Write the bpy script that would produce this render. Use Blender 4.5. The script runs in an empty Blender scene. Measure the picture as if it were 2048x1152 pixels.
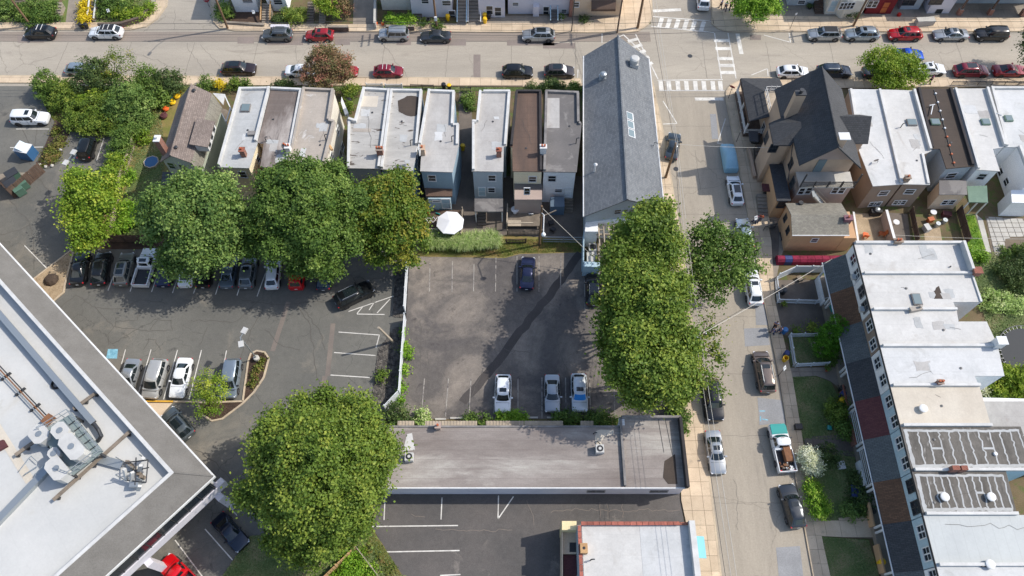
import bpy, math, random
import numpy as np
from mathutils import Vector, Matrix
random.seed(11); rng = np.random.default_rng(11)
R = math.radians
SC = bpy.context.scene; COL = SC.collection
# ---------------------------------------------------------------- camera, sky, sun, exposure
H, F = 80.0, 1490.0                      # drone height above the street, focal length in photo pixels
TH = R(61.7); SN, CS = math.sin(TH), math.cos(TH)
cam = bpy.data.cameras.new('camera'); cam.sensor_width = 36; cam.lens = 36*F/2048
cam.clip_start = .5; cam.clip_end = 3000
camo = bpy.data.objects.new('camera', cam); COL.objects.link(camo)
camo.location = (0, 0, H); camo.rotation_euler = (R(90)-TH, 0, 0); SC.camera = camo
SUN_AZ, SUN_EL = R(13), R(45.5)
w = bpy.data.worlds.new('World'); SC.world = w; w.use_nodes = True
nt = w.node_tree; sky = nt.nodes.new('ShaderNodeTexSky'); sky.sky_type = 'NISHITA'; sky.sun_disc = False
sky.sun_elevation = SUN_EL; sky.sun_rotation = math.pi/2-SUN_AZ; sky.air_density = 1.0; sky.dust_density = 1.5
bg = nt.nodes['Background']; nt.links.new(sky.outputs[0], bg.inputs[0]); bg.inputs[1].default_value = .15
sun = bpy.data.lights.new('sun', 'SUN'); sun.energy = 3.0; sun.angle = R(.55); sun.color = (1, .945, .87)
so = bpy.data.objects.new('sun', sun); COL.objects.link(so)
sd = Vector((math.cos(SUN_EL)*math.cos(SUN_AZ), math.cos(SUN_EL)*math.sin(SUN_AZ), math.sin(SUN_EL)))
so.rotation_euler = sd.to_track_quat('Z', 'Y').to_euler(); so.location = (60, 20, 90)
SC.view_settings.view_transform = 'Standard'; SC.view_settings.look = 'None'
SC.view_settings.exposure = .48; SC.view_settings.gamma = 1.0
# ---------------------------------------------------------------- survey: turn a spot of the photo into a place on a level z
def P(x, y, z=0.):
 t = (y-576)/F; u = (x-1024)/F; d = (H-z)/(SN+t*CS)
 return (u*d, (CS-t*SN)*d)
def P3(x, y, z=0.): a = P(x, y, z); return (a[0], a[1], z)
def on_wall(x, y, A, B):
 t = (y-576)/F; u = (x-1024)/F; D = Vector((u, CS-t*SN, -SN-t*CS)); O = Vector((0, 0, H))
 n = Vector((B[1]-A[1], A[0]-B[0], 0)); k = (Vector((A[0], A[1], 0))-O).dot(n)/D.dot(n)
 return O+D*k
ORG = {}
# ---------------------------------------------------------------- mesh building
class MB:
 def __init__(s): s.v = []; s.f = []; s.m = []
 def add(s, vs, fs, mi=0):
  b = len(s.v); s.v += [tuple(p) for p in vs]
  s.f += [tuple(b+i for i in f) for f in fs]; s.m += [mi]*len(fs); return s
 def box(s, x0, x1, y0, y1, z0, z1, mi=0):
  return s.add([(x0,y0,z0),(x1,y0,z0),(x1,y1,z0),(x0,y1,z0),(x0,y0,z1),(x1,y0,z1),(x1,y1,z1),(x0,y1,z1)],
   [(3,2,1,0),(4,5,6,7),(0,1,5,4),(1,2,6,5),(2,3,7,6),(3,0,4,7)], mi)
 def obox(s, c, size, rz=0, mi=0, tilt=None):
  hx, hy, hz = size[0]/2, size[1]/2, size[2]/2
  M = Matrix.Rotation(rz, 3, 'Z')
  if tilt: M = M @ Matrix.Rotation(tilt[1], 3, tilt[0])
  vs = [M @ Vector((a*hx, b*hy, d*hz))+Vector(c) for d in (-1,1) for a, b in ((-1,-1),(1,-1),(1,1),(-1,1))]
  return s.add(vs, [(3,2,1,0),(4,5,6,7),(0,1,5,4),(1,2,6,5),(2,3,7,6),(3,0,4,7)], mi)
 def beam(s, a, b, wd, ht, mi=0):      # box between two points; a,b are on its axis
  a = Vector(a); b = Vector(b); d = (b-a); L = d.length
  if L < 1e-5: return s
  q = d.to_track_quat('X', 'Z').to_matrix()
  vs = [a+q @ Vector((x*L, y*wd/2, z*ht/2)) for z in (-1,1) for x, y in ((0,-1),(1,-1),(1,1),(0,1))]
  return s.add(vs, [(3,2,1,0),(4,5,6,7),(0,1,5,4),(1,2,6,5),(2,3,7,6),(3,0,4,7)], mi)
 def prism(s, poly, z0, z1, mi=0, top=True, bot=False):
  n = len(poly); ar = sum(poly[i][0]*poly[(i+1)%n][1]-poly[(i+1)%n][0]*poly[i][1] for i in range(n))
  if ar < 0: poly = poly[::-1]
  vs = [(p[0],p[1],z0) for p in poly]+[(p[0],p[1],z1) for p in poly]
  fs = [(i,(i+1)%n,n+(i+1)%n,n+i) for i in range(n)]
  if top: fs.append(tuple(range(n, 2*n)))
  if bot: fs.append(tuple(range(n-1, -1, -1)))
  return s.add(vs, fs, mi)
 def flat(s, poly, z, mi=0):
  n = len(poly); ar = sum(poly[i][0]*poly[(i+1)%n][1]-poly[(i+1)%n][0]*poly[i][1] for i in range(n))
  if ar < 0: poly = poly[::-1]
  return s.add([(p[0],p[1],z) for p in poly], [tuple(range(n))], mi)
 def tube(s, pts, r, n=6, mi=0, cap=True):
  pts = [Vector(p) for p in pts]; rs = r if isinstance(r, (list, tuple)) else [r]*len(pts)
  b = len(s.v); ref = None
  for i, p in enumerate(pts):
   d = (pts[min(i+1, len(pts)-1)]-pts[max(i-1, 0)]).normalized()
   if ref is None: ref = Vector((0,0,1)) if abs(d.z) < .9 else Vector((1,0,0))
   u = d.cross(ref).normalized(); v = d.cross(u)
   for k in range(n):
    a = 2*math.pi*k/n; s.v.append(tuple(p+(u*math.cos(a)+v*math.sin(a))*rs[i]))
  for i in range(len(pts)-1):
   for k in range(n):
    s.f.append((b+i*n+k, b+i*n+(k+1)%n, b+(i+1)*n+(k+1)%n, b+(i+1)*n+k)); s.m.append(mi)
  if cap:
   s.f.append(tuple(b+k for k in range(n-1,-1,-1))); s.f.append(tuple(b+(len(pts)-1)*n+k for k in range(n))); s.m += [mi]*2
  return s
 def lathe(s, prof, c=(0,0,0), n=12, mi=0):
  b = len(s.v)
  for r, z in prof:
   for k in range(n):
    a = 2*math.pi*k/n; s.v.append((c[0]+r*math.cos(a), c[1]+r*math.sin(a), c[2]+z))
  for i in range(len(prof)-1):
   for k in range(n):
    s.f.append((b+i*n+k, b+i*n+(k+1)%n, b+(i+1)*n+(k+1)%n, b+(i+1)*n+k)); s.m.append(mi)
  s.f.append(tuple(b+(len(prof)-1)*n+k for k in range(n))); s.m.append(mi)
  s.f.append(tuple(b+k for k in range(n-1,-1,-1))); s.m.append(mi)
  return s
 def mesh(s, name, mats, org=(0,0,0), smooth=None):
  me = bpy.data.meshes.new(name)
  me.from_pydata([(v[0]-org[0], v[1]-org[1], v[2]-org[2]) for v in s.v], [], s.f)
  if not isinstance(mats, (list, tuple)): mats = [mats]
  for m in mats: me.materials.append(m)
  if len(mats) > 1: me.polygons.foreach_set('material_index', s.m)
  if smooth:
   me.polygons.foreach_set('use_smooth', [True]*len(me.polygons)); me.set_sharp_from_angle(angle=R(smooth))
  me.update(); return me
 def build(s, name, mats, parent=None, smooth=None):
  org = ORG.get(parent.name, (0,0,0)) if parent else (0,0,0)
  o = bpy.data.objects.new(name, s.mesh(name, mats, org, smooth)); COL.objects.link(o)
  if parent: o.parent = parent
  ORG[o.name] = org; return o
def props(o, label=None, cat=None, group=None, kind=None):
 if label:
  o['label'] = label
  if len(label.split()) > 16: print('LONG', label)
 if cat: o['category'] = cat
 if group: o['group'] = group
 if kind: o['kind'] = kind
 return o
def thing(name, label, cat, loc=(0,0,0), group=None, rz=0):
 o = bpy.data.objects.new(name, None); COL.objects.link(o); o.empty_display_size = .3
 o.location = loc; o.rotation_euler = (0,0,rz); ORG[o.name] = tuple(loc) if rz == 0 else (0,0,0)
 return props(o, label, cat, group)
def single(name, mb, mats, label, cat, group=None, smooth=None):    # a thing that is one mesh, origin at its base
 xs = [v[0] for v in mb.v]; ys = [v[1] for v in mb.v]; zs = [v[2] for v in mb.v]
 c = ((min(xs)+max(xs))/2, (min(ys)+max(ys))/2, min(zs))
 o = bpy.data.objects.new(name, mb.mesh(name, mats, c, smooth)); COL.objects.link(o); o.location = c
 ORG[o.name] = c; return props(o, label, cat, group)
def put(name, me, parent, loc=(0,0,0), rot=(0,0,0), scale=(1,1,1)):  # a part sharing mesh data; loc in world terms of the parent's survey
 o = bpy.data.objects.new(name, me); COL.objects.link(o); org = ORG.get(parent.name, (0,0,0))
 o.parent = parent; o.location = (loc[0]-org[0], loc[1]-org[1], loc[2]-org[2]); o.rotation_euler = rot; o.scale = scale
 ORG[o.name] = (0,0,0); return o
def struct(name, mb, mats, smooth=None):
 o = mb.build(name, mats, None, smooth); o['kind'] = 'structure'; return o
def copy_thing(o, loc, rz=None, label=None):
 c = o.copy(); COL.objects.link(c); c.location = loc
 if rz is not None: c.rotation_euler = (0,0,rz)
 if label: c['label'] = label
 def kids(a, b):
  for ch in list(a.children):
   k = ch.copy(); COL.objects.link(k); k.parent = b; kids(ch, k)
 kids(o, c); return c
# ---------------------------------------------------------------- materials
def srgb(r, g, b): 
 f = lambda c: c/255/12.92 if c <= 10 else ((c/255+.055)/1.055)**2.4
 return (f(r), f(g), f(b))
def newmat(name):
 m = bpy.data.materials.new(name); m.use_nodes = True; return m, m.node_tree.nodes, m.node_tree.links, m.node_tree.nodes['Principled BSDF']
def plain(name, c, rough=.6, metal=0, coat=0, spec=.5):
 m, N, L, b = newmat(name); b.inputs['Base Color'].default_value = (*c, 1); b.inputs['Roughness'].default_value = rough
 b.inputs['Metallic'].default_value = metal; b.inputs['Coat Weight'].default_value = coat; b.inputs['Specular IOR Level'].default_value = spec
 m.diffuse_color = (*c, 1); return m
def noise(N, L, vec, scale, detail=4, rough=.55, dist=0):
 n = N.new('ShaderNodeTexNoise'); n.inputs['Scale'].default_value = scale; n.inputs['Detail'].default_value = detail
 n.inputs['Roughness'].default_value = rough; n.inputs['Distortion'].default_value = dist; L.new(vec, n.inputs['Vector']); return n.outputs['Fac']
def ramp(N, L, v, a, b, c0=0., c1=1.):
 r = N.new('ShaderNodeMapRange'); r.inputs[1].default_value = a; r.inputs[2].default_value = b
 r.inputs[3].default_value = c0; r.inputs[4].default_value = c1; L.new(v, r.inputs[0]); return r.outputs[0]
def mix(N, L, f, a, b, bt='MIX'):
 m = N.new('ShaderNodeMix'); m.data_type = 'RGBA'; m.blend_type = bt
 for i, x in ((0, f), (6, a), (7, b)):
  if isinstance(x, (int, float)): m.inputs[i].default_value = x
  elif isinstance(x, tuple): m.inputs[i].default_value = (*x[:3], 1)
  else: L.new(x, m.inputs[i])
 return m.outputs[2]
def nm(name, c, c2=None, s1=.25, s2=9., grain=.18, rough=.85, bump=.25, stretch=(1,1,1), big=(.35,.65), c3=None, s3=1.5, t3=(.6,.7),
  cracks=0, crack_s=.14, seams=None, seam_c=None, rand=0, metal=0, mott=0, c4=None, s4=.8, t4=(.62,.72)):
 """weathered surface: two tones by slow noise, fine grain, optional stains (c3), crack net, seam lines"""
 m, N, L, b = newmat(name); m.diffuse_color = (*c, 1)
 g = N.new('ShaderNodeNewGeometry'); mp = N.new('ShaderNodeMapping'); mp.inputs['Scale'].default_value = stretch
 L.new(g.outputs['Position'], mp.inputs['Vector']); pos = g.outputs['Position']; v = mp.outputs[0]
 c2 = c2 or tuple(x*.8 for x in c)
 col = mix(N, L, ramp(N, L, noise(N, L, v, s1, 6, .6), *big), c, c2)
 if c3: col = mix(N, L, ramp(N, L, noise(N, L, v, s3, 8, .65, .6), *t3), col, c3)
 if c4: col = mix(N, L, ramp(N, L, noise(N, L, pos, s4, 7, .7, .3), *t4), col, c4)
 if mott:
  mk = ramp(N, L, noise(N, L, v, 1.7, 9, .72, .8), .35, .68, 1+mott*.6, 1-mott); vm = N.new('ShaderNodeVectorMath'); vm.operation = 'SCALE'; L.new(col, vm.inputs[0]); L.new(mk, vm.inputs[3]); col = vm.outputs[0]
 fine = noise(N, L, pos, s2, 5, .65)
 k = N.new('ShaderNodeMapRange'); k.inputs[1].default_value = .3; k.inputs[2].default_value = .7
 k.inputs[3].default_value = 1-grain; k.inputs[4].default_value = 1+grain; L.new(fine, k.inputs[0])
 vm = N.new('ShaderNodeVectorMath'); vm.operation = 'SCALE'; L.new(col, vm.inputs[0]); L.new(k.outputs[0], vm.inputs[3]); col = vm.outputs[0]
 if cracks:
  d = N.new('ShaderNodeTexNoise'); d.inputs['Scale'].default_value = .6; d.inputs['Detail'].default_value = 5; L.new(pos, d.inputs['Vector'])
  ad = N.new('ShaderNodeVectorMath'); ad.operation = 'MULTIPLY_ADD'; L.new(d.outputs['Color'], ad.inputs[0]); ad.inputs[1].default_value = (2.2,2.2,0); L.new(pos, ad.inputs[2])
  vo = N.new('ShaderNodeTexVoronoi'); vo.feature = 'DISTANCE_TO_EDGE'; vo.inputs['Scale'].default_value = crack_s; L.new(ad.outputs[0], vo.inputs['Vector'])
  cr = ramp(N, L, vo.outputs['Distance'], .0, .007, cracks, 0)
  msk = ramp(N, L, noise(N, L, pos, .09, 2), .42, .58); mu = N.new('ShaderNodeMath'); mu.operation = 'MULTIPLY'; L.new(cr, mu.inputs[0]); L.new(msk, mu.inputs[1])
  col = mix(N, L, mu.outputs[0], col, tuple(x*.45 for x in c))
 if seams:                                   # (direction vector, spacing, width, strength)
  for (dx, dy, sp, wd, st) in seams:
   dt = N.new('ShaderNodeVectorMath'); dt.operation = 'DOT_PRODUCT'; L.new(pos, dt.inputs[0]); dt.inputs[1].default_value = (dx/sp, dy/sp, 0)
   n2 = noise(N, L, pos, .9, 3); ma = N.new('ShaderNodeMath'); ma.operation = 'MULTIPLY_ADD'; L.new(n2, ma.inputs[0]); ma.inputs[1].default_value = .12; L.new(dt.outputs['Value'], ma.inputs[2])
   fr = N.new('ShaderNodeMath'); fr.operation = 'FRACT'; L.new(ma.outputs[0], fr.inputs[0])
   s = ramp(N, L, fr.outputs[0], wd/sp, wd/sp*1.6, st, 0); col = mix(N, L, s, col, seam_c or tuple(x*.6 for x in c))
 if rand:
  oi = N.new('ShaderNodeObjectInfo'); k2 = ramp(N, L, oi.outputs['Random'], 0, 1, 1-rand, 1+rand)
  vm = N.new('ShaderNodeVectorMath'); vm.operation = 'SCALE'; L.new(col, vm.inputs[0]); L.new(k2, vm.inputs[3]); col = vm.outputs[0]
 L.new(col, b.inputs['Base Color']); b.inputs['Roughness'].default_value = rough; b.inputs['Metallic'].default_value = metal
 b.inputs['Specular IOR Level'].default_value = .3
 if bump:
  bp = N.new('ShaderNodeBump'); bp.inputs['Strength'].default_value = bump; bp.inputs['Distance'].default_value = .03
  L.new(fine, bp.inputs['Height']); L.new(bp.outputs[0], b.inputs['Normal'])
 return m
def bricky(name, c, c2, mortar, bw=.3, bh=.15, ms=.012, plane='XY', rough=.85, rot=0, var=.12, s1=.3, cc=None, bump=.4):
 """courses (shingles, siding, brick) small enough to be relief on a surface; plane picks the two axes"""
 m, N, L, b = newmat(name); m.diffuse_color = (*c, 1)
 g = N.new('ShaderNodeNewGeometry'); sp = N.new('ShaderNodeSeparateXYZ'); cb = N.new('ShaderNodeCombineXYZ')
 mr = N.new('ShaderNodeVectorRotate'); mr.rotation_type = 'Z_AXIS'; mr.inputs['Angle'].default_value = rot; L.new(g.outputs['Position'], mr.inputs['Vector']); L.new(mr.outputs[0], sp.inputs[0])
 if plane == 'WALL':
  ad = N.new('ShaderNodeMath'); L.new(sp.outputs[0], ad.inputs[0]); L.new(sp.outputs[1], ad.inputs[1]); L.new(ad.outputs[0], cb.inputs[0]); L.new(sp.outputs[2], cb.inputs[1])
 else:
  L.new(sp.outputs[0 if plane == 'XY' else 1], cb.inputs[0]); L.new(sp.outputs[1 if plane == 'XY' else 0], cb.inputs[1])
 t = N.new('ShaderNodeTexBrick'); L.new(cb.outputs[0], t.inputs['Vector']); t.inputs['Scale'].default_value = 1
 t.inputs['Color1'].default_value = (*c,1); t.inputs['Color2'].default_value = (*c2,1); t.inputs['Mortar'].default_value = (*mortar,1)
 t.inputs['Brick Width'].default_value = bw; t.inputs['Row Height'].default_value = bh; t.inputs['Mortar Size'].default_value = ms; t.inputs['Mortar Smooth'].default_value = .2
 n = ramp(N, L, noise(N, L, g.outputs['Position'], s1, 6, .62), .3, .7, 1-var, 1+var)
 n2 = ramp(N, L, noise(N, L, g.outputs['Position'], 7, 3, .62), .3, .7, .9, 1.1)
 mu = N.new('ShaderNodeMath'); mu.operation = 'MULTIPLY'; L.new(n, mu.inputs[0]); L.new(n2, mu.inputs[1])
 vm = N.new('ShaderNodeVectorMath'); vm.operation = 'SCALE'; L.new(t.outputs[0], vm.inputs[0]); L.new(mu.outputs[0], vm.inputs[3]); col = vm.outputs[0]
 if cc: col = mix(N, L, ramp(N, L, noise(N, L, g.outputs['Position'], .5, 6, .6, .5), .55, .62), col, cc)
 L.new(col, b.inputs['Base Color']); b.inputs['Roughness'].default_value = rough; b.inputs['Specular IOR Level'].default_value = .3
 bp = N.new('ShaderNodeBump'); bp.inputs['Strength'].default_value = bump; bp.inputs['Distance'].default_value = .02; bp.invert = True
 L.new(t.outputs['Fac'], bp.inputs['Height']); L.new(bp.outputs[0], b.inputs['Normal']); return m
M = {}
def defmats():
 A = srgb
 M['main'] = nm('street_concrete', A(172,163,148), A(155,147,134), .12, 6, .10, mott=.07, stretch=(.25,1.3,1), c3=A(140,132,120), s3=.35, t3=(.58,.72), cracks=.6, crack_s=.11)
 M['side'] = nm('side_street_concrete', A(168,158,142), A(151,142,128), .12, 6, .10, mott=.08, stretch=(1.3,.22,1), c3=A(132,125,114), s3=.3, t3=(.6,.75), cracks=.55, crack_s=.09)
 M['gutter'] = nm('gutter_strip', A(146,134,122), A(132,123,113), .3, 7, .12, stretch=(.2,2.5,1), cracks=.5, crack_s=.3)
 M['patch'] = nm('road_patch', A(140,128,120), A(128,118,110), .5, 9, .14)
 M['patch_grey'] = nm('road_patch_grey', A(150,150,150), A(138,138,138), .5, 9, .14)
 M['lot'] = nm('lot_asphalt', A(88,84,82), A(106,100,94), .12, 11, .2, c3=A(154,143,130), s3=.13, t3=(.45,.72), cracks=.35, crack_s=.16, mott=.2, c4=A(66,62,62), s4=.5, t4=(.6,.72))
 M['lot2'] = nm('left_lot_asphalt', A(96,95,90), A(112,110,103), .1, 11, .18, c3=A(140,132,118), s3=.14, t3=(.54,.78), cracks=.6, crack_s=.13, mott=.1, c4=A(76,75,72), s4=.4, t4=(.6,.72))
 M['lot3'] = nm('rear_lot_asphalt', A(100,95,91), A(84,82,80), .14, 11, .2, mott=.13, c3=A(138,130,122), s3=.3, t3=(.6,.75), cracks=.35, crack_s=.16)
 M['seal'] = plain('crack_sealant', A(88,84,78), .8)
 M['seal2'] = nm('trench_patch', A(82,77,74), None, .3, 12, .2)
 M['strip'] = nm('trench_fill', A(128,118,108), A(112,104,98), .3, 12, .15)
 M['paint'] = nm('worn_white_paint', A(222,219,210), A(190,186,178), .8, 14, .14, c3=A(150,145,138), s3=3, t3=(.6,.68))
 M['paint_old'] = nm('faded_line_paint', A(168,162,152), A(138,132,126), 1.2, 12, .2, c3=A(98,92,90), s3=1.4, t3=(.52,.6))
 M['yellow'] = nm('yellow_kerb_paint', A(226,178,60), A(200,150,60), .8, 12, .15)
 M['blue'] = nm('blue_bay_paint', A(140,190,205), A(100,150,170), 2.2, 12, .2)
 M['slab'] = nm('paving_slab', A(205,185,158), A(188,168,142), .5, 12, .12, rand=.09, c3=A(165,150,130), s3=1.1, t3=(.6,.72))
 M['slab_joint'] = nm('slab_bedding', A(120,108,92), None, .8, 12, .1)
 M['kerb'] = nm('kerb_stone', A(196,178,150), A(170,155,135), .5, 10, .12)
 M['conc'] = nm('yard_concrete', A(150,140,126), A(128,119,108), .4, 9, .14, cracks=.4, crack_s=.3)
 M['conc_dk'] = nm('old_concrete', A(118,108,98), A(98,90,82), .4, 9, .16, cracks=.4, crack_s=.3)
 M['conc_lt'] = nm('pale_concrete', A(190,186,176), A(170,166,158), .5, 10, .1)
 M['dirt'] = nm('garden_soil', A(112,96,72), A(92,82,56), .35, 10, .25, c3=A(86,98,50), s3=.9, t3=(.5,.62), bump=.6)
 M['mulch'] = nm('mulch', A(86,68,56), A(66,54,46), .9, 14, .35, bump=.8)
 M['gravel'] = nm('grey_gravel', A(128,122,114), A(70,68,66), 2.5, 14, .4, bump=1)
 M['tangravel'] = nm('tan_gravel', A(176,156,128), A(150,132,106), .8, 12, .3, bump=.8)
 M['grass'] = nm('lawn', A(104,118,62), A(90,106,54), .5, 14, .35, c3=A(128,112,70), s3=.7, t3=(.56,.68), bump=.9)
 M['grass_dk'] = nm('green_lawn', A(108,124,70), A(98,112,66), .5, 14, .35, c3=A(104,96,60), s3=.5, t3=(.56,.7), bump=.9)
 M['drygrass'] = nm('dry_grass', A(142,120,76), A(110,112,56), .6, 14, .3, bump=.8)
 M['white_roof'] = nm('white_roof_coat', A(198,196,191), A(184,182,177), .25, 7, .05, mott=.08, c3=A(168,162,154), s3=.45, t3=(.56,.8), rough=.7, seams=[(0,1,1.9,.05,.16)])
 M['white_roof2'] = nm('bluish_white_roof_coat', A(198,198,196), A(184,185,183), .3, 7, .05, mott=.08, c3=A(166,165,161), s3=.5, t3=(.57,.8), rough=.7, seams=[(0,1,1.6,.05,.16)])
 M['row_roof'] = nm('dull_white_roof', A(180,181,179), A(166,167,165), .3, 7, .06, mott=.1, c3=A(150,146,140), s3=.6, t3=(.58,.8), seams=[(0,1,1.2,.05,.2)])
 M['grey_roof'] = nm('silver_roof_coat', A(178,175,170), A(162,158,153), .3, 7, .07, mott=.1, c3=A(150,142,136), s3=.9, t3=(.6,.75), stretch=(1,.6,1), seams=[(0,1,1.0,.05,.2)])
 M['tan_roof'] = nm('sandy_roof_coat', A(174,164,152), A(156,148,138), .3, 7, .08, mott=.09, c3=A(204,201,196), s3=.6, t3=(.6,.7), seams=[(0,1,.95,.05,.22)])
 M['stain_roof'] = nm('stained_roof', A(172,164,157), A(108,98,92), .16, 7, .1, mott=.12, c3=A(84,76,72), s3=.4, t3=(.56,.72), stretch=(1.4,.35,1), big=(.42,.55), seams=[(0,1,1.,.05,.3)])
 M['peel_roof'] = nm('peeling_roof_coat', A(178,175,169), A(160,157,151), .3, 8, .08, mott=.12, c3=A(88,80,74), s3=1.1, t3=(.59,.63), stretch=(.45,1.6,1))
 M['brown_roof'] = nm('brown_torch_roof', A(106,86,74), A(88,74,66), .3, 7, .12, stretch=(2,.5,1), seams=[(0,1,1.,.06,.45),(1,0,1.0,.05,.3)])
 M['dkgrey_roof'] = nm('dark_grey_roof', A(112,108,105), A(100,97,95), .3, 7, .08, c3=A(128,124,120), s3=.4, t3=(.55,.62))
 M['dkbrown_roof'] = nm('dark_brown_roof', A(78,68,60), A(68,60,54), .3, 7, .1, seams=[(0,1,.95,.05,.3)])
 M['mauve_roof'] = nm('mauve_grey_roof', A(150,142,135), A(124,115,109), .22, 7, .1, mott=.12, c3=A(176,171,162), s3=.25, t3=(.5,.7), stretch=(.35,1.3,1), seams=[(0,1,1.0,.06,.28)], seam_c=A(112,98,94))
 M['cream_roof'] = nm('cream_roof_coat', A(202,193,177), A(190,180,164), .3, 7, .06, mott=.05, seams=[(1,0,1.,.05,.1)])
 M['tar_roof'] = nm('bare_tar_roof', A(112,107,100), A(90,86,80), .6, 7, .12, mott=.2, c3=A(150,146,140), s3=1.2, t3=(.6,.7), stretch=(1.5,.5,1))
 M['silver_roof'] = nm('new_silver_roof', A(178,182,180), A(168,172,171), .2, 7, .03, mott=.04, rough=.55, seams=[(1,0,.95,.04,.25)])
 M['bigwhite'] = nm('membrane_roof', A(195,194,189), A(185,185,181), .12, 5, .03, mott=.035, c4=A(170,166,154), s4=.3, t4=(.6,.8), c3=A(184,180,170), s3=.15, t3=(.62,.8), rough=.7, seams=[(.743,.669,3.2,.05,.1)])
 M['coping'] = nm('white_parapet', A(204,203,199), A(186,185,181), .8, 9, .05, c3=A(170,166,160), s3=2, t3=(.66,.75), rough=.7)
 M['grey_coping'] = nm('grey_parapet', A(140,136,132), A(110,106,104), .8, 9, .1)
 M['dark_coping'] = nm('dark_parapet', A(62,58,58), A(52,50,50), .8, 9, .1)
 M['shg_grey'] = bricky('grey_shingles', A(126,129,131), A(108,111,114), A(86,89,92), .33, .16, .018, 'YX', var=.1)
 M['shg_greyE'] = bricky('grey_shingles_pale', A(136,140,142), A(124,128,131), A(106,110,113), .33, .16, .012, 'YX', var=.08)
 M['shg_dark'] = bricky('charcoal_shingles', A(76,77,79), A(66,67,69), A(52,53,55), .33, .16, .014, 'XY', var=.1)
 M['shg_slate'] = bricky('slate_grey_shingles', A(104,108,108), A(90,94,95), A(74,77,78), .33, .15, .016, 'XY', var=.12)
 M['shg_brown'] = bricky('brown_grey_shingles', A(134,122,114), A(116,105,98), A(98,88,84), .33, .2, .016, 'YX', rot=0, var=.12)
 M['shg_rust'] = bricky('rust_brown_shingles', A(116,88,68), A(98,74,58), A(82,62,50), .33, .15, .012, 'XY', var=.14)
 M['shg_maroon'] = bricky('maroon_shingles', A(102,62,62), A(90,54,56), A(76,48,50), .33, .15, .012, 'XY', var=.12)
 M['shg_mans'] = nm('mansard_shingles', A(118,115,110), A(108,105,100), .6, 9, .16, bump=.5)
 M['shg_old'] = bricky('old_grey_shingles', A(140,136,124), A(122,118,108), A(108,104,96), .33, .16, .01, 'XY', var=.16)
 def siding(name, c, k=.16, d=.82):
  c = tuple(min(.84, x*1.35) for x in c); M[name] = bricky(name, c, tuple(x*.96 for x in c), tuple(x*d for x in c), 40, k, .012, 'WALL', var=.06, bump=.3)
 siding('w_white', A(206,208,206)); siding('w_blue', A(122,142,154)); siding('w_ltblue', A(150,170,178)); siding('w_sage', A(160,166,152))
 siding('w_grey', A(150,158,162)); siding('w_cream', A(205,194,166)); siding('w_tan', A(186,166,142)); siding('w_beige', A(196,190,176)); siding('w_yellow', A(196,180,140))
 M['stucco_tan'] = nm('tan_stucco', A(190,166,142), A(178,154,132), .5, 9, .06); M['stucco_or'] = nm('orange_tan_stucco', A(198,160,122), A(184,150,116), .5, 9, .06)
 M['stucco_pk'] = nm('pinkish_stucco', A(176,158,146), A(166,148,138), .5, 9, .06); M['stucco_gr'] = nm('taupe_stucco', A(150,134,118), A(140,124,110), .5, 9, .06)
 M['wall_white'] = nm('white_painted_block', A(212,208,212), A(198,196,202), .4, 9, .04, c3=A(182,178,184), s3=1, t3=(.62,.75)); M['wall_red'] = nm('dark_red_wall', A(128,40,44), None, .5, 9, .08)
 M['brick'] = bricky('red_brick', A(150,92,74), A(128,76,62), A(150,138,126), .24, .08, .012, 'WALL'); M['brick_cap'] = nm('brick_course', A(168,100,84), A(140,86,74), 2, 9, .1, rand=.22)
 M['stone'] = nm('garden_wall_stone', A(112,96,84), A(88,76,68), 1.5, 8, .25, bump=.8)
 M['wood'] = nm('weathered_wood', A(136,124,110), A(112,102,90), 1.2, 12, .2, rand=.12); M['wood_new'] = nm('tan_timber', A(196,160,116), A(176,138,96), 1.2, 12, .15, rand=.1)
 M['wood_pole'] = nm('pole_wood', A(132,104,78), A(104,84,66), .8, 10, .2, stretch=(4,4,.4)); M['wood_dk'] = nm('dark_brown_wood', A(104,86,74), A(88,72,62), 1.2, 12, .2, rand=.12)
 M['pale_wood'] = nm('bleached_fence_wood', A(182,168,148), A(160,148,130), 1.2, 12, .15, rand=.12); M['bark'] = nm('bark', A(88,74,62), A(66,56,48), 2, 12, .3, bump=1)
 M['trim'] = nm('white_trim', A(220,220,218), A(206,206,204), 1, 9, .04, rough=.6); M['vinyl'] = plain('white_vinyl', A(216,220,222), .45)
 M['fascia'] = plain('bluish_white_fascia', A(188,202,212), .5); M['glass'] = plain('window_glass', (.02,.026,.032), .12, spec=.6); M['glass_sky'] = plain('skylight_glass', (.16,.21,.22), .1, spec=.7)
 M['black'] = plain('black_plastic', (.02,.02,.022), .45); M['dkmetal'] = plain('dark_metal', (.05,.052,.056), .5, .3); M['metal'] = plain('galvanised_metal', (.38,.41,.42), .42, .6)
 M['hvac'] = nm('unit_casing', A(194,193,188), A(182,181,177), 1, 9, .03, rough=.5); M['grate'] = plain('steel_grate', A(130,142,140), .55, .2); M['rust'] = nm('rusty_steel', A(138,96,66), A(112,80,60), 2, 12, .2)
 M['binyellow'] = plain('yellow_plastic', A(232,186,30), .45); M['binblue'] = plain('blue_plastic', A(40,110,170), .4); M['red_plastic'] = plain('red_plastic', A(190,40,30), .45)
 M['orange'] = plain('orange_plastic', A(222,100,40), .5); M['teal'] = plain('teal_enamel', A(28,150,142), .3, coat=.5); M['green_bin'] = plain('green_dumpster_steel', A(82,112,96), .55)
 M['umbrella'] = plain('white_canvas', (.78,.78,.78), .8); M['pink'] = nm('magenta_tarp', A(146,44,72), A(112,34,54), 1.2, 9, .2, bump=.8); M['navy'] = plain('navy_tarp', A(44,58,110), .6)
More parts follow.
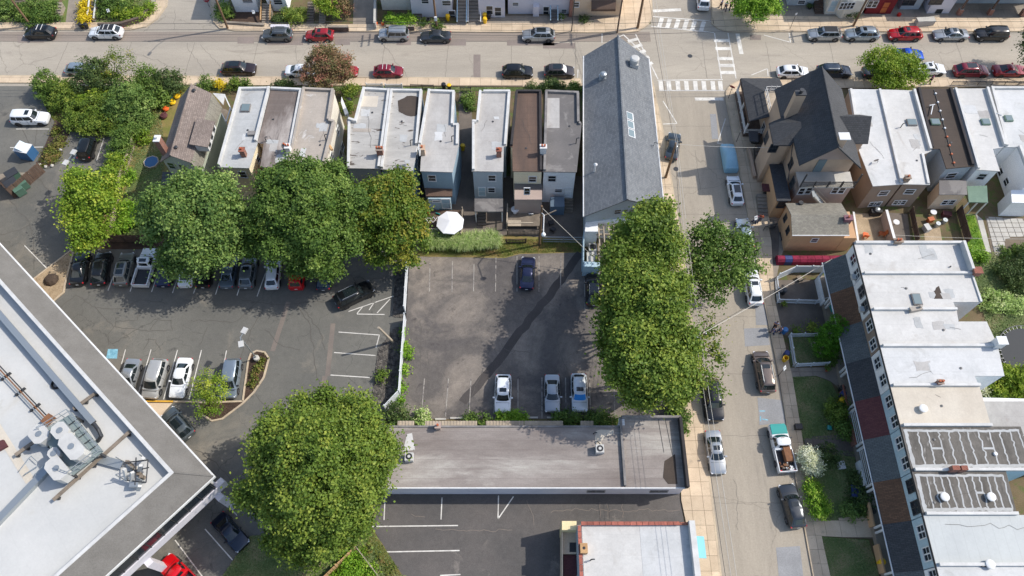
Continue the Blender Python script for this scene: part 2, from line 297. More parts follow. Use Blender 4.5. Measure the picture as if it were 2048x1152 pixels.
 M['skin'] = plain('skin', A(190,140,110), .6); M['hair'] = plain('dark_hair', A(40,30,26), .7); M['denim'] = plain('blue_denim', A(44,60,98), .8); M['stripe_shirt'] = bricky('striped_shirt', A(210,214,222), A(210,214,222), A(50,60,110), 10, .11, .05, 'WALL')
 M['shirt_pink'] = plain('purple_shirt', A(140,60,110), .8); M['shirt_orange'] = plain('rust_shirt', A(190,84,50), .8); M['shirt_blue'] = plain('light_blue_shirt', A(90,120,180), .8); M['dark_cloth'] = plain('dark_cloth', A(40,42,50), .8)
 M['aqua'] = plain('aqua_awning', A(84,165,182), .5); M['pool_blue'] = plain('pool_blue', A(60,100,140), .3); M['cover'] = nm('pale_blue_car_cover', A(150,190,206), A(138,178,196), .8, 9, .05, rough=.55, bump=.5)
 M['stop_red'] = plain('sign_red', A(140,30,40), .5); M['sign_white'] = plain('sign_white', A(225,228,228), .5); M['terracotta'] = plain('terracotta', A(178,96,60), .7)
 M['wire'] = plain('cable', (.05,.05,.05), .6); M['wire_lt'] = plain('pale_cable', A(196,190,178), .6); M['tyre'] = plain('tyre_rubber', (.014,.014,.014), .8); M['rim'] = plain('alloy_rim', (.42,.43,.45), .35, .7)
 M['carglass'] = plain('tinted_car_glass', (.012,.018,.02), .04, spec=.8); M['headlamp'] = plain('headlamp_lens', (.7,.72,.75), .15, coat=.5); M['taillamp'] = plain('taillamp_lens', (.5,.02,.03), .2, coat=.5)
 M['amber'] = plain('wood_orange', A(176,96,50), .6); M['trampoline'] = plain('trampoline_mat', A(36,40,44), .7); M['greentop'] = nm('green_porch_roof', A(118,140,122), A(104,126,110), .8, 9, .08)
defmats()
# ---------------------------------------------------------------- the ground
def W(pts, z=0.): return [P(x, y, z) for x, y in pts]
def sheet(name, pts, z, mat, parent=None, world=False):
 o = MB().flat(pts if world else W(pts, z), z).build(name, mat, parent)
 if not parent: o['kind'] = 'structure'
 return o
def strip_px(a, b, wd, z):
 a = Vector(P(*a, z)); b = Vector(P(*b, z)); d = (b-a).normalized(); n = Vector((-d.y, d.x))*wd/2
 return [tuple(a+n), tuple(a-n), tuple(b-n), tuple(b+n)]
def marks(parent, name, lst, wd, z, mat):
 for a in lst:
  MB().flat(strip_px(a[0], a[1], a[2] if len(a) > 2 else wd, z), z).build(name, mat, parent)
def polyline_strip(mb, pts, wd, z):
 v = [Vector(p) for p in pts]; L = []; Rr = []
 for i, p in enumerate(v):
  d = (v[min(i+1,len(v)-1)]-v[max(i-1,0)]).normalized(); n = Vector((-d.y, d.x))*wd/2; L.append(p+n); Rr.append(p-n)
 for i in range(len(v)-1):
  mb.add([(L[i].x,L[i].y,z),(Rr[i].x,Rr[i].y,z),(Rr[i+1].x,Rr[i+1].y,z),(L[i+1].x,L[i+1].y,z)], [(0,1,2,3)])
def jag(pts, step=.6, amp=.12, seed=0):
 r = random.Random(seed); out = []
 for a, b in zip(pts[:-1], pts[1:]):
  n = max(1, int(math.dist(a, b)/step))
  for i in range(n):
   t = i/n; out.append((a[0]+(b[0]-a[0])*t+r.gauss(0, amp), a[1]+(b[1]-a[1])*t+r.gauss(0, amp)))
 out.append(pts[-1]); return out
ground = MB().flat([(-300,-200),(300,-200),(300,330),(-300,330)], 0).build('ground', M['dirt']); ground['kind'] = 'structure'
ZR, ZP, ZM = .022, .029, .036
main = sheet('main_street', [(-140,75.8),(140,75.8),(140,88.2),(-140,88.2)], ZR, M['main'], world=True)
side = sheet('side_street', [(18.9,-30),(31.3,-30),(31.3,75.8),(18.9,75.8)], ZR, M['side'], world=True)
nroad = sheet('north_street', [(20.9,88.2),(32,88.2),(34,150),(22,150)], ZR, M['main'], world=True)
alley = sheet('north_alley', [(-55.5,88.2),(-43.5,88.2),(-44.5,150),(-56,150)], ZR, M['main'], world=True)
gut = sheet('parking_lane', [(-120,84.6),(20.6,84.55),(20.6,86.6),(-120,86.6)], ZP-.002, M['gutter'], main, True)
for a, b in (((475,74),(508,87)),((793,73),(822,90)),((855,78),(932,91)),((1014,80),(1109,91)),((1086,86),(1150,97)),((35,70),(88,85)),((535,76),(606,90)),((668,78),(700,90)),((947,109),(961,157)),((1500,70),(1522,80))):
 sheet('road_patch', [a,(b[0],a[1]),b,(a[0],b[1])], ZP+.004, M['patch'], main)
for pts in ([(1488,657),(1534,655),(1540,690),(1490,693)],[(1508,558),(1530,560),(1537,650),(1512,650)],[(1515,795),(1562,800),(1572,846),(1519,850)],[(1552,1095),(1600,1092),(1612,1200),(1562,1200)],[(1420,228),(1432,228),(1437,278),(1424,278)]):
 sheet('road_patch', pts, ZP+.004, M['patch_grey'], side)
marks(side, 'chalk_mark', [((1519,822),(1530,822)),((1521,832),(1521,842)),((1524,838),(1536,840))], .12, ZM, M['blue'])
MB().lathe([(.36,0),(.36,.012)], P3(1352,338,ZR), 14).build('manhole_cover', M['dkmetal'], side)
MB().lathe([(.36,0),(.36,.012)], P3(1380,112,ZR), 14).build('manhole_cover', M['dkmetal'], main)
mb = MB()
for i in range(15):
 x0 = -66+i*9.4; polyline_strip(mb, jag([(x0,77.4),(x0+.2,84.5)], .7, .03, i), .035, ZP)
for i, a in enumerate([((400,88),(455,150)),((372,88),(415,155)),((590,83),(600,157)),((765,88),(820,157)),((350,20),(348,60)),((1130,88),(1110,158)),((1148,92),(1163,158)),((640,90),(700,110)),((250,100),(360,140))]):
 polyline_strip(mb, jag(W(a), .5, .13, i), .032, ZP)
polyline_strip(mb, [(-100,85.5),(20,85.5)], .05, ZP); polyline_strip(mb, [(-100,84.62),(20.,84.58)], .06, ZP+.003)
o = mb.build('road_crack', M['seal'], main); o['kind'] = 'stuff'
mb = MB()
for i in range(9): polyline_strip(mb, jag([(20.4,10+i*7.3),(30.4,10+i*7.3)], .7, .04, i), .025, ZP)
for i, a in enumerate([((1470,960),(1476,1060)),((1486,640),(1500,720)),((1390,300),(1400,380))]):
 polyline_strip(mb, jag(W(a), .4, .1, i+40), .03, ZP)
o = mb.build('road_crack', M['seal'], side); o['kind'] = 'stuff'
marks(main, 'crosswalk_line', [((1315,160.5),(1446,159)),((1318,181),(1449,181)),((1429,66),(1443,157)),((1456,66),(1472,157)),((1246,68.5),(1292,111)),((1271,68),(1316,158)),((1302,52.5),(1428,65)),((1306,33),(1423,42))], .17, ZM, M['paint'])
marks(main, 'crosswalk_bar', [((x-1,162),(x+1,180)) for x in (1322,1338,1356,1373,1391,1408,1426,1441)], .62, ZM+.005, M['paint'])
marks(main, 'crosswalk_bar', [((1429+i*.19-4,y),(1457+i*.19,y)) for i, y in ((14,81),(31,97),(51,117),(65,131),(79,145))], .62, ZM+.005, M['paint'])
marks(main, 'crosswalk_bar', [((x-2,54+(x-1306)*.08),(x+4,35+(x-1306)*.08)) for x in (1320,1336,1353,1370,1386,1404)], .62, ZM+.005, M['paint'])
marks(main, 'crosswalk_bar', [((1256+i*9.5,83+i*12),(1277+i*7,77+i*12)) for i in range(5)], .55, ZM+.005, M['paint'])
marks(main, 'stop_bar', [((1475,67),(1483,108),.6)], .6, ZM, M['paint'])
marks(side, 'stop_bar', [((1390,198),(1447,198))], .55, ZM, M['paint']); marks(nroad, 'stop_bar', [((1306,22),(1362,19))], .6, ZM, M['paint'])
marks(main, 'parking_tick', [((1528,70),(1579,84)),((1578,66),(1581,85)),((1503,150),(1535,137)),((1535,137),(1536,152)),((1204,67),(1204,86)),((1246,70),(1219,82)),((1156,139),(1155,158))], .13, ZM, M['paint'])
marks(side, 'parking_tick', [((1326,202),(1354,247)),((1326,248),(1354,247)),((1451,237),(1435,287)),((1435,287),(1446,287)),((1494,459),(1512,457))], .13, ZM, M['paint'])
def clip(poly, x0, x1, y0, y1):
 for ax, val, keep in ((0,x0,1),(0,x1,-1),(1,y0,1),(1,y1,-1)):
  out = []
  for i in range(len(poly)):
   a = poly[i]; b = poly[(i+1) % len(poly)]; ia = (a[ax]-val)*keep >= 0; ib = (b[ax]-val)*keep >= 0
   if ia: out.append(a)
   if ia != ib:
    t = (val-a[ax])/(b[ax]-a[ax]); out.append((a[0]+(b[0]-a[0])*t, a[1]+(b[1]-a[1])*t))
  poly = out
  if len(poly) < 3: return []
 return poly
def area(p): return abs(sum(p[i][0]*p[(i+1)%len(p)][1]-p[(i+1)%len(p)][0]*p[i][1] for i in range(len(p))))/2
unit_slab = None
def slabs(parent, poly, sx, sy, z, mat, ox=0, oy=0, name='paving_slab', h=.03, gap=.03, jit=.006, cap=300):
 xs = [p[0] for p in poly]; ys = [p[1] for p in poly]; i0 = math.floor((min(xs)-ox)/sx); i1 = math.ceil((max(xs)-ox)/sx)
 j0 = math.floor((min(ys)-oy)/sy); j1 = math.ceil((max(ys)-oy)/sy); full = MB().box(0, sx-gap, 0, sy-gap, 0, h).mesh(name, mat); n = 0
 for i in range(i0, i1):
  for j in range(j0, j1):
   x = ox+i*sx; y = oy+j*sy; c = clip(poly, x+gap/2, x+sx-gap/2, y+gap/2, y+sy-gap/2)
   if len(c) < 3 or area(c) < .12*sx*sy: continue
   zz = z+random.uniform(0, jit); n += 1
   if area(c) > .995*(sx-gap)*(sy-gap): put(name, full, parent, (x+gap/2, y+gap/2, zz))
   else:
    cx, cy = c[0]; m = MB().prism([(p[0]-cx, p[1]-cy) for p in c], 0, h).mesh(name, mat); put(name, m, parent, (cx, cy, zz))
 return n
def kerb(parent, pts, z=.16, wd=.18, mat=None, z0=0):
 mb = MB(); v = [Vector(p) for p in pts]
 for i in range(len(v)-1):
  d = (v[i+1]-v[i]).normalized(); n = Vector((-d.y, d.x))*wd/2; a = v[i]-d*.04*(i > 0); b = v[i+1]+d*.04*(i < len(v)-2)
  mb.prism([tuple(a+n), tuple(a-n), tuple(b-n), tuple(b+n)], z0, z+.0015*(i % 2))
 return mb.build('kerb', mat or M['kerb'], parent)
def sidewalk(name, pts, kpts, sx=1.5, sy=1.5, ox=0, oy=0, mat=None):
 w_ = pts; o = MB().prism(w_, -.02, .12).build(name, M['slab_joint']); o['kind'] = 'structure'
 slabs(o, w_, sx, sy, .12, mat or M['slab'], ox, oy)
 if kpts: kerb(o, kpts, .165)
 return o
nw = sidewalk('sidewalk_north_west', W([(-150,60),(262,60),(292,54),(315,38),(333,12),(336,-30),(316,-30),(312,5),(300,26),(280,40),(255,46),(-150,47)]),
 W([(-150,60),(262,60),(292,54),(315,38),(333,12),(336,-30)]), oy=.2)
nc = sidewalk('sidewalk_north', W([(424,-30),(422,20),(428,45),(440,57),(470,62),(1250,66),(1276,63),(1296,50),(1303,35),(1303,-30),(1246,-30),(1240,36),(1100,47),(700,50),(560,48),(455,44),(442,20),(440,-30)]),
 W([(424,-30),(422,20),(428,45),(440,57),(470,62),(1250,66),(1276,63),(1296,50),(1303,35),(1303,-30)]), 1.55, 1.3, oy=.55)
ne = sidewalk('sidewalk_north_east', W([(1424,-30),(1424,48),(1436,58),(1456,64),(2250,63),(2250,38),(1600,34),(1470,32),(1462,-30)]), W([(1424,-30),(1424,48),(1436,58),(1456,64),(2250,63)]), 1.6, 1.5, oy=.6)
sw = sidewalk('sidewalk_south', W([(-150,152.5),(340,153.5),(1160,158.5),(1165,175),(350,171),(320,168),(-150,166)]), W([(-150,152.5),(340,153.5),(1160,158.5)]), 1.5, 1.45, oy=.4)
wl = sidewalk('sidewalk_side_west', W([(1290,150),(1304,162),(1310,190),(1331,290),(1369,530),(1441,1152),(1462,1330),(1415,1330),(1394,1152),(1362,1000),(1359,828),(1352,560),(1327,425),(1298,170)]),
 W([(1290,150),(1304,162),(1310,190),(1331,290),(1369,530),(1441,1152),(1462,1330)]), 1.25, 1.5, ox=.15)
er = sidewalk('sidewalk_side_east', W([(2250,157),(1510,157),(1482,161),(1462,170),(1452,184),(1452,200),(1500,450),(1528,600),(1560,760),(1582,900),(1617,1100),(1660,1330),(1700,1330),(1648,1100),(1611,920),(1585,760),(1549,600),(1540,452),(1517,300),(1490,205),(1492,178),(2250,174)]),
 W([(2250,157),(1510,157),(1482,161),(1462,170),(1452,184),(1452,200),(1500,450),(1528,600),(1560,760),(1582,900),(1617,1100),(1660,1330)]), 1.35, 1.4, ox=.3)
mid = sheet('middle_parking_lot', [(832,513),(1010,516),(1040,508),(1168,505),(1168,545),(1346,545),(1352,838),(798,838),(812,540)], .012, M['lot'])
marks(mid, 'parking_line', [((860,526),(859,583)),((905,522),(904,583)),((948,528),(947,583)),((992,515),(991,583)),((1034,512),(1034,583)),((1078,512),(1078,583)),((1122,510),(1121,578)),((1169,547),(1170,625)),
 ((849,757),(843,828)),((897,757),(891,833)),((942,757),(938,833)),((990,757),(987,835)),((1036,757),(1036,826)),((1084,755),(1084,836)),((1131,755),(1132,834)),((1179,755),(1181,828)),((1227,755),(1230,830)),((1276,760),(1281,830)),((1200,640),(1203,700))], .11, ZM, M['paint_old'])
mb = MB(); polyline_strip(mb, jag(W([(1160,506),(1122,560),(1024,684),(985,737),(925,805)]), .8, .05), 1.0, .02); mb.build('trench_patch', M['seal2'], mid)
mb = MB()
for i, a in enumerate([[(925,805),(900,838)],[(1000,690),(1015,700),(1060,705)],[(1110,640),(1118,700),(1135,740),(1140,800)],[(1000,640),(1040,640)],[(840,640),(842,740)],[(855,700),(857,790)],[(1060,560),(1090,600),(1130,625)],[(870,560),(1000,565)],[(965,740),(940,800)]]):
 polyline_strip(mb, jag(W(a), .4, .09, i), .05, .024)
o = mb.build('asphalt_crack', M['seal'], mid); o['kind'] = 'stuff'
for x in (900,925): pass
def stops(parent, lst):
 for a, b in lst:
  p = strip_px(a, b, .2, .1); MB().prism(p, .012, .13).build('wheel_stop', M['conc_lt'], parent)
stops(mid, [((900,836),(928,836)),((1054,835),(1076,835)),((1094,835),(1124,835)),((870,838),(892,838))])
left = sheet('left_parking_lot', [(-250,169),(68,169),(100,232),(128,264),(262,264),(215,400),(150,498),(820,502),(812,640),(800,838),(770,838),(766,990),(735,1050),(505,1072),(440,1160),(420,1300),(-250,1300)], .012, M['lot2'])
marks(left, 'parking_line', [((251,699),(243,728)),((302,699),(276,789)),((355,700),(327,799)),((403,700),(378,799)),((453,701),(434,800)),
 ((237,525),(216,581)),((281,525),(260,583)),((323,527),(303,584)),((365,527),(345,586)),((407,530),(387,587)),((450,530),(431,589)),((492,535),(474,591)),((535,535),(514,593)),
 ((49,491),(93,536)),((32,258),(98,258)),((20,295),(86,294)),((168,266),(147,321)),((208,276),(193,322)),((752,696),(759,669)),
 ((668,705),(751,711)),((661,750),(739,755)),((677,664),(759,670)),((697,623),(787,592)),((714,628),(769,629)),((725,614),(714,627)),((749,604),(738,620)),((780,598),(754,626)),
 ((447,1000),(474,1031)),((410,1058),(465,1120)),((350,1080),(410,1160)),((150,312),(140,325))], .11, ZM, M['paint'])
for a, b in (((577,604),(545,702)),((666,647),(655,752)),((650,752),(640,800))): MB().flat(strip_px(a, b, .55, .02), .02).build('trench_patch', M['strip'], left)
sheet('blue_bay_marking', [(216,698),(236,698),(234,717),(212,717)], ZM, M['blue'], left)
mb = MB()
Z1 = [[(120,615),(153,590),(190,615),(228,655),(215,668),(218,690)],[(228,655),(232,642),(275,640),(282,620)],[(190,615),(240,618),(280,600),(330,606)],[(228,655),(300,661),(345,660),(342,640)],[(300,661),(315,640),(343,641)],
 [(300,675),(287,700)],[(290,678),(310,680),(322,700)],[(415,655),(400,690)],[(520,625),(505,655),(480,720)],[(530,660),(560,690),(600,700)],[(595,610),(620,650),(628,720),(640,770)],[(610,620),(640,665),(650,700)],
 [(20,400),(60,450),(70,510),(68,540)],[(0,470),(40,460),(60,450)],[(60,505),(90,510),(96,540)],[(40,250),(60,290),(62,330)],[(80,210),(75,250),(70,290),(90,300)],[(560,800),(590,780),(640,790)],[(510,790),(540,820),(520,860)],[(20,350),(80,360),(110,400)],[(380,640),(470,645),(520,600)],[(480,600),(560,610),(690,600)],[(390,900),(440,930),(490,1000)]]
for i, a in enumerate(Z1): polyline_strip(mb, jag(W(a), .5, .08, i), .07, .024)
o = mb.build('asphalt_crack', M['seal'], left); o['kind'] = 'stuff'
rear = sheet('rear_parking_lot', [(764,984),(1360,984),(1402,1300),(862,1300),(802,1148),(762,1086),(744,1052)], .012, M['lot3'])
marks(rear, 'parking_line', [((770,995),(768,1040)),((884,995),(882,1039)),((997,991),(996,1038)),((996,1038),(1027,993)),((742,1053),(916,1051)),((763,1104),(919,1101)),((880,1151),(921,1149))], .12, ZM, M['paint'])
mb = MB()
for i, a in enumerate([[(1100,1023),(1160,1018),(1240,1022),(1360,1020)],[(820,1030),(850,1034)],[(1050,1000),(1068,1030),(1068,1050)],[(870,1060),(1024,1060)],[(1200,1005),(1200,1035)],[(1215,1005),(1216,1035)],[(1244,1005),(1245,1035)]]): polyline_strip(mb, jag(W(a), .4, .08, i), .06, .024)
o = mb.build('asphalt_crack', M['strip'], rear); o['kind'] = 'stuff'
def bed(name, pts, mat, kind='structure', kerbed=False, z=.05, km=None):
 o = MB().prism(W(pts), -.02, z).build(name, mat)
 if kind: o['kind'] = kind
 if kerbed: kerb(o, W(pts+[pts[0]]), z+.08, .2, km or M['kerb'])
 return o
isl = bed('planted_island', [(486,803),(497,722),(502,708),(514,702),(530,705),(538,717),(528,755),(508,785),(485,808),(445,838),(425,842),(405,830),(396,806)], M['mulch'], kerbed=True)
bed('gravel_island', [(60,565),(143,501),(147,506),(130,572),(128,585),(108,602),(50,650)], M['tangravel'], kerbed=True)
o = MB().prism(strip_px((288,802),(346,803),.2,.1), .012, .15).build('yellow_kerb', M['yellow']); o['kind'] = 'structure'
o = MB().prism(strip_px((347,803),(396,804),.2,.1), .012, .15).build('kerb', M['kerb']); o['kind'] = 'structure'
sheet('tan_paving', [(290,806),(345,806),(330,822),(315,842),(290,830)], .03, M['slab'])
bed('gravel_bed', [(790,655),(806,655),(799,765),(772,812),(744,802),(756,700)], M['gravel']); bed('gravel_bed', [(790,545),(814,545),(808,636),(786,634)], M['gravel'])
bed('planting_bed', [(112,240),(140,264),(128,290),(108,328),(92,335),(76,326),(98,275)], M['mulch'], kerbed=False, z=.12)
sheet('overgrown_ground', [(68,169),(345,173),(305,235),(268,300),(236,345),(250,264),(128,264),(100,232)], .008, M['grass'])
sheet('leaf_litter', [(150,498),(190,470),(820,470),(836,512),(820,502)], .009, M['mulch'])
sheet('side_garden_soil', [(305,235),(345,175),(440,178),(437,350),(470,470),(190,470),(215,400),(262,300)], .006, M['drygrass'])
sheet('backyard_lawn', [(300,300),(320,330),(330,470),(240,470),(245,400),(270,330)], .01, M['grass_dk'])
sheet('lower_lawn', [(500,1073),(737,1048),(762,1086),(802,1148),(862,1300),(420,1300),(446,1152)], .014, M['grass'])
sheet('lot_verge', [(740,1054),(764,1088),(803,1150),(862,1300),(800,1300),(770,1150),(730,1080)], .02, M['drygrass'])
sheet('front_verge', [(350,171.5),(1164,175.5),(1164,182),(350,182)], .03, M['grass'])
sheet('verge_strip', [(835,500),(1010,470),(1165,480),(1165,505),(1040,508),(1010,516),(835,513)], .01, M['drygrass'])
sheet('back_court', [(480,352),(1165,352),(1165,486),(1010,475),(835,505),(480,480)], .004, M['conc_dk'])
sheet('alley_paving', [(918,182),(944,182),(945,440),(915,440)], .008, M['conc_dk'])
sheet('corner_soil', [(1346,545),(1372,545),(1365,838),(1352,838)], .009, M['drygrass'])
sheet('side_yard_paving', [(1490,205),(1535,230),(1600,410),(1560,520),(1545,600),(1540,452)], .01, M['conc'])
sheet('driveway', [(1512,452),(1560,452),(1556,528),(1531,528)], .014, M['conc_dk'])
sheet('north_patio', [(1547,560),(1650,560),(1668,605),(1552,606)], .014, M['conc_dk']); sheet('south_patio', [(1552,607),(1668,606),(1690,680),(1562,670)], .018, M['conc_dk'])
sheet('fenced_lawn', [(1576,672),(1660,668),(1680,730),(1582,728)], .03, M['grass_dk'])
wk = MB().prism(W([(1578,736),(1680,735),(1692,790),(1660,762),(1632,752),(1580,755)]), -.01, .05).build('front_walk', M['slab_joint']); wk['kind'] = 'structure'
slabs(wk, W([(1578,736),(1680,735),(1692,790),(1660,762),(1632,752),(1580,755)]), 1.5, 1.6, .05, M['conc'], oy=.1)
sheet('front_lawn', [(1572,752),(1632,752),(1662,764),(1680,800),(1700,880),(1596,882),(1585,820)], .03, M['grass_dk'])
wk = MB().prism(W([(1606,874),(1716,868),(1722,915),(1614,905)]), -.01, .05).build('front_walk', M['slab_joint']); wk['kind'] = 'structure'
slabs(wk, W([(1606,874),(1716,868),(1722,915),(1614,905)]), 1.5, 1.6, .05, M['conc_dk'], oy=.3)
sheet('front_lawn', [(1608,898),(1722,900),(1740,1035),(1640,1047),(1622,1000)], .03, M['grass_dk'])
wk = MB().prism(W([(1622,1041),(1745,1030),(1756,1078),(1636,1072)]), -.01, .06).build('front_walk', M['slab_joint']); wk['kind'] = 'structure'
slabs(wk, W([(1622,1041),(1745,1030),(1756,1078),(1636,1072)]), 1.55, 1.7, .06, M['slab'], oy=.2)
sheet('front_lawn', [(1637,1072),(1738,1080),(1770,1200),(1665,1200)], .032, M['grass_dk'])
sheet('fenced_patio', [(1705,425),(1775,430),(1790,486),(1712,486)], .01, M['tangravel']); sheet('slate_patio', [(1776,425),(1815,428),(1822,486),(1790,486)], .014, M['conc_dk'])
sheet('dirt_yard', [(1818,428),(1905,440),(1925,486),(1822,486)], .006, M['dirt']); sheet('stone_yard', [(1848,455),(1880,455),(1885,486),(1850,486)], .012, M['tangravel'])
sheet('green_yard', [(1920,428),(1950,428),(1972,500),(1935,500)], .012, M['grass_dk']); sheet('garden_path', [(1952,428),(1966,440),(1985,515),(1975,515)], .012, M['conc_lt'])
fl = sheet('flagstone_terrace', [(1970,432),(2050,436),(2080,480),(2000,510),(1985,515)], .012, M['slab_joint'])
slabs(fl, W([(1972,434),(2044,438),(2066,470),(2010,478),(2008,510),(1990,512)]), .9, .7, .012, M['conc_lt'], gap=.07, h=.04)
sheet('east_garden', [(1928,500),(2300,500),(2400,1000),(2050,900),(1990,700)], .005, M['grass_dk']); sheet('garden_bed', [(2000,515),(2120,470),(2150,520),(1990,530)], .012, M['dirt'])
# ---------------------------------------------------------------- building kit
WIN = {}
def window_meshes(w_, h_, kind):
 k = (w_, h_, kind)
 if k not in WIN:
  f = MB(); t = .1
  f.box(-w_/2-t, w_/2+t, -.03, .05, h_/2, h_/2+t); f.box(-w_/2-t, w_/2+t, -.03, .09, -h_/2-t, -h_/2)
  f.box(-w_/2-t, -w_/2, -.03, .05, -h_/2, h_/2); f.box(w_/2, w_/2+t, -.03, .05, -h_/2, h_/2)
  f.box(-w_/2, w_/2, -.02, .035, -.03, .03)
  if kind == 'double': f.box(-.06, .06, -.02, .045, -h_/2, -.032); f.box(-.06, .06, -.02, .045, .032, h_/2)
  p = MB().box(-w_/2, w_/2, -.01, .015, -h_/2, h_/2)
  WIN[k] = (f, p)
 return WIN[k]
WINM = {}
def window(parent, px, A, B, w_=.9, h_=1.3, kind='single', frame=None, glass=None, out=1, z=None, nm_='window'):
 """a window set on the vertical wall that runs A to B, where the photo shows it"""
 c = on_wall(px[0], px[1], A, B); A = Vector(A); B = Vector(B); d = (B-A).normalized(); n = Vector((d.y, -d.x))
 ck = Vector((0, 0)) if out == 1 else None
 toc = Vector((-c.x, -c.y)).normalized()
 if n.dot(toc) < 0: n = -n; d = -d
 frame = frame or M['trim']; glass = glass or M['glass']; k = (w_, h_, kind, frame.name, glass.name)
 if k not in WINM:
  f, p = window_meshes(w_, h_, kind); WINM[k] = (f.mesh('window', frame), p.mesh('pane', glass))
 rz = math.atan2(n.y, n.x)-math.pi/2
 o = put(nm_, WINM[k][0], parent, (c.x+n.x*.012, c.y+n.y*.012, c.z if z is None else z), (0,0,rz)); put('pane', WINM[k][1], o); return o
def parapet(T, A, B, z0, z1, wd=.28, mat=None, name='parapet', ext=0.):
 A = Vector(A); B = Vector(B); d = (B-A).normalized(); n = Vector((-d.y, d.x))*wd/2; A = A-d*ext; B = B+d*ext
 return MB().prism([tuple(A+n), tuple(A-n), tuple(B-n), tuple(B+n)], z0, z1).build(name, mat or M['coping'], T)
def inset(poly, d):
 n = len(poly); ar = sum(poly[i][0]*poly[(i+1)%n][1]-poly[(i+1)%n][0]*poly[i][1] for i in range(n)); s = 1 if ar > 0 else -1; out = []
 for i in range(n):
  a = Vector(poly[i-1]); b = Vector(poly[i]); c = Vector(poly[(i+1)%n]); e1 = (b-a).normalized(); e2 = (c-b).normalized()
  n1 = Vector((-e1.y, e1.x))*s; n2 = Vector((-e2.y, e2.x))*s; m = (n1+n2); k = m.dot(n1)
  out.append(tuple(b+m*(d/max(k, .3))))
 return out
def cen(poly): return (sum(p[0] for p in poly)/len(poly), sum(p[1] for p in poly)/len(poly))
def weather(T, poly, h, n=3):
 """odd repairs, a cable and a drain on a flat roof"""
 r = random.Random(int(poly[0][0]*91+poly[0][1]*7)); q = inset(poly, .7); c = cen(poly)
 def pt(): a, b = r.choice(q), r.choice(q); t = r.random(); u = r.uniform(.1,.8); return ((a[0]+(b[0]-a[0])*t)*(1-u)+c[0]*u, (a[1]+(b[1]-a[1])*t)*(1-u)+c[1]*u)
 for i in range(n):
  x, y = pt(); w_, d_ = r.uniform(.3,.9), r.uniform(.2,.7); MB().prism(jag([(x-w_,y-d_),(x+w_,y-d_),(x+w_,y+d_),(x-w_,y+d_),(x-w_,y-d_)], .35, .05, i)[:-1], h+.001, h+.012+.003*i).build('roof_patch', M[r.choice(('grey_roof','row_roof','white_roof2'))], T)
 x, y = pt(); MB().lathe([(.12,0),(.14,.05),(.06,.06)], (x,y,h), 10).build('roof_drain', M['dkmetal'], T)
 a, b = pt(), pt(); mb = MB(); polyline_strip(mb, jag([a,b], .6, .12, 4), .03, h+.03); mb.build('roof_cable', M['seal'], T)
def block(name, label, pts, h, wall, roof, par=(), ph=.35, cat='house', group=None, pmat=None, world=False, walls=None, lip=.1, rim=True):
 """flat-roofed house: pts = roof outline in the photo at height h; par = edges that carry a raised parapet"""
 poly = pts if world else W(pts, h); c = cen(poly); T = thing(name, label, cat, (c[0], c[1], 0), group)
 MB().prism(inset(poly, .03), 0, h-.12, top=True).build('wall', wall, T)
 MB().prism(inset(poly, -lip), h-.115, h, bot=True).build('roof', roof, T)
 n = len(poly)
 for e in par:
  i, hh = (e if isinstance(e, tuple) else (e, ph))
  A, B = Vector(poly[i]), Vector(poly[(i+1)%n]); ctr = Vector(c); d = (B-A).normalized(); nn = Vector((-d.y, d.x))
  if nn.dot(ctr-A) < 0: nn = -nn
  parapet(T, A+nn*.12, B+nn*.12, h+.003, h+hh+.004*(i % 3), .3, pmat)
 weather(T, poly, h, 0 if roof.name.startswith(('brown','dark')) else 3)
 return T, poly
def chimney(T, x, y, zb, w_=.7, d_=.55, h_=1.3, mat=None, pots=2, cap=None, px=True, pm=None):
 c = P(x, y, zb) if px else (x, y)
 o = MB().box(c[0]-w_/2, c[0]+w_/2, c[1]-d_/2, c[1]+d_/2, zb-.05, zb+h_).box(c[0]-w_/2-.07, c[0]+w_/2+.07, c[1]-d_/2-.07, c[1]+d_/2+.07, zb+h_, zb+h_+.1).build('chimney', mat or M['brick'], T)
 for i in range(pots):
  xx = c[0]+(i-(pots-1)/2)*.32; MB().lathe([(.11,0),(.12,.3),(.09,.3),(.09,.28)], (xx, c[1], zb+h_+.1), 8).build('chimney_pot', pm or M['terracotta'], o)
 return o
def vent(T, x, y, z, r=.32, h_=.5, mat=None, name='roof_vent'):
 c = P(x, y, z+h_); return MB().lathe([(r*.55,0),(r*.55,h_-.2),(r,h_-.18),(r,h_-.04),(r*.8,h_)], (c[0], c[1], z), 14).build(name, mat or M['trim'], T, 30)
def skylight(T, x, y, z, w_=.8, d_=.6, rz=0, fr=None):
 c = P(x, y, z+.2); o = MB().obox((c[0], c[1], z+.1), (w_+.16, d_+.16, .24), rz).build('skylight', fr or M['grey_coping'], T)
 MB().obox((c[0], c[1], z+.235), (w_, d_, .04), rz).build('pane', M['glass_sky'], o); return o
def pipe_vent(T, x, y, z, h_=.8, r=.06, mat=None, bend=True):
 c = P(x, y, z); pts = [(c[0], c[1], z), (c[0], c[1], z+h_)]
 if bend: pts += [(c[0]+.12, c[1], z+h_+.15), (c[0]+.35, c[1], z+h_+.18)]
 return MB().tube(pts, r, 7).build('vent_pipe', mat or M['dkmetal'], T)
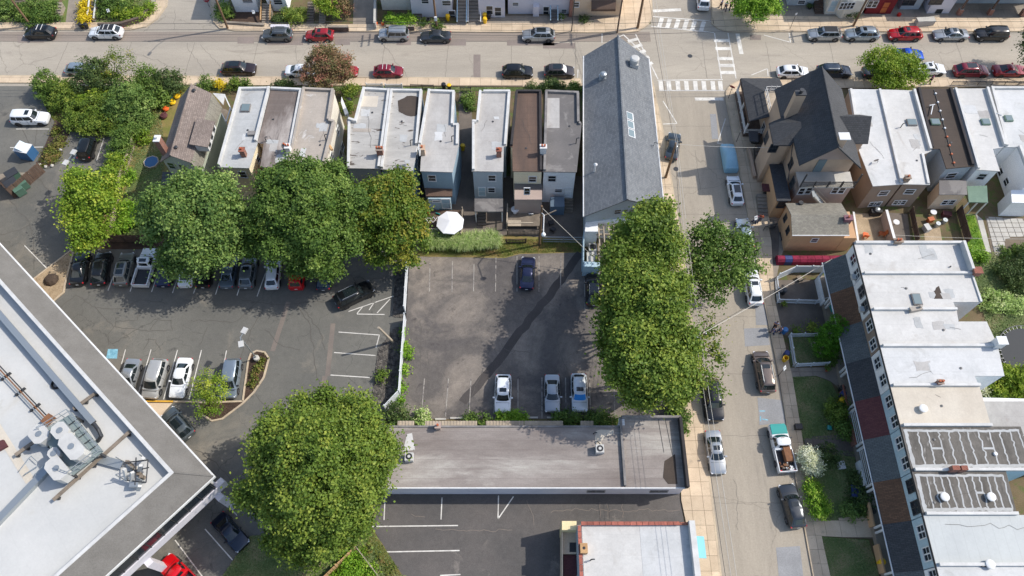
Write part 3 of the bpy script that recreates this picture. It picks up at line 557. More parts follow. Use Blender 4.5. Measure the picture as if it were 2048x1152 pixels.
def dish(T, x, y, z, mat=None):
 c = P(x, y, z+.5); o = MB().tube([(c[0]+.3,c[1]+.1,z),(c[0]+.3,c[1]+.1,z+.4),(c[0],c[1],z+.5)], .025, 6).build('dish_mount', M['dkmetal'], T)
 d = MB().lathe([(.04,0),(.2,.03),(.32,.1),(.33,.12)], (0,0,0), 14).mesh('satellite_dish', mat or M['grey_coping']); put('satellite_dish', d, T, (c[0],c[1],z+.5), (R(-50),0,R(35))); return o
def stairs(name, T, A, B, wd, n, z0, z1, mat, rail=None):
 A = Vector(A); B = Vector(B); d = (B-A)/n; u = d.normalized(); rz = math.atan2(u.y, u.x)
 for i in range(n):
  c = A+d*(i+.5); zt = z0+(z1-z0)*(i+1)/n
  m = MB().obox((0,0,zt/2), (d.length-.015, wd, zt)); put('step', m.mesh('step', mat), T, (c.x, c.y, 0), (0,0,rz))
def gable(name, label, rp, lp, group=None): pass
def roofpoly(T, verts, mat, name='roof', th=.12):
 """sloping roof plane from world corner points, given real thickness"""
 n = len(verts); v = [Vector(p) for p in verts]; nr = (v[1]-v[0]).cross(v[2]-v[0])
 if nr.z < 0: v = v[::-1]
 mb = MB(); mb.add([tuple(p) for p in v]+[(p.x, p.y, p.z-th) for p in v], [tuple(range(n)), tuple(range(2*n-1, n-1, -1))]+[((i+1)%n, i, n+i, n+(i+1)%n) for i in range(n)])
 return mb.build(name, mat, T)
def walls3(T, base, tops, mat, name='wall'):
 n = len(base); mb = MB()
 for i in range(n):
  a, b = base[i], base[(i+1)%n]; mb.add([(a[0],a[1],0),(b[0],b[1],0),(b[0],b[1],tops[(i+1)%n]),(a[0],a[1],tops[i])], [(0,1,2,3)])
 return mb.build(name, mat, T)
def picket(name, label, pts, z0, h, mat, group=None, post=1.8, rails=(.25,.8), slat=.09, gap=.075, solid=False, cat='fence', posth=.12, wd=.03, single_slats=False, px=True, pw=.12):
 """posts, rails and boards along a line"""
 w_ = W(pts, z0) if px else pts; c = cen(w_); T = thing(name, label, cat, (c[0], c[1], z0), group); ct = 0
 for a, b in zip(w_[:-1], w_[1:]):
  A = Vector((*a, 0)); B = Vector((*b, 0)); L = (B-A).length; d = (B-A)/L; k = max(1, round(L/post)); rz = math.atan2(d.y, d.x)
  for i in range(k+1):
   q = A+d*L*i/k
   if i == 0 and ct: continue
   put('post', MB().box(-pw/2, pw/2, -pw/2, pw/2, 0, h+posth).mesh('post', mat), T, (q.x, q.y, z0), (0,0,rz))
  for r in rails:
   put('rail', MB().box(0, L, -.03, .03, r*h-.05, r*h+.05).mesh('rail', mat), T, (A.x, A.y, z0), (0,0,rz))
  n = max(1, int(L/(slat+gap)))
  if single_slats:
   sm = MB().box(-slat/2, slat/2, -wd/2, wd/2, .04, h).mesh('fence_board', mat)
   for i in range(n):
    q = A+d*(i+.5)*(L/n); put('fence_board', sm, T, (q.x-d.y*.05, q.y+d.x*.05, z0), (random.uniform(-.03,.03),0,rz))
  elif solid:
   for i in range(k):
    put('panel', MB().box(.07, L/k-.07, -.018, .018, .04, h).mesh('panel', mat), T, (A.x+d.x*L*i/k, A.y+d.y*L*i/k, z0), (0,0,rz))
  else:
   mb = MB()
   for i in range(n): q = (i+.5)*(L/n); mb.box(q-slat/2, q+slat/2, .031, .031+wd, .05, h)
   o = put('pickets', mb.mesh('pickets', mat), T, (A.x, A.y, z0), (0,0,rz)); o['kind'] = 'stuff'
  ct += 1
 return T
def wallthing(name, label, pts, h, wd, mat, cat='wall', group=None, capm=None):
 w_ = W(pts, h); c = cen(w_); T = thing(name, label, cat, (c[0], c[1], 0), group)
 for i, (a, b) in enumerate(zip(w_[:-1], w_[1:])):
  A = Vector(a); B = Vector(b); d = (B-A).normalized(); n = Vector((-d.y, d.x)); q = [tuple(A+n*wd/2), tuple(A-n*wd/2), tuple(B-n*wd/2), tuple(B+n*wd/2)]
  MB().prism(q, 0, h-.002*(i%2)).build('wall', mat, T)
  q = [tuple(A+n*(wd/2+.04)), tuple(A-n*(wd/2+.04)), tuple(B-n*(wd/2+.04)), tuple(B+n*(wd/2+.04))]; MB().prism(q, h+.001, h+.06+.003*(i%2), bot=True).build('coping', capm or mat, T)
 return T
# ---------------------------------------------------------------- the row houses south of the main street
G1 = 'row houses along the main street'
h = 7.0
def cottage():
 zr, zw, zb, ze = 8.2, 6.3, 6.9, 5.2
 rN, rS = P3(383,168,zr), P3(340.5,311,zr); wN, wS = P3(360,197,zw), P3(320,324,zw); bN, bS = P3(424,187,zb), P3(383,326,zb); eN, eS = P3(444,214,ze), P3(399.5,347,ze)
 base = [wS[:2], eS[:2], eN[:2], wN[:2]]; c = cen(base); T = thing('gable_cottage', 'detached sage cottage with steep brown-grey shingle roof and brick chimney on its west side', 'house', (c[0],c[1],0), 'houses south of the main street')
 ib = inset(base, .3)
 mb = MB(); S0, E0, E1, N0 = ib
 mid_ = lambda a, b, t: (a[0]+(b[0]-a[0])*t, a[1]+(b[1]-a[1])*t)
 wl_ = Vector(eS[:2])-Vector(wS[:2]); tr = (Vector(rS[:2])-Vector(wS[:2])).dot(wl_)/wl_.length_squared; tb = (Vector(bS[:2])-Vector(wS[:2])).dot(wl_)/wl_.length_squared
 for a, b in ((S0, E0), (N0, E1)):
  r_ = mid_(a, b, tr); k = mid_(a, b, tb)
  mb.add([(a[0],a[1],0),(b[0],b[1],0),(b[0],b[1],ze-.1),(k[0],k[1],zb-.15),(r_[0],r_[1],zr-.2),(a[0],a[1],zw-.1)], [(0,1,2,3,4,5)])
 mb.add([(S0[0],S0[1],0),(N0[0],N0[1],0),(N0[0],N0[1],zw-.1),(S0[0],S0[1],zw-.1)], [(0,1,2,3)]); mb.add([(E0[0],E0[1],0),(E1[0],E1[1],0),(E1[0],E1[1],ze-.1),(E0[0],E0[1],ze-.1)], [(0,1,2,3)])
 mb.build('wall', M['w_sage'], T)
 roofpoly(T, [rN, rS, wS, wN], M['shg_brown']); roofpoly(T, [rN, rS, bS, bN], M['shg_brown']); roofpoly(T, [bN, bS, eS, eN], M['shg_old'])
 MB().tube([Vector(rN)+Vector((0,0,.03)), Vector(rS)+Vector((0,0,.03))], .1, 6).build('ridge_cap', M['shg_brown'], T)
 for p in ((343,331),(366,335)): window(T, p, S0, E0, .8, 1.1, frame=M['w_sage'])
 a, b = P3(424,247,7.2), P3(411,294,7.2); A = Vector(a); B = Vector(b); d = (B-A).normalized(); n = Vector((d.y*-1, d.x, 0)); n = n if n.x > 0 else -n
 rz = math.atan2(d.y, d.x)
 MB().obox((A+B)/2-n*.5-Vector((0,0,.35)), ((B-A).length, 1.5, 1.), rz).build('dormer', M['trim'], T)
 roofpoly(T, [A+n*.4+Vector((0,0,.2))-d*.2, B+n*.4+Vector((0,0,.2))+d*.2, B-n*1.7+Vector((0,0,.75))+d*.2, A-n*1.7+Vector((0,0,.75))-d*.2], M['shg_brown'], 'dormer_roof')
 for t in (.18,.5,.82):
  q = A+(B-A)*t+n*.27-Vector((0,0,.33)); o = MB().obox(q, (.62,.06,.6), rz).build('window', M['glass'], T)
  MB().obox(q+Vector((0,0,.33)), (.8,.1,.07), rz).build('lintel', M['trim'], o); MB().obox(q-Vector((0,0,.33)), (.8,.12,.07), rz).build('sill', M['trim'], o)
 c = P(328,277,9.3); MB().box(c[0]-1.15,c[0]-.5,c[1]-.5,c[1]+.4,0,9.3).build('chimney', M['brick'], T); MB().box(c[0]-1.2,c[0]-.45,c[1]-.55,c[1]+.45,9.3,9.42).lathe([(.16,0),(.2,.35)],(c[0]-.82,c[1]-.05,9.42),8).build('chimney_cap', M['trim'], T)
 for x, y in ((387,179),(351,293)): vent(T, x, y, 8.05, .22, .25, M['dkmetal'])
 lp = [P3(329,343,3.4), P3(398,345,3.4), P3(399,362,2.9), P3(327,361,2.9)]; roofpoly(T, [P3(325,344,3.5),P3(401,345,3.5),P3(402,370,2.9),P3(322,369,2.9)], M['shg_slate'], 'rear_porch_roof')
 MB().prism(W([(326,346),(400,347),(401,366),(323,366)],2.8), 0, 2.85).build('rear_porch', M['w_white'], T)
 pr = W([(425,186),(450,188),(446,209)], 4.2); MB().prism(pr, 4.05, 4.2, bot=True).build('porch_roof', M['coping'], T)
 for a, b in (((449,190),(461,216)),((461,216),(452,246)),((444,228),(453,246))): MB().beam(P3(*a,4.1), P3(*b,4.1), .14, .16).build('porch_beam', M['trim'], T)
 for a in ((461,216),(452,246)): q = P(*a,4.1); MB().box(q[0]-.08,q[0]+.08,q[1]-.08,q[1]+.08,0,4.03).build('porch_post', M['trim'], T)
 MB().prism(W([(436,214),(455,220),(447,244),(432,240)],.9), 0, .9).build('porch_deck', M['wood'], T)
cottage()
def row(label, pts, h, wall, roof, par, **k): return block('row_house', label, pts, h, wall, roof, par, group=G1, **k)
T, p = row('row house with bluish-white roof next to the cottage, cream rear wall', [(480,178),(541,177),(514,284),(497,335),(437,333)], h, M['w_cream'], M['row_roof'], [0,(1,.45),(4,.4)])
window(T, (486,349), p[4], p[3], .8, 1.1); skylight(T, 491,215,h,1.,1.1); chimney(T, 489,311,h,.6,.6,1.1,M['brick'],1); MB().box(P(511,269,h)[0]-.9,P(511,269,h)[0]+.4,P(511,269,h)[1]-.3,P(511,269,h)[1]+.3,h,h+.35).build('roof_hatch', M['grey_coping'], T)
window(T, (516,318), p[2], p[3], .7, 1.)
T, p = row('row house with dark stained roof, middle of the western trio', [(543,177),(604,180),(575,333),(522,333),(529,287),(516.5,284)], h, M['w_tan'], M['stain_roof'], [0,(1,.3)])
pipe_vent(T, 533,283,h,.7)
T, p = row('row house with sandy grey roof ending the western trio, pale side wall with windows', [(607,178),(668,181),(659,242),(670,245),(650,326),(637,334),(577,334)], h, M['w_beige'], M['tan_roof'], [0,(1,.45),(2,.45),(3,.4),(6,.45)], pmat=M['tan_roof'])
pipe_vent(T, 652,280,h,.9); chimney(T, 580,306,h,.55,.7,1.3,M['trim'],2); chimney(T, 573,301,h,.5,.5,1.0,M['grey_coping'],1)
for q in ((686,205),(690,222),(676,262),(682,285),(678,300),(661,305)): window(T, q, p[3], p[4], .8, 1.1, z=5.3 if q[0] < 677 else 2.3)
MB().tube([P3(655,285,6.9), P3(664,300,6.9)], .18, 6).build('gutter_box', M['wood_new'], T)
MB().prism(W([(683,193),(697,226),(690,230),(682,205)],4.), 3.6, 4., bot=True).build('side_awning', M['trim'], T)
T, p = row('row house with tan patched corner on its white roof, in the middle trio', [(727,178),(780,181),(760,336),(695,335),(697,242),(709,246)], h, M['w_grey'], M['peel_roof'], [0,(1,.4),(5,.45),(4,.5),(3,.25)])
sheet_ = MB().prism(W([(722,192),(757,192),(754,214),(719,213)], h+.02), h, h+.02).build('roof_patch', M['cream_roof'], T); chimney(T, 762,311,h,.75,.6,1.3,M['brick'],3)
MB().prism(W([(706,256),(742,257),(741,264),(705,263)], h+.02), h, h+.02).build('roof_patch', M['tan_roof'], T)
T, p = row('row house with big round black patch on its peeling white roof', [(782,181),(844,182),(835,290),(824,341),(762,337)], h, M['w_blue'], M['peel_roof'], [0,(1,.4),(4,.4)])
bp = W([(806,196),(822,190),(838,194),(839,215),(834,232),(822,233),(806,228),(798,222),(797,208)], h); r_ = random.Random(3)
MB().prism([(x+r_.gauss(0,.06), y+r_.gauss(0,.06)) for x, y in jag(bp+[bp[0]], .5, .08, 2)[:-1]], h, h+.02).build('roof_patch', M['dkbrown_roof'], T); pipe_vent(T, 822,291,h,.9)
for q in ((834,306),(836,331)): window(T, q, p[2], p[3], .7, 1.1)
T, p = row('row house with blue rear siding and smooth pale roof, east end of the middle trio', [(857,182),(909,184),(906,250),(917,249),(916,290),(904,343),(842,341),(845,293),(838,290)], h, M['w_blue'], M['grey_roof'], [0,(1,.35),(2,.3),(3,.3),(8,.45)])
window(T, (864,356), p[6], p[5], .85, 1.1); chimney(T, 846,307,h,.6,.7,1.1,M['stucco_tan'],1); pipe_vent(T, 904,283,h,.9); window(T, (838,300), p[6], p[7], .7, 1.)
MB().prism(W([(849,374),(905,373),(904,392),(852,392)],3.4), 3.1, 3.4, bot=True).build('kitchen_roof', M['brown_roof'], T)
q = W([(854,398),(902,398),(902,376),(856,376)], 3.2); MB().prism(inset(q,.1), 0, 3.1).build('kitchen_wing', M['w_ltblue'], T)
iq = inset(q,.1); o = window(T, (892,407), iq[0], iq[1], .95, 1.9, frame=M['trim'], glass=M['w_ltblue'], nm_='door'); window(T, (873,402), iq[0], iq[1], .9, .3)
h = 6.6
T, p = row('narrow row house with pale roof and blue-grey rear siding, beside the alley', [(967,183),(1020,183),(1012,291),(1006,292),(1005,342),(945,341),(945,243),(953,244),(959,184)], h, M['w_grey'], M['grey_roof'], [0,(6,.4),(7,.4),(5,.35),(1,.3)])
window(T, (984,356), p[5], p[4], .85, 1.1); chimney(T, 998,312,h,.6,.5,1.2,M['brick'],1); window(T, (983,380), p[5], p[4], .8, .9); window(T, (964,383), p[5], p[4], .8, 1.7, glass=M['w_ltblue'], nm_='door')
MB().prism(W([(949,397),(1006,397),(1006,423),(949,423)],2.9), 2.7, 2.9, bot=True).build('porch_roof', M['dkgrey_roof'], T)
for a in ((951,420),(1004,420)): q = P(*a,2.7); MB().box(q[0]-.07,q[0]+.07,q[1]-.07,q[1]+.07,0,2.7).build('porch_post', M['trim'], T)
stairs('step', T, P(964,452), P(964,428), 1.1, 5, 0, .9, M['conc_dk'])
for q in ((1008,300),(1008,325)): window(T, q, p[3], p[4], .7, 1.)
T, p = row('row house with ribbed brown roof and cream rear wall', [(1032,183),(1082,183),(1084,342),(1027,341),(1026,293),(1021,292)], h, M['w_cream'], M['brown_roof'], [(0,.35),(1,.3),(5,.35)], pmat=M['dark_coping'])
window(T, (1065,358), p[3], p[2], .85, 1.0); chimney(T, 1086,308,h,.75,.55,1.4,M['trim'],2)
MB().prism(W([(1028,367),(1084,367),(1084,377),(1028,377)],3.9), 3.7, 3.9, bot=True).build('awning_roof', M['dkgrey_roof'], T)
q = W([(1029,399),(1084,399),(1084,371),(1029,371)], 3.7); MB().prism(q, 0, 3.7).build('rear_wing', M['stucco_pk'], T); window(T, (1054,382), q[0], q[1], .6, 1.2)
T, p = row('row house with flat dark grey roof and white rear wall beside the big gabled building', [(1091,183),(1157,186),(1158,246),(1162,247),(1152,343),(1087,342)], h, M['w_white'], M['dkgrey_roof'], [(0,.35),(1,.35),(2,.3),(5,.35)], pmat=M['grey_coping'])
MB().prism(W([(1092,196),(1119,196),(1119,256),(1092,256)], h+.02), h, h+.02).build('roof_patch', M['grey_roof'], T); pipe_vent(T, 1152,287,h,.9)
window(T, (1104,357), p[5], p[4], .9, 1.1); window(T, (1117,381), p[5], p[4], .85, .6); window(T, (1136,385), p[5], p[4], .9, 1.7, glass=M['w_white'], nm_='door')
stairs('step', T, P(1134,426), P(1134,400), 1.5, 6, 0, 1.1, M['wood']); MB().obox(P3(1114,412,1.), (1.8,1.5,1.9)).build('bulkhead_door', plain('slate_blue_paint', srgb(90,108,124), .6), T)
# ---------------------------------------------------------------- big gabled building on the corner
def bigbarn():
 ze, zr = 5.5, 8.0
 W0, W1, E0, E1, N, S = P3(1168,112,ze), P3(1168,433,ze), P3(1297,117,ze), P3(1327,414,ze), P3(1237,82,zr), P3(1255,403,zr)
 N = (N[0], (W0[1]+E0[1])/2+.35, zr); S = (S[0], (W1[1]+E1[1])/2, zr)
 c = ((W0[0]+E1[0])/2, (W0[1]+E1[1])/2, 0); T = thing('corner_gabled_building', 'long gabled building with grey shingle roof and three-pane skylight on the street corner', 'building', c, 'large buildings')
 ib = inset([W1[:2], E1[:2], E0[:2], W0[:2]], .35); a, b, c2, d = ib
 mb = MB()
 for p, q, r_ in ((a, b, S), (c2, d, N)):
  m = (p[0]+(q[0]-p[0])*.5, p[1]+(q[1]-p[1])*.5); mx = (r_[0], p[1]+(q[1]-p[1])*((r_[0]-p[0])/(q[0]-p[0])))
  mb.add([(p[0],p[1],0),(q[0],q[1],0),(q[0],q[1],ze-.05),(mx[0],mx[1],zr-.2),(p[0],p[1],ze-.05)], [(0,1,2,3,4)])
 for p, q in ((b, c2), (d, a)): mb.add([(p[0],p[1],0),(q[0],q[1],0),(q[0],q[1],ze-.05),(p[0],p[1],ze-.05)], [(0,1,2,3)])
 mb.build('wall', M['w_grey'], T)
 Nr = Vector(N)+Vector((0,1.,0)); roofpoly(T, [tuple(Nr), S, W1, W0], M['shg_grey'], th=.18); roofpoly(T, [tuple(Nr), S, E1, E0], M['shg_grey'], th=.18)
 MB().tube([Nr+Vector((0,0,.03)), Vector(S)+Vector((0,0,.03))], .16, 6).build('ridge_cap', M['shg_grey'], T)
 MB().tube([Vector(W0)-Vector((.07,0,.05)), Vector(W1)-Vector((.07,0,.05))], .09, 6).build('gutter', M['trim'], T); MB().tube([Vector(E0)+Vector((.07,0,-.05)), Vector(E1)+Vector((.07,0,-.05))], .09, 6).build('gutter', M['trim'], T)
 def onroof(x, y):           # find the spot on the east or west slope
  z = 6.5
  for _ in range(12):
   q = P(x, y, z); ridge = S[0]+(Nr.x-S[0])*(q[1]-S[1])/(Nr.y-S[1]); ee = (E1[0]+(E0[0]-E1[0])*(q[1]-E1[1])/(E0[1]-E1[1])) if q[0] > ridge else (W1[0]+(W0[0]-W1[0])*(q[1]-W1[1])/(W0[1]-W1[1]))
   z = zr-(zr-ze)*abs((q[0]-ridge)/(ee-ridge))
  return (q[0], q[1], z), (zr-ze)/abs(ee-ridge)
 fr = MB()
 for i in range(3):
  q, sl = onroof(1259.5+i*1.6, 233+i*17); t = math.atan(sl); k = MB().obox(q, (1.05,1.25,.16), 0, tilt=('Y', t)).build('skylight', M['trim'], T); MB().obox((q[0],q[1],q[2]+.075), (.86,1.05,.05), 0, tilt=('Y', t)).build('pane', M['glass_sky'], k)
 q, _ = onroof(1267,131); MB().box(q[0]-.55,q[0]+.55,q[1]-.5,q[1]+.5,q[2]-.3,q[2]+.5).lathe([(.5,0),(.62,.3),(.62,.8),(.45,.95)], (q[0],q[1],q[2]+.5), 16).build('roof_exhaust', M['hvac'], T, 30)
 q, _ = onroof(1206,155); MB().box(q[0]-.5,q[0]+.5,q[1]-.45,q[1]+.45,q[2]-.3,q[2]+.2).lathe([(.35,0),(.45,.2),(.42,.55),(.2,.7)], (q[0],q[1],q[2]+.2), 14).build('roof_exhaust', M['metal'], T, 30)
 q, _ = onroof(1189,343); MB().tube([q, (q[0],q[1],q[2]+1.3)], .1, 8).lathe([(.2,0),(.24,.1),(.1,.25)], (q[0],q[1],q[2]+1.3), 10).build('vent_pipe', M['trim'], T)
 q, _ = onroof(1307,292); MB().tube([q,(q[0],q[1],q[2]+.7),(q[0]+.8,q[1]-.3,q[2]+.8)], .035, 6).tube([(q[0]+.3,q[1]-.5,q[2]+.8),(q[0]+.5,q[1]+.3,q[2]+.8)], .025, 5).build('antenna', M['dkmetal'], T)
 for x in (1237,1250.5,1264): window(T, (x,423-(x-1237)*.03), a, b, .95, .85, frame=M['w_grey'])
 wg = W([(1172,435),(1300,433),(1300,445),(1196,445),(1196,463),(1170,463)], 3.6); o = MB().prism(wg, 0, 3.6).build('rear_wing', M['w_white'], T)
 MB().prism(W([(1167,533),(1200,534),(1200,524),(1168,523)], 2.3), 0, 2.3).build('court_wall', M['w_ltblue'], T)
 cw = W([(1167,463),(1169,463),(1168,524),(1166,524)], 2.35); MB().prism(cw, 0, 2.35).build('court_wall', M['w_ltblue'], T)
 MB().prism(W([(1174,512),(1190,512),(1190,523),(1174,523)], 1.4), 0, 1.4).build('storage_chest', M['hvac'], T)
 c3 = P(1186,494,1.2); MB().box(c3[0]-.5,c3[0]+.5,c3[1]-.5,c3[1]+.5,0,1.2).build('condenser', M['hvac'], T); MB().lathe([(.42,0),(.42,.06)], (c3[0],c3[1],1.2), 16).build('fan_grille', M['black'], T)
 for x, y in ((1178,470),(1176,478),(1183,479)): c3 = P(x,y,.6); MB().obox((c3[0],c3[1],.35), (.5,.4,.7)).build('gas_meter', M['metal'], T)
 Pg = thing('pergola', 'grey wooden pergola over the back patio of the gabled building', 'pergola', P3(1240,480,0)); z = 3.1
 x0, y1 = P(1196,440,z); x1, _ = P(1275,440,z); _, y0 = P(1200,514,z)
 for i in range(9):
  x = x0+(x1-x0)*i/8; MB().box(x-.06,x+.06,y0,y1,z,z+.2).build('rafter', M['pale_wood'], Pg)
 for y in (y0+.3, (y0+y1)/2+.6, y1-.3): MB().box(x0-.3,x1+.3,y-.08,y+.08,z-.24,z-.002).build('beam', M['pale_wood'], Pg)
 for x in (x0+.2, (x0+x1)/2, x1-.2):
  for y in (y0+.3, y1-.3): MB().box(x-.09,x+.09,y-.09,y+.09,0,z-.244).build('post', M['pale_wood'], Pg)
 for k, (i, t) in enumerate(((0,.72),(1,.6),(2,.72),(3,.6),(4,.72),(5,.6))): x = x0+(x1-x0)*i/8; xx = x0+(x1-x0)*(i+1)/8; y = y0+(y1-y0)*t; MB().box(x+.07,xx-.07,y-.05,y+.05,z+.02,z+.14).build('blocking', M['pale_wood'], Pg)
 MB().box(x0-.1,x1,y0-.9,y0-.2,0,.75).build('planter_bench', M['wood'], Pg)
 patio = sheet('patio', [(1196,445),(1300,445),(1300,535),(1196,535)], .016, M['conc'])
bigbarn()
# ---------------------------------------------------------------- long white building between the lots
def longwhite():
 h = 3.55; p1 = W([(766,972),(1250,972),(1250,857),(766,857)], h)
 T = thing('long_white_building', 'long low white building with mauve-grey flat roof between the two lots', 'building', (2,21,0), 'large buildings')
 E = W([(1250,972),(1372,972),(1360,836),(1243,836)], h); X0, Y0 = p1[0]; X1 = E[1][0]; Y1 = p1[3][1]; Xm = p1[1][0]; Ye = E[3][1]
 MB().prism([(X0,Y0),(Xm,Y0),(Xm,Y1),(X0,Y1)], 0, h-.12).build('wall', M['wall_white'], T); MB().prism([(Xm+.004,Y0),(X1,Y0),(X1,Ye),(Xm+.004,Ye)], 0, h-.12).build('wall', M['wall_white'], T)
 MB().prism([(X0-.15,Y0-.15),(Xm,Y0-.15),(Xm,Y1+.15),(X0-.15,Y1+.15)], h-.118, h, bot=True).build('roof', M['mauve_roof'], T)
 MB().prism([(Xm+.01,Y0-.15),(X1,Y0-.15),(X1,Ye),(Xm+.01,Ye)], h-.118, h+.1, bot=True).build('roof', M['mauve_roof'], T)
 MB().box(X0-.17,X1+.02,Y0-.27,Y0-.152,h-.2,h+.08).build('fascia', M['trim'], T)
 MB().box(X0-.17,Xm-.15,Y1+.1,Y1+.3,h-.1,h+.12).build('parapet', M['grey_coping'], T)
 MB().box(Xm-.12,Xm+.12,Y0,Ye,h+.101,h+.35).build('party_parapet', M['grey_coping'], T)
 MB().box(Xm+.121,X1+.1,Ye-.2,Ye+.05,h+.101,h+.75).build('parapet', M['grey_coping'], T); MB().box(X1-.15,X1+.15,Y0-.28,Ye-.201,h+.101,h+1.05).build('parapet', M['dark_coping'], T)
 MB().box(Xm-.12,Xm+.4,Y1+.31,Ye-.01,h-.4,h+.3).build('stair_bulkhead', M['w_white'], T)
 A, B = (X0,Y0), (X1,Y0)
 for x in (1192,1318): window(T, (x,982), A, B, 1.7, .55, 'double', frame=M['grey_coping'])
 chimney(T, 877,856,h,.5,.5,.8,M['stucco_pk'],1)
 for x, y in ((818,913),(1200,897)):
  c = P(x,y,h+.8); U = MB().box(c[0]-.42,c[0]+.42,c[1]-.42,c[1]+.42,h+.1,h+.85).build('condenser', M['hvac'], T); MB().lathe([(.34,0),(.34,.03)], (c[0],c[1],h+.85), 16).build('fan_grille', M['black'], U); MB().lathe([(.16,0),(.16,.03)], (c[0],c[1],h+.882), 10).build('fan_hub', M['hvac'], U)
 c = P(1195,884,h); MB().tube([(c[0],c[1],h+.05),(c[0],c[1],h+.3),(c[0]+.4,c[1]-.6,h+.3)], .05, 6).build('line_set', M['dkmetal'], T); pipe_vent(T, 1187,868,h,.3)
 rp = MB().prism(W([(1192,862),(1200,859),(1228,860),(1227,868),(1210,873),(1202,884),(1206,892),(1192,892),(1190,878)], h+.03), h+.001, h+.02).build('roof_patch', M['cream_roof'], T)
 MB().prism(W([(814,868),(824,866),(830,900),(806,902)], h+.02), h+.001, h+.015).build('roof_patch', M['white_roof'], T)
 MB().prism(W([(1329,922),(1340,915),(1350,908),(1355,968),(1336,968),(1326,955)], h+.12), h+.101, h+.118).build('roof_patch', M['dkbrown_roof'], T)
 for a, b in (((1316,836),(1328,905)),((1330,836),(1346,915))): polyline_strip(mb := MB(), W([a,b], h+.12), .05, h+.125); mb.build('roof_cable', M['wire'], T)
 for i, (a, b) in enumerate(((795,828),(850,954),(972,1048),(1049,1126),(1161,1187))):
  q = W([(a,855),(b,855),(b,841),(a,841)], 2.6); o = MB().prism([(q[0][0],Y1+.31),(q[1][0],Y1+.31),(q[2][0],q[2][1]),(q[3][0],q[3][1])], 2.4, 2.47, bot=True).build('metal_awning', M['pale_wood'], T)
  n = int((q[1][0]-q[0][0])/.32)
  mb = MB()
  for k in range(n): x = q[0][0]+(k+.5)*(q[1][0]-q[0][0])/n; mb.box(x-.05,x+.05,Y1+.31,q[2][1],2.472,2.52)
  r_ = mb.build('awning_ribs', M['pale_wood'], o)
longwhite()
# ---------------------------------------------------------------- shop at the bottom
def shop():
 h = 5.2; q = W([(1162,1044),(1378,1044)], h); X0, Y1 = q[0]; X1 = q[1][0]; Y0 = -4
 T = thing('brick_shop', 'flat roofed shop with terracotta brick coping and pale roof at the bottom edge', 'building', ((X0+X1)/2, 3, 0), 'large buildings')
 MB().prism([(X0,Y0),(X1,Y0),(X1,Y1),(X0,Y1)], 0, h-.4).build('wall', M['w_white'], T); Xs = P(1281,1080,h-.3)[0]
 MB().prism([(X0+.1,Y0),(Xs,Y0),(Xs,Y1-.1),(X0+.1,Y1-.1)], h-.399, h-.3).build('roof', M['white_roof'], T); MB().prism([(Xs,Y0),(X1-.1,Y0),(X1-.1,Y1-.1),(Xs,Y1-.1)], h-.399, h-.285).build('roof', M['white_roof2'], T)
 MB().box(X0,X1,Y1-.26,Y1,h-.398,h-.05).build('parapet', M['brick'], T); n = 24
 mb = MB().box(0,.56,0,.34,0,.1); me = mb.mesh('coping_brick', M['brick_cap'])
 n = int((X1-X0-.6)/.6)
 for i in range(n): put('coping_brick', me, T, (X0+i*.6, Y1-.3, h-.05))
 mv = MB().box(0,.34,0,.56,0,.1).mesh('coping_brick', M['brick_cap'])
 for i in range(14): put('coping_brick', mv, T, (X0-.34, Y1-.9-i*.6, h-.05))
 MB().box(X1-.1,X1+.45,Y0,Y1+.05,h-.397,h+.55).build('street_parapet', M['coping'], T)
 MB().box(X0-.36,X0-.005,Y0,Y1-.3,0,h-.052).build('side_wall', M['w_grey'], T)
 c = P(1167,1098,h); MB().box(c[0]-.35,c[0]+.35,c[1]-.45,c[1]+.45,h-.3,h+.6).build('chimney', M['wood_new'], T); MB().lathe([(.14,0),(.14,.02)], (c[0],c[1],h+.6), 12).build('flue', M['black'], T)
 pipe_vent(T, 1181,1121,h-.3,.6)
 a = W([(1394,1072),(1404,1072),(1410,1116),(1400,1116)], 2.6); roofpoly(T, [(X1+.46,a[0][1],2.9),(X1+2.,a[1][1],2.35),(X1+2.,a[2][1],2.35),(X1+.46,a[3][1],2.9)], M['aqua'], 'awning', .06)
 A = thing('annex', 'cream stair annex with maroon roof strip beside the shop', 'building', (X0-1.2, 8, 0)); z = 4.2
 b = W([(1124,1042),(1153,1042),(1153,1060),(1124,1060)], z); MB().prism(b, 0, z).build('wall', M['w_yellow'], A)
 b2 = W([(1126,1061),(1153,1061),(1153,1108),(1126,1108)], 2.8); MB().prism(b2, 0, 2.8).build('wall', M['w_tan'], A); MB().prism(W([(1139,1085),(1152,1085),(1152,1104),(1139,1104)],2.82), 2.8, 2.83).build('hatch', M['black'], A)
 b3 = W([(1127,1110),(1153,1110),(1153,1150),(1127,1150)], 2.6); MB().prism(b3, 0, 2.6).build('maroon_roof', M['shg_maroon'], A)
 w1 = W([(1124,1061),(1125.8,1061),(1125.8,1160),(1124,1160)], 3.3); MB().prism(w1, 0, 3.3).build('wall', M['w_tan'], A)
shop()
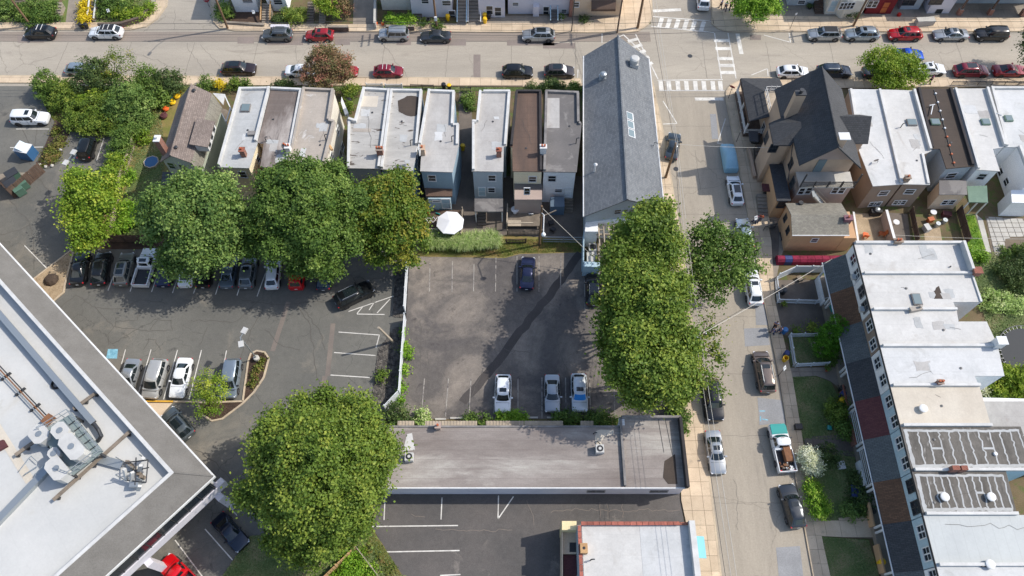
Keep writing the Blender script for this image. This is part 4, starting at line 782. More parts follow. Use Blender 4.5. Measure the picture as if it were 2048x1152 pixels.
# ---------------------------------------------------------------- large building with the mansard rim, lower left
def bigleft():
 C0 = Vector((-28.75, 18.06)); dN = Vector((-.743, .669)); dS = Vector((-.669, -.743)); L1, L2 = 62, 40
 def Q(a, b): v = C0+dN*a+dS*b; return (v.x, v.y)       # a along the north-east side, b along the south-east side
 T = thing('office_building', 'large office building with white membrane roof, grey shingled rim and roof machinery', 'building', (-50, 20, 0), 'large buildings')
 z0, z1, zf = 8.3, 10.2, 9.3; rw = 2.1
 MB().prism([Q(.6,.6), Q(L1,.6), Q(L1,L2), Q(.6,L2)], 4.4, z0-.01).build('upper_wall', M['w_white'], T)
 MB().prism([Q(2.,2.), Q(L1,2.), Q(L1,L2), Q(2.,L2)], 0, 4.35).build('lower_wall', M['stucco_gr'], T)
 roofpoly(T, [(*Q(0,0),z0), (*Q(L1,0),z0), (*Q(L1,rw),z1), (*Q(rw,rw),z1)], M['shg_mans'], 'mansard', .25); roofpoly(T, [(*Q(0,0),z0), (*Q(rw,rw),z1), (*Q(rw,L2),z1), (*Q(0,L2),z0)], M['shg_mans'], 'mansard', .25)
 MB().tube([(*Q(0,0),z0+.02),(*Q(rw,rw),z1+.02)], .08, 5).build('hip_cap', M['shg_mans'], T)
 MB().prism([Q(rw,rw),Q(L1,rw),Q(L1,rw+.35),Q(rw+.35,rw+.35)], zf-.3, z1+.06).build('parapet', M['coping'], T); MB().prism([Q(rw,rw+.004),Q(rw+.345,rw+.35),Q(rw+.35,L2),Q(rw,L2)], zf-.3, z1+.055).build('parapet', M['coping'], T)
 MB().prism([Q(rw+.3,rw+.3),Q(L1,rw+.3),Q(L1,L2),Q(rw+.3,L2)], zf-.3, zf).build('roof', M['bigwhite'], T)
 MB().tube([(*Q(-.02,-.02),z0-.06),(*Q(L1,-.02),z0-.06)], .1, 6).build('gutter', M['trim'], T); MB().prism([Q(-.12,-.1),Q(.25,-.1),Q(.25,L2),Q(-.12,L2)], z0-.42, z0-.13, bot=True).build('fascia', M['trim'], T)
 mb = MB(); ang = math.atan2(dS.y, dS.x)
 MB().prism([Q(.12,.7),Q(.62,.7),Q(.62,L2),Q(.12,L2)], 5.59, 7.85).build('ribbon_window', M['glass'], T)
 for i in range(26):
  b = .8+i*1.5; MB().prism([Q(.06,b),Q(.3,b),Q(.3,b+.09),Q(.06,b+.09)], 5.61, 7.85).build('mullion', M['dkmetal'], T)
 MB().prism([Q(-.02,-.2),Q(.6,-.2),Q(.6,L2),Q(-.02,L2)], 4.4, 5.6, bot=True).build('white_band', M['wall_white'], T)
 for b in (1.2, 9.6, 18.): MB().prism([Q(-.6,b-.35),Q(.1,b-.35),Q(.1,b+.35),Q(-.6,b+.35)], 0, 4.4).build('column', M['wall_white'], T)
 def px(x, y, z): return (*P(x,y,z), z)
 D = thing('roof_duct', 'long sheet metal duct running along the white roof to the chiller platform', 'duct', (*P(90,700,zf), zf), 'ducts on the office roof')
 o = MB().beam(px(-60,560,zf+.45), px(186,845,zf+.45), .55, .5).build('duct', M['dkmetal'], D); MB().beam(px(-60,560,zf+.72), px(186,845,zf+.72), .6, .03).build('duct_lid', M['metal'], D)
 for k in range(7): t = k/6.5; a = Vector(px(-60,560,zf)).lerp(Vector(px(186,845,zf)), t); MB().box(a.x-.2,a.x+.2,a.y-.2,a.y+.2,zf,zf+.2).build('support', M['metal'], D)
 MB().tube([px(186,845,zf+.5), px(197,860,zf+.6), px(203,872,zf+.5), px(196,882,zf+.1)], .2, 8).build('elbow', M['dkmetal'], D)
 D2 = thing('roof_duct', 'low covered duct from the chiller platform towards the lower left of the roof', 'duct', (*P(60,960,zf), zf), 'ducts on the office roof')
 MB().beam(px(-40,1080,zf+.25), px(104,930,zf+.25), .7, .5).build('duct', M['metal'], D2)
 D3 = thing('cable_tray', 'short cable tray linking the chiller platform and the antenna frame', 'duct', (*P(220,925,zf), zf)); MB().beam(px(192,916,zf+.35), px(244,930,zf+.35), .8, .12).build('tray', M['metal'], D3)
 for k in range(3): a = Vector(px(194,916,zf)).lerp(Vector(px(242,930,zf)), k/2); MB().box(a.x-.06,a.x+.06,a.y-.3,a.y+.3,zf,zf+.29).build('leg', M['dkmetal'], D3)
 Bm = [((146,818),(191,786),'upper brown steel beam lying across the roof edge duct'),((106,1000),(260,862),'longest rusty steel beam, under the chiller platform'),((30,910),(72,880),'short dark beam stub left of the chiller platform')]
 for a, b, l in Bm:
  E_ = thing('steel_beam', l, 'beam', (*P(*a,zf), zf), 'beams under the roof machinery'); A = Vector(px(*a,zf+.55)); B = Vector(px(*b,zf+.55))
  MB().beam(A, B, .34, .05).build('flange', M['wood'], E_); MB().beam(A-Vector((0,0,.17)), B-Vector((0,0,.17)), .08, .28).build('web', M['wood'], E_)
  for t in (.04,.5,.96): q = A.lerp(B, t); MB().box(q.x-.14,q.x+.14,q.y-.14,q.y+.14,zf,zf+.23).build('foot', M['dkmetal'], E_)
 Pr = thing('pipe_rack', 'parallel pipes on low brackets crossing the left of the office roof', 'pipes', (*P(40,780,zf), zf))
 for k in range(3): MB().tube([px(-30+k*4,715-k*3,zf+.35), px(86+k*4,838-k*3,zf+.35)], .06, 6).build('pipe', (M['metal'],M['rust'],M['dkmetal'])[k], Pr)
 for t in (0.1,.35,.6,.85): a = Vector(px(-26,712,zf)).lerp(Vector(px(90,835,zf)), t); MB().obox((a.x,a.y,zf+.14), (1.1,.14,.28), math.atan2(dN.y,dN.x)+math.pi/2).build('bracket', M['dkmetal'], Pr)
 Z = zf+1.5; rz = math.atan2(dN.y, dN.x); ctr = Vector(P(135,880,Z)); Pt = thing('chiller_platform', 'raised steel grating platform with railings carrying the white roof units', 'platform', (ctr.x, ctr.y, zf))
 pl = W([(85,862),(144,826),(206,902),(146,950),(120,940)], Z); MB().prism(pl, Z-.12, Z, bot=True).build('grating', M['grate'], Pt)
 for a, b in (((85,862),(144,826)),((144,826),(206,902)),((206,902),(146,950)),((146,950),(120,940))):
  A = Vector(px(*a,Z)); B = Vector(px(*b,Z))
  for hh in (.55,1.1): MB().tube([A+Vector((0,0,hh)), B+Vector((0,0,hh))], .035, 5).build('handrail', M['metal'], Pt)
  for t in (0,.25,.5,.75): q = A.lerp(B, t); MB().tube([q, q+Vector((0,0,1.12))], .035, 5).build('baluster', M['metal'], Pt)
  q = A.lerp(B,.1); MB().box(q.x-.1,q.x+.1,q.y-.1,q.y+.1,zf,Z-.125).build('leg', M['dkmetal'], Pt)
 for k in range(1, 6): A = Vector(px(144,826,Z+.02)).lerp(Vector(px(206,902,Z+.02)), k/6); B = Vector(px(118,846,Z+.02)).lerp(Vector(px(180,920,Z+.02)), k/6); MB().beam(A, B, .1, .06).build('grating_frame', M['dkmetal'], Pt)
 U = [((78,868),1.8,1.5,'squarish white roof unit at the left of the chiller platform'),((120,861),1.6,1.3,'white octagonal roof unit nearest the platform railing'),((143,893),2.8,1.4,'longest white roof unit in the middle of the platform'),((108,907),1.1,.9,'smallest white roof unit between the larger ones'),((113,937),2.3,1.4,'white roof unit at the lower edge of the platform')]
 for (x,y), a, b, l in U:
  z_ = Z if l.find('middle')>0 or l.find('octagonal')>0 else zf+.8; hh = 1.1+.04*len(l)%7*.05+.11*(x%3); c = P(x,y,z_+hh); E_ = thing('roof_unit', l, 'roof unit', (c[0],c[1],z_), 'white roof units'); ch = .45*b/1.8
  pts = [(-a/2+ch,-b/2),(a/2-ch,-b/2),(a/2,-b/2+ch),(a/2,b/2-ch),(a/2-ch,b/2),(-a/2+ch,b/2),(-a/2,b/2-ch),(-a/2,-b/2+ch)]; ca, sa = math.cos(rz), math.sin(rz)
  w_ = [(c[0]+p*ca-q*sa, c[1]+p*sa+q*ca) for p, q in pts]; MB().prism(w_, z_+.001, z_+hh).build('casing', M['hvac'], E_); MB().prism(inset(w_,-.05), z_+hh+.001, z_+hh+.07, bot=True).build('lid', M['hvac'], E_); f_ = MB().lathe([(.3,0),(.3,.05)], (c[0],c[1],z_+hh+.07), 14).build('fan_guard', M['metal'], E_); MB().obox((c[0],c[1],z_+hh*.5),(a*.7,b+.06,hh*.5),rz).build('louvre', M['metal'], E_)
  if z_ < Z: MB().obox((c[0],c[1],zf+.4),(a*.7,b*.7,.798),rz).build('stand', M['dkmetal'], E_)
 Fr = thing('antenna_frame', 'tangle of steel frame and white panel antennas near the roof corner', 'antenna', (*P(270,935,zf), zf)); o_ = lambda x, y, z: px(x, y, z)
 for a, b in (((250,925),(296,920)),((250,960),(292,965)),((250,925),(250,960)),((296,920),(292,965)),((272,915),(270,970)),((252,945),(298,935))): MB().tube([o_(*a,zf+.9), o_(*b,zf+.9)], .06, 5).build('frame_bar', M['dkmetal'], Fr)
 for a in ((250,925),(296,920),(250,960),(292,965),(272,940)): MB().tube([o_(*a,zf), (*P(*a,zf), zf+1.9)], .05, 5).build('mast', M['metal'], Fr)
 for x, y, r_ in ((249,948,1.3),(278,935,.2),(285,915,-.5),(262,952,.7),(276,975,.1)): MB().obox((*P(x,y,zf+1.6), zf+1.4), (.32,.22,1.5), r_, tilt=('Y', .5)).build('panel_antenna', M['hvac'], Fr)
 MB().box(*[v for v in (P(276,972,zf)[0]-.4,P(276,972,zf)[0]+.4,P(276,972,zf)[1]-.3,P(276,972,zf)[1]+.3)],zf+.3,zf+.9).build('equipment_box', M['metal'], Fr)
 for k in range(6): a = P(258+k*6,926+k*6,zf); MB().box(a[0]-.15,a[0]+.15,a[1]-.15,a[1]+.15,zf,zf+.5+.1*(k%3)).build('ballast', M['wood'], Fr)
 Wk = thing('walkway_ladder', 'small steel ladder frames standing left of the chiller platform', 'ladder', (*P(60,925,zf), zf))
 for a, b in (((40,940),(62,912)),((62,912),(76,925)),((50,948),(78,930)),((70,950),(92,925)),((92,925),(100,945)),((70,950),(86,958))): MB().tube([px(*a,zf+.5), px(*b,zf+.5)], .04, 5).build('rail', M['metal'], Wk); MB().tube([px(*a,zf), px(*a,zf+.5)], .04, 5).build('leg', M['metal'], Wk)
 tc = P(114,769,zf); mb = MB(); n = 20
 mb.tube([(tc[0]+.45*math.cos(a*2*math.pi/n), tc[1]+.45*math.sin(a*2*math.pi/n), zf+.12) for a in range(n+1)], .12, 6, cap=False); single('tyre', mb, M['tyre'], 'black tyre lying on the white office roof', 'tyre', smooth=60)
 MB().prism(W([(80,842),(97,826),(108,833),(90,850)], zf+.5), zf, zf+.5).build('rust_box', M['rust'], T); MB().prism(W([(-10,885),(6,879),(14,892),(-6,903)], zf+.3), zf, zf+.3).build('maroon_hatch', M['shg_maroon'], T)
 for a, b in (((-40,800),(60,962)),): polyline_strip(mb := MB(), W([a,b], zf), .8, zf+.02); mb.build('roof_walk_pad', M['cream_roof'], T)
bigleft()
# ---------------------------------------------------------------- large old house on the east corner
def victorian():
 ze, zr = 8.0, 12.0
 X0, X1, Y0, Y1, Xr = 33.7, 42.0, 55.3, 67.6, 37.9
 T = thing('old_corner_house', 'large tan stucco house with charcoal hipped and gabled roof, cone-roofed bay and tall chimney', 'house', (37.8, 61, 0), 'large buildings')
 Xw = 34.55                                     # south part of the west wall stands further in
 body = [(Xw,Y0+1.2),(X1-.35,Y0+1.2),(X1-.35,Y1-.4),(X0+.35,Y1-.4),(X0+.35,59.2),(Xw,59.2)]
 MB().prism(body, 0, ze-.1).build('wall', M['stucco_tan'], T)
 mb = MB()
 for y in (Y0+1.2, Y1-.4): MB().add([(Xw,y,ze-.1),(X1-.35,y,ze-.1),(Xr,y,zr-.3)], [(0,1,2)]).build('gable_wall', M['stucco_pk'], T)
 rN, rS = (Xr+.35,Y1+.1,zr), (Xr-.2,Y0-.2,zr)
 def wz(x): return zr-(zr-ze)*(Xr-x)/(Xr-X0)
 roofpoly(T, [rN, rS, (Xw-.2,Y0-.2,wz(Xw-.2)), (Xw-.2,59.2,wz(Xw-.2)), (X0,59.2,ze), (X0,Y1+.1,ze)], M['shg_dark'], th=.2)
 roofpoly(T, [rN, rS, (X1,Y0-.2,ze), (X1+.3,Y1+.1,ze)], M['shg_dark'], th=.2)
 MB().tube([(rN[0],rN[1],zr+.03),(rS[0],rS[1],zr+.03)], .1, 6).build('ridge_cap', M['shg_dark'], T)
 a = P(1662,221,11.2); zc = 10.4; yc = 61.1
 roofpoly(T, [(Xr+1.2,yc,zc),(X1+1.6,yc,zc),(X1+1.6,yc-2.3,ze+.1),(X1-.6,yc-2.3,ze+.1)], M['shg_dark'], 'cross_gable_roof'); roofpoly(T, [(Xr+1.2,yc,zc),(X1+1.6,yc,zc),(X1+1.6,yc+2.3,ze+.1),(X1-.6,yc+2.3,ze+.1)], M['shg_dark'], 'cross_gable_roof')
 MB().box(X1-.4,X1+1.2,yc-2.,yc+2.,0,ze).build('side_wing', M['stucco_tan'], T); MB().add([(X1+1.2,yc-2,ze),(X1+1.2,yc+2,ze),(X1+1.2,yc,zc-.2)], [(0,1,2)]).build('gable_wall', M['stucco_tan'], T)
 by0, by1, bx = 58.9, 62.6, 32.3
 bay = [(X0+.3,by0),(X0+.3,by1),(bx,by1-.7),(bx,by0)]; MB().prism(bay, 0, ze-.1).build('bay_wall', M['stucco_tan'], T)
 ap = (X0+2.6,60.7,9.9); o = [(X0+.5,by0-.3,ze),(bx-.3,by0-.3,ze),(bx-.3,by1-.5,ze),(X0+.1,by1+.4,ze)]
 mb = MB(); mb.add([ap]+o, [(0,2,1),(0,3,2),(0,4,3)]); mb.add([(p[0],p[1],p[2]-.15) for p in o], [(0,1,2,3)]); mb.build('bay_roof', M['shg_dark'], T)
 window(T, (1547,296), (bx,by0), (X0+.3,by0), .9, 1.4, frame=M['dkmetal']); window(T, (1533,276), (bx,by1-.7), (bx,by0), .9, 1.4, frame=M['dkmetal'])
 window(T, (1527,255), (X0+.35,Y1), (X0+.35,59.2), .9, 1.3, frame=M['trim'])
 for p in ((1582,328),(1585,366)): window(T, p, (Xw,59.2), (Xw,Y0), .85, 1.4, frame=M['dkmetal'])
 MB().tube([(Xw-.03,59.,ze-.3),(Xw-.03,Y0+.7,4.4)], .06, 6).build('downpipe', M['dkmetal'], T)
 MB().box(32.9,Xw-.01,53.3,58.85,0,3.8).build('low_wing', M['stucco_or'], T); MB().box(32.8,Xw-.005,53.2,58.86,3.8,3.95).build('low_wing_roof', M['shg_dark'], T)
 window(T, (1563,409), (32.9,53.3), (Xw,53.3), .9, 1.2, frame=M['dkmetal'])
 MB().beam((X0+.9,62.9,6),(X0+.9,62.9,12.4), .75, 1.25).build('chimney', M['stucco_tan'], T)
 q = MB().box(X0+.25,X0+1.55,62.5,63.3,12.4,12.55); q.lathe([(.2,0),(.2,.4),(.28,.42),(.28,.5)], (X0+.9,62.9,12.55), 10).build('chimney_cap', M['dkmetal'], T)
 MB().box(Xr-.2,Xr+.6,Y0+.2,Y0+1.0,11.2,12.9).build('chimney', M['stucco_tan'], T); MB().box(Xr-.35,Xr+.9,Y0+.05,Y0+1.1,12.9,13.02).build('chimney_cap', M['trim'], T)
 zb = 5.5; dx0, dx1, dy0 = 35.2, 41.9, 54.1
 MB().box(dx0+.15,dx1-.15,dy0+.2,Y0+1.198,0,zb-.15).build('rear_wall', M['stucco_pk'], T); MB().box(dx0,dx1,dy0,Y0+1.19,zb-.149,zb).build('balcony_floor', M['conc_lt'], T)
 A, B = (dx0,dy0+.2), (dx1,dy0+.2)
 for p in ((1604,382),(1616,381),(1671,380),(1683,380)): window(T, p, A, B, .75, 1.2, frame=M['trim'])
 MB().box(dx0,dx1,dy0,dy0+.08,zb+1.0,zb+1.08).build('top_rail', M['dkmetal'], T)
 for i in range(5): x = dx0+.05+i*(dx1-dx0-.1)/4; MB().box(x-.07,x+.07,dy0-.03,dy0+.11,zb,zb+(2.6 if i in (0,4) else 1.15)).build('balcony_post', M['dkmetal'], T)
 mb = MB(); n = 44
 for i in range(n): x = dx0+.1+i*(dx1-dx0-.2)/n; mb.box(x,x+.05,dy0+.01,dy0+.06,zb+.05,zb+1.)
 o = mb.build('balusters', M['dkmetal'], T); o['kind'] = 'stuff'
 MB().box(dx0+2.,dx0+3.,Y0+1.1,Y0+1.25,zb+.1,zb+2.4).build('balcony_door', M['glass_sky'], T)
 for i in range(12): t = i/11; put('step', MB().box(-.17,.17,-.5,.5,-.03,.03).mesh('step', M['metal']), T, (36.9+t*4.1, 53.4, zb-.3-t*4.9))
 for dy in (-.5,.5): MB().beam((36.8,53.4+dy,zb-.3),(41.1,53.4+dy,.4), .06, .2).build('stringer', M['pale_wood'], T); MB().beam((36.8,53.4+dy,zb+.6),(41.1,53.4+dy,1.3), .05, .05).build('handrail', M['pale_wood'], T)
 MB().box(34.05,41.6,Y1-.399,71,0,3.95).build('front_wing', M['stucco_tan'], T); MB().box(34.0,36.2,Y1-.3,71.05,3.951,4.1).build('deck', M['pale_wood'], T)
 for a, b in (((34.05,Y1-.1),(34.05,71)),((34.05,71),(36.2,71))):
  for zz in (4.5,5.0): MB().tube([(*a,zz),(*b,zz)], .04, 5).build('deck_rail', M['trim'], T)
  for t in (0,.33,.66,1): x = a[0]+(b[0]-a[0])*t; y = a[1]+(b[1]-a[1])*t; MB().tube([(x,y,4.1),(x,y,5.1)], .05, 5).build('deck_post', M['trim'], T)
 zo, zi = 3.15, 4.1; xo, yo = 31.6, 74.3
 roofpoly(T, [(xo,yo,zo),(34.0,71.06,zi),(36.9,71.06,zi),(36.9,yo,zo)], M['shg_dark'], 'porch_roof'); roofpoly(T, [(xo,yo,zo),(34.0,71.06,zi),(34.0,66.6,zi),(xo,66.6,zo)], M['shg_dark'], 'porch_roof')
 MB().box(xo-.05,xo+.15,66.6,yo,zo-.45,zo-.135).build('porch_beam', M['wood_dk'], T); MB().box(xo+.151,36.9,yo-.2,yo,zo-.45,zo-.135).build('porch_beam', M['wood_dk'], T)
 for x, y in ((31.7,66.8),(31.7,70.4),(31.7,74.1),(34.3,74.1),(36.8,74.1)): MB().box(x-.1,x+.1,y-.1,y+.1,0,zo-.45).build('porch_post', M['trim'], T)
 MB().box(31.5,36.9,66.5,74.3,0,.55).build('porch_base', M['stone'], T)
 picket('porch_railing', 'white balustrade round the dark-roofed corner porch', [(31.65,74.2),(31.65,66.7),(33.9,66.7)], .56, .85, M['trim'], px=False, cat='railing')
 for p in ((1507,268,1.0),(1532,366,.9)): pass
 MB().prism(W([(1497,261),(1516,263),(1517,284),(1500,282)],2.3), 2.1, 2.3, bot=True).build('door_hood', M['shg_dark'], T); MB().prism(W([(1524,367),(1541,368),(1541,382),(1526,381)],2.3), 2.1, 2.3, bot=True).build('door_hood', M['shg_maroon'], T)
 sheet('corner_lawn', [(1473,180),(1482,172),(1490,250),(1487,252)], .15, M['grass_dk'])
 wallthing('garden_wall', 'low cream wall beside the side steps of the old corner house', [(1497,294),(1510,352)], .8, .3, M['stucco_tan'])
 S_ = thing('side_steps', 'worn concrete steps along the west side of the old corner house', 'steps', (*P(1523,330,0),0))
 stairs('step', S_, P(1521,352), P(1517,300), 1.4, 8, 0, 1.2, M['conc_dk'])
 S_ = thing('side_steps', 'lower wide plank-like steps going down toward the parked cars', 'steps', (*P(1530,410,0),0)); stairs('step', S_, P(1535,440), P(1528,396), 2.3, 7, 0, .9, M['conc'])
victorian()
# ---------------------------------------------------------------- tan cottage behind it
def tancottage():
 z, zr = 4.0, 4.9; S0, S1, N0, N1 = P(1586,470,z), P(1697,470,z), P(1574,406,z), P(1688,405,z); R0, R1 = P3(1584,434,zr), P3(1697,432,zr)
 X0 = S0[0]; X1 = S1[0]; Y0 = S0[1]; Y1 = N0[1]; Ym = (Y0+Y1)/2
 T = thing('tan_cottage', 'small tan stucco house with low grey shingle gable behind the old corner house', 'house', ((X0+X1)/2, Ym, 0), 'houses east of the side street')
 mb = MB().prism([(X0+.15,Y0+.2),(X1-.15,Y0+.2),(X1-.15,Y1-.2),(X0+.15,Y1-.2)], 0, z-.12, top=False)
 for x in (X0+.15, X1-.15): mb.add([(x,Y0+.2,z-.12),(x,Y1-.2,z-.12),(x,Ym,zr-.2)], [(0,1,2)])
 mb.build('wall', M['stucco_or'], T)
 roofpoly(T, [(X0-.1,Ym,zr),(X1+.1,Ym,zr),(X1+.1,Y0,z),(X0-.1,Y0,z)], M['shg_old']); roofpoly(T, [(X0-.1,Ym,zr),(X1+.1,Ym,zr),(X1+.1,Y1,z),(X0-.1,Y1,z)], M['shg_old'])
 MB().tube([(X0-.1,Y0-.05,z-.03),(X1+.1,Y0-.05,z-.03)], .07, 6).build('gutter', M['trim'], T)
 MB().box(X1-.101,X1+1.4,Y0+.2,Y1-.6,0,3.0).build('side_wing', M['stucco_or'], T)
 A, B = (X0+.15,Y1), (X0+.15,Y0)
 for p, w_, h_ in (((1571,436),.6,1.),((1576,461),.6,1.),((1559,478),1.0,1.3)): window(T, p, A, B, w_, h_, frame=M['dkmetal'])
 A, B = (X0,Y0+.2), (X1,Y0+.2); window(T, (1629,480), A, B, .7, .7)
 chimney(T, 1691,444,4.2,.9,.6,.9,plain('mauve_paint', srgb(120,84,92), .8),1); c = P(1600,407,z); MB().lathe([(.3,0),(.3,.3)], (c[0],c[1]-.1,z+.1), 10).build('roof_vent', M['dkmetal'], T)
 L = thing('lumber_pile', 'long pile covered with magenta tarp along the south wall of the tan cottage', 'tarp', (*P(1610,515,.8),0)); x0 = P(1556,520,.8)[0]; x1 = P(1690,520,.8)[0]; yy = P(1610,516,.8)[1]; n = 9
 for i in range(n):
  xa = x0+(x1-x0)*i/n; xb = x0+(x1-x0)*(i+1)/n; m = (xa+xb)/2; k = MB(); pr = [(-.55,0),(-.5,.65),(-.25,.95),(.2,.95),(.5,.6),(.55,0)]
  vs = [(x, yy+a, b*(1 if x != m else .92)) for x in (xa,xb-.04) for a, b in pr]; q = len(pr); k.add(vs, [(j,j+1,q+j+1,q+j) for j in range(q-1)]+[tuple(range(q-1,-1,-1)), tuple(range(q,2*q))]); k.build('tarp_section', M['navy'] if i == 1 else M['pink'], L, 30)
tancottage()
# ---------------------------------------------------------------- white-roofed rows behind the old corner house
G2 = 'row houses east of the corner house'; h = 5.0
def row2(label, pts, h, wall, roof, par, **k): return block('row_house', label, pts, h, wall, roof, par, group=G2, **k)
T, p = row2('white-roofed row house with satellite dish, right beside the charcoal-roofed corner house', [(1699,179),(1760,180),(1804,367),(1747,371),(1718,297)], h, M['stucco_gr'], M['white_roof2'], [(1,.3),(4,.25)])
window(T, (1767,386), p[3], p[2], 1.1, .8); window(T, (1745,408), p[3], p[2], .85, .75); window(T, (1754.5,407.5), p[3], p[2], .85, .75); skylight(T, 1725,247,h,.6,.8,fr=M['shg_maroon']); dish(T, 1753,322,h,M['grey_coping'])
T, p = row2('white-roofed row house with dark-framed skylight, second east of the corner house', [(1764,180),(1828,182),(1861,301),(1846,308),(1858,368),(1807,367)], h, M['stucco_gr'], M['white_roof'], [(1,.45),(3,.2)])
window(T, (1819,383), p[5], p[4], 1.1, .8); window(T, (1794,405), p[5], p[4], .85, .75); window(T, (1803.5,404.5), p[5], p[4], .85, .75); skylight(T, 1824,244,h,1.1,.9); chimney(T, 1810,362,h,.6,.5,.8,M['stucco_gr'],1); pipe_vent(T, 1801,255,h,.7)
T, p = row2('row house with dark brown roof and a line of roof vents', [(1834,178),(1901,178),(1946,331),(1894,336),(1881,296),(1861,297)], h, M['w_grey'], M['dkbrown_roof'], [(1,.35),(5,.4)], pmat=M['dark_coping'])
window(T, (1902,351), p[3], p[2], 1.2, 1.0); skylight(T, 1871,243,h,1.,.8,fr=M['greentop']); MB().beam(P3(1862,229,h+.3), P3(1866,210,h+.3), .1, .1).beam(P3(1859,211,h+.3), P3(1870,209,h+.3), .1, .1).build('white_vent_pipe', M['trim'], T)
MB().tube([P3(1868,180,h+.04),P3(1880,222,h+.04),P3(1893,272,h+.04),P3(1909,332,h+.04)], .05, 5).build('roof_cable', M['black'], T)
for i in range(9): vent(T, 1872+i*4.6, 186+i*17.3, h, .14, .2, M['terracotta'] if i > 4 else M['trim'])
q = W([(1880,388),(1933,388),(1931,362),(1880,362)], 3.3); MB().prism(q, 0, 3.2).build('rear_wing', M['w_tan'], T); MB().prism(inset(q,-.1), 3.2, 3.3, bot=True).build('rear_wing_roof', M['dkgrey_roof'], T)
window(T, (1891,404.5), q[0], q[1], .8, .85); window(T, (1902,404), q[0], q[1], .8, .85)
MB().prism(W([(1838,305),(1862,297),(1884,296),(1895,336),(1870,372)], 1.2), 0, .02).build('court_floor', M['conc'], T)
T, p = row2('white-roofed row house with green roofed back porch', [(1908,178),(1974,178),(2009,293),(1984,297),(1998,341),(1954,338)], h, M['w_white'], M['white_roof'], [(1,.45),(5,.3)])
window(T, (1963,353), p[5], p[4], .9, 1.1); skylight(T, 1972,243,h,.9,.8,fr=M['greentop'])
MB().prism(W([(1934,372),(1974,371),(1976,405),(1938,404)], 2.9), 2.75, 2.9, bot=True).build('porch_roof', M['greentop'], T)
for a in ((1939,403),(1957,403),(1975,404)): q = P(*a,2.75); MB().box(q[0]-.07,q[0]+.07,q[1]-.07,q[1]+.07,0,2.75).build('porch_post', M['trim'], T)
T, p = row2('white-roofed row house with tall white side wall at the right edge of the photo', [(1980,176),(2110,176),(2170,365),(2062,362),(2036,293),(2010,293)], h, M['w_white'], M['white_roof2'], [(5,.4),(3,.3),(0,.3)])
for q in ((1996,352),(2008,372)): window(T, (q[0]+5,q[1]-8), p[3], p[4], .9, .9, frame=M['w_white'])
skylight(T, 2018,236,h,.8,.8,fr=M['greentop']); MB().tube([P3(2000,236,h),P3(2003,230,h+.5),P3(1994,226,h+.5)], .06, 5).build('vent_pipe', M['trim'], T)
MB().prism(W([(2022,380),(2070,380),(2075,406),(2024,405)], 3.), 0, 3.).build('rear_wing', M['w_white'], T)
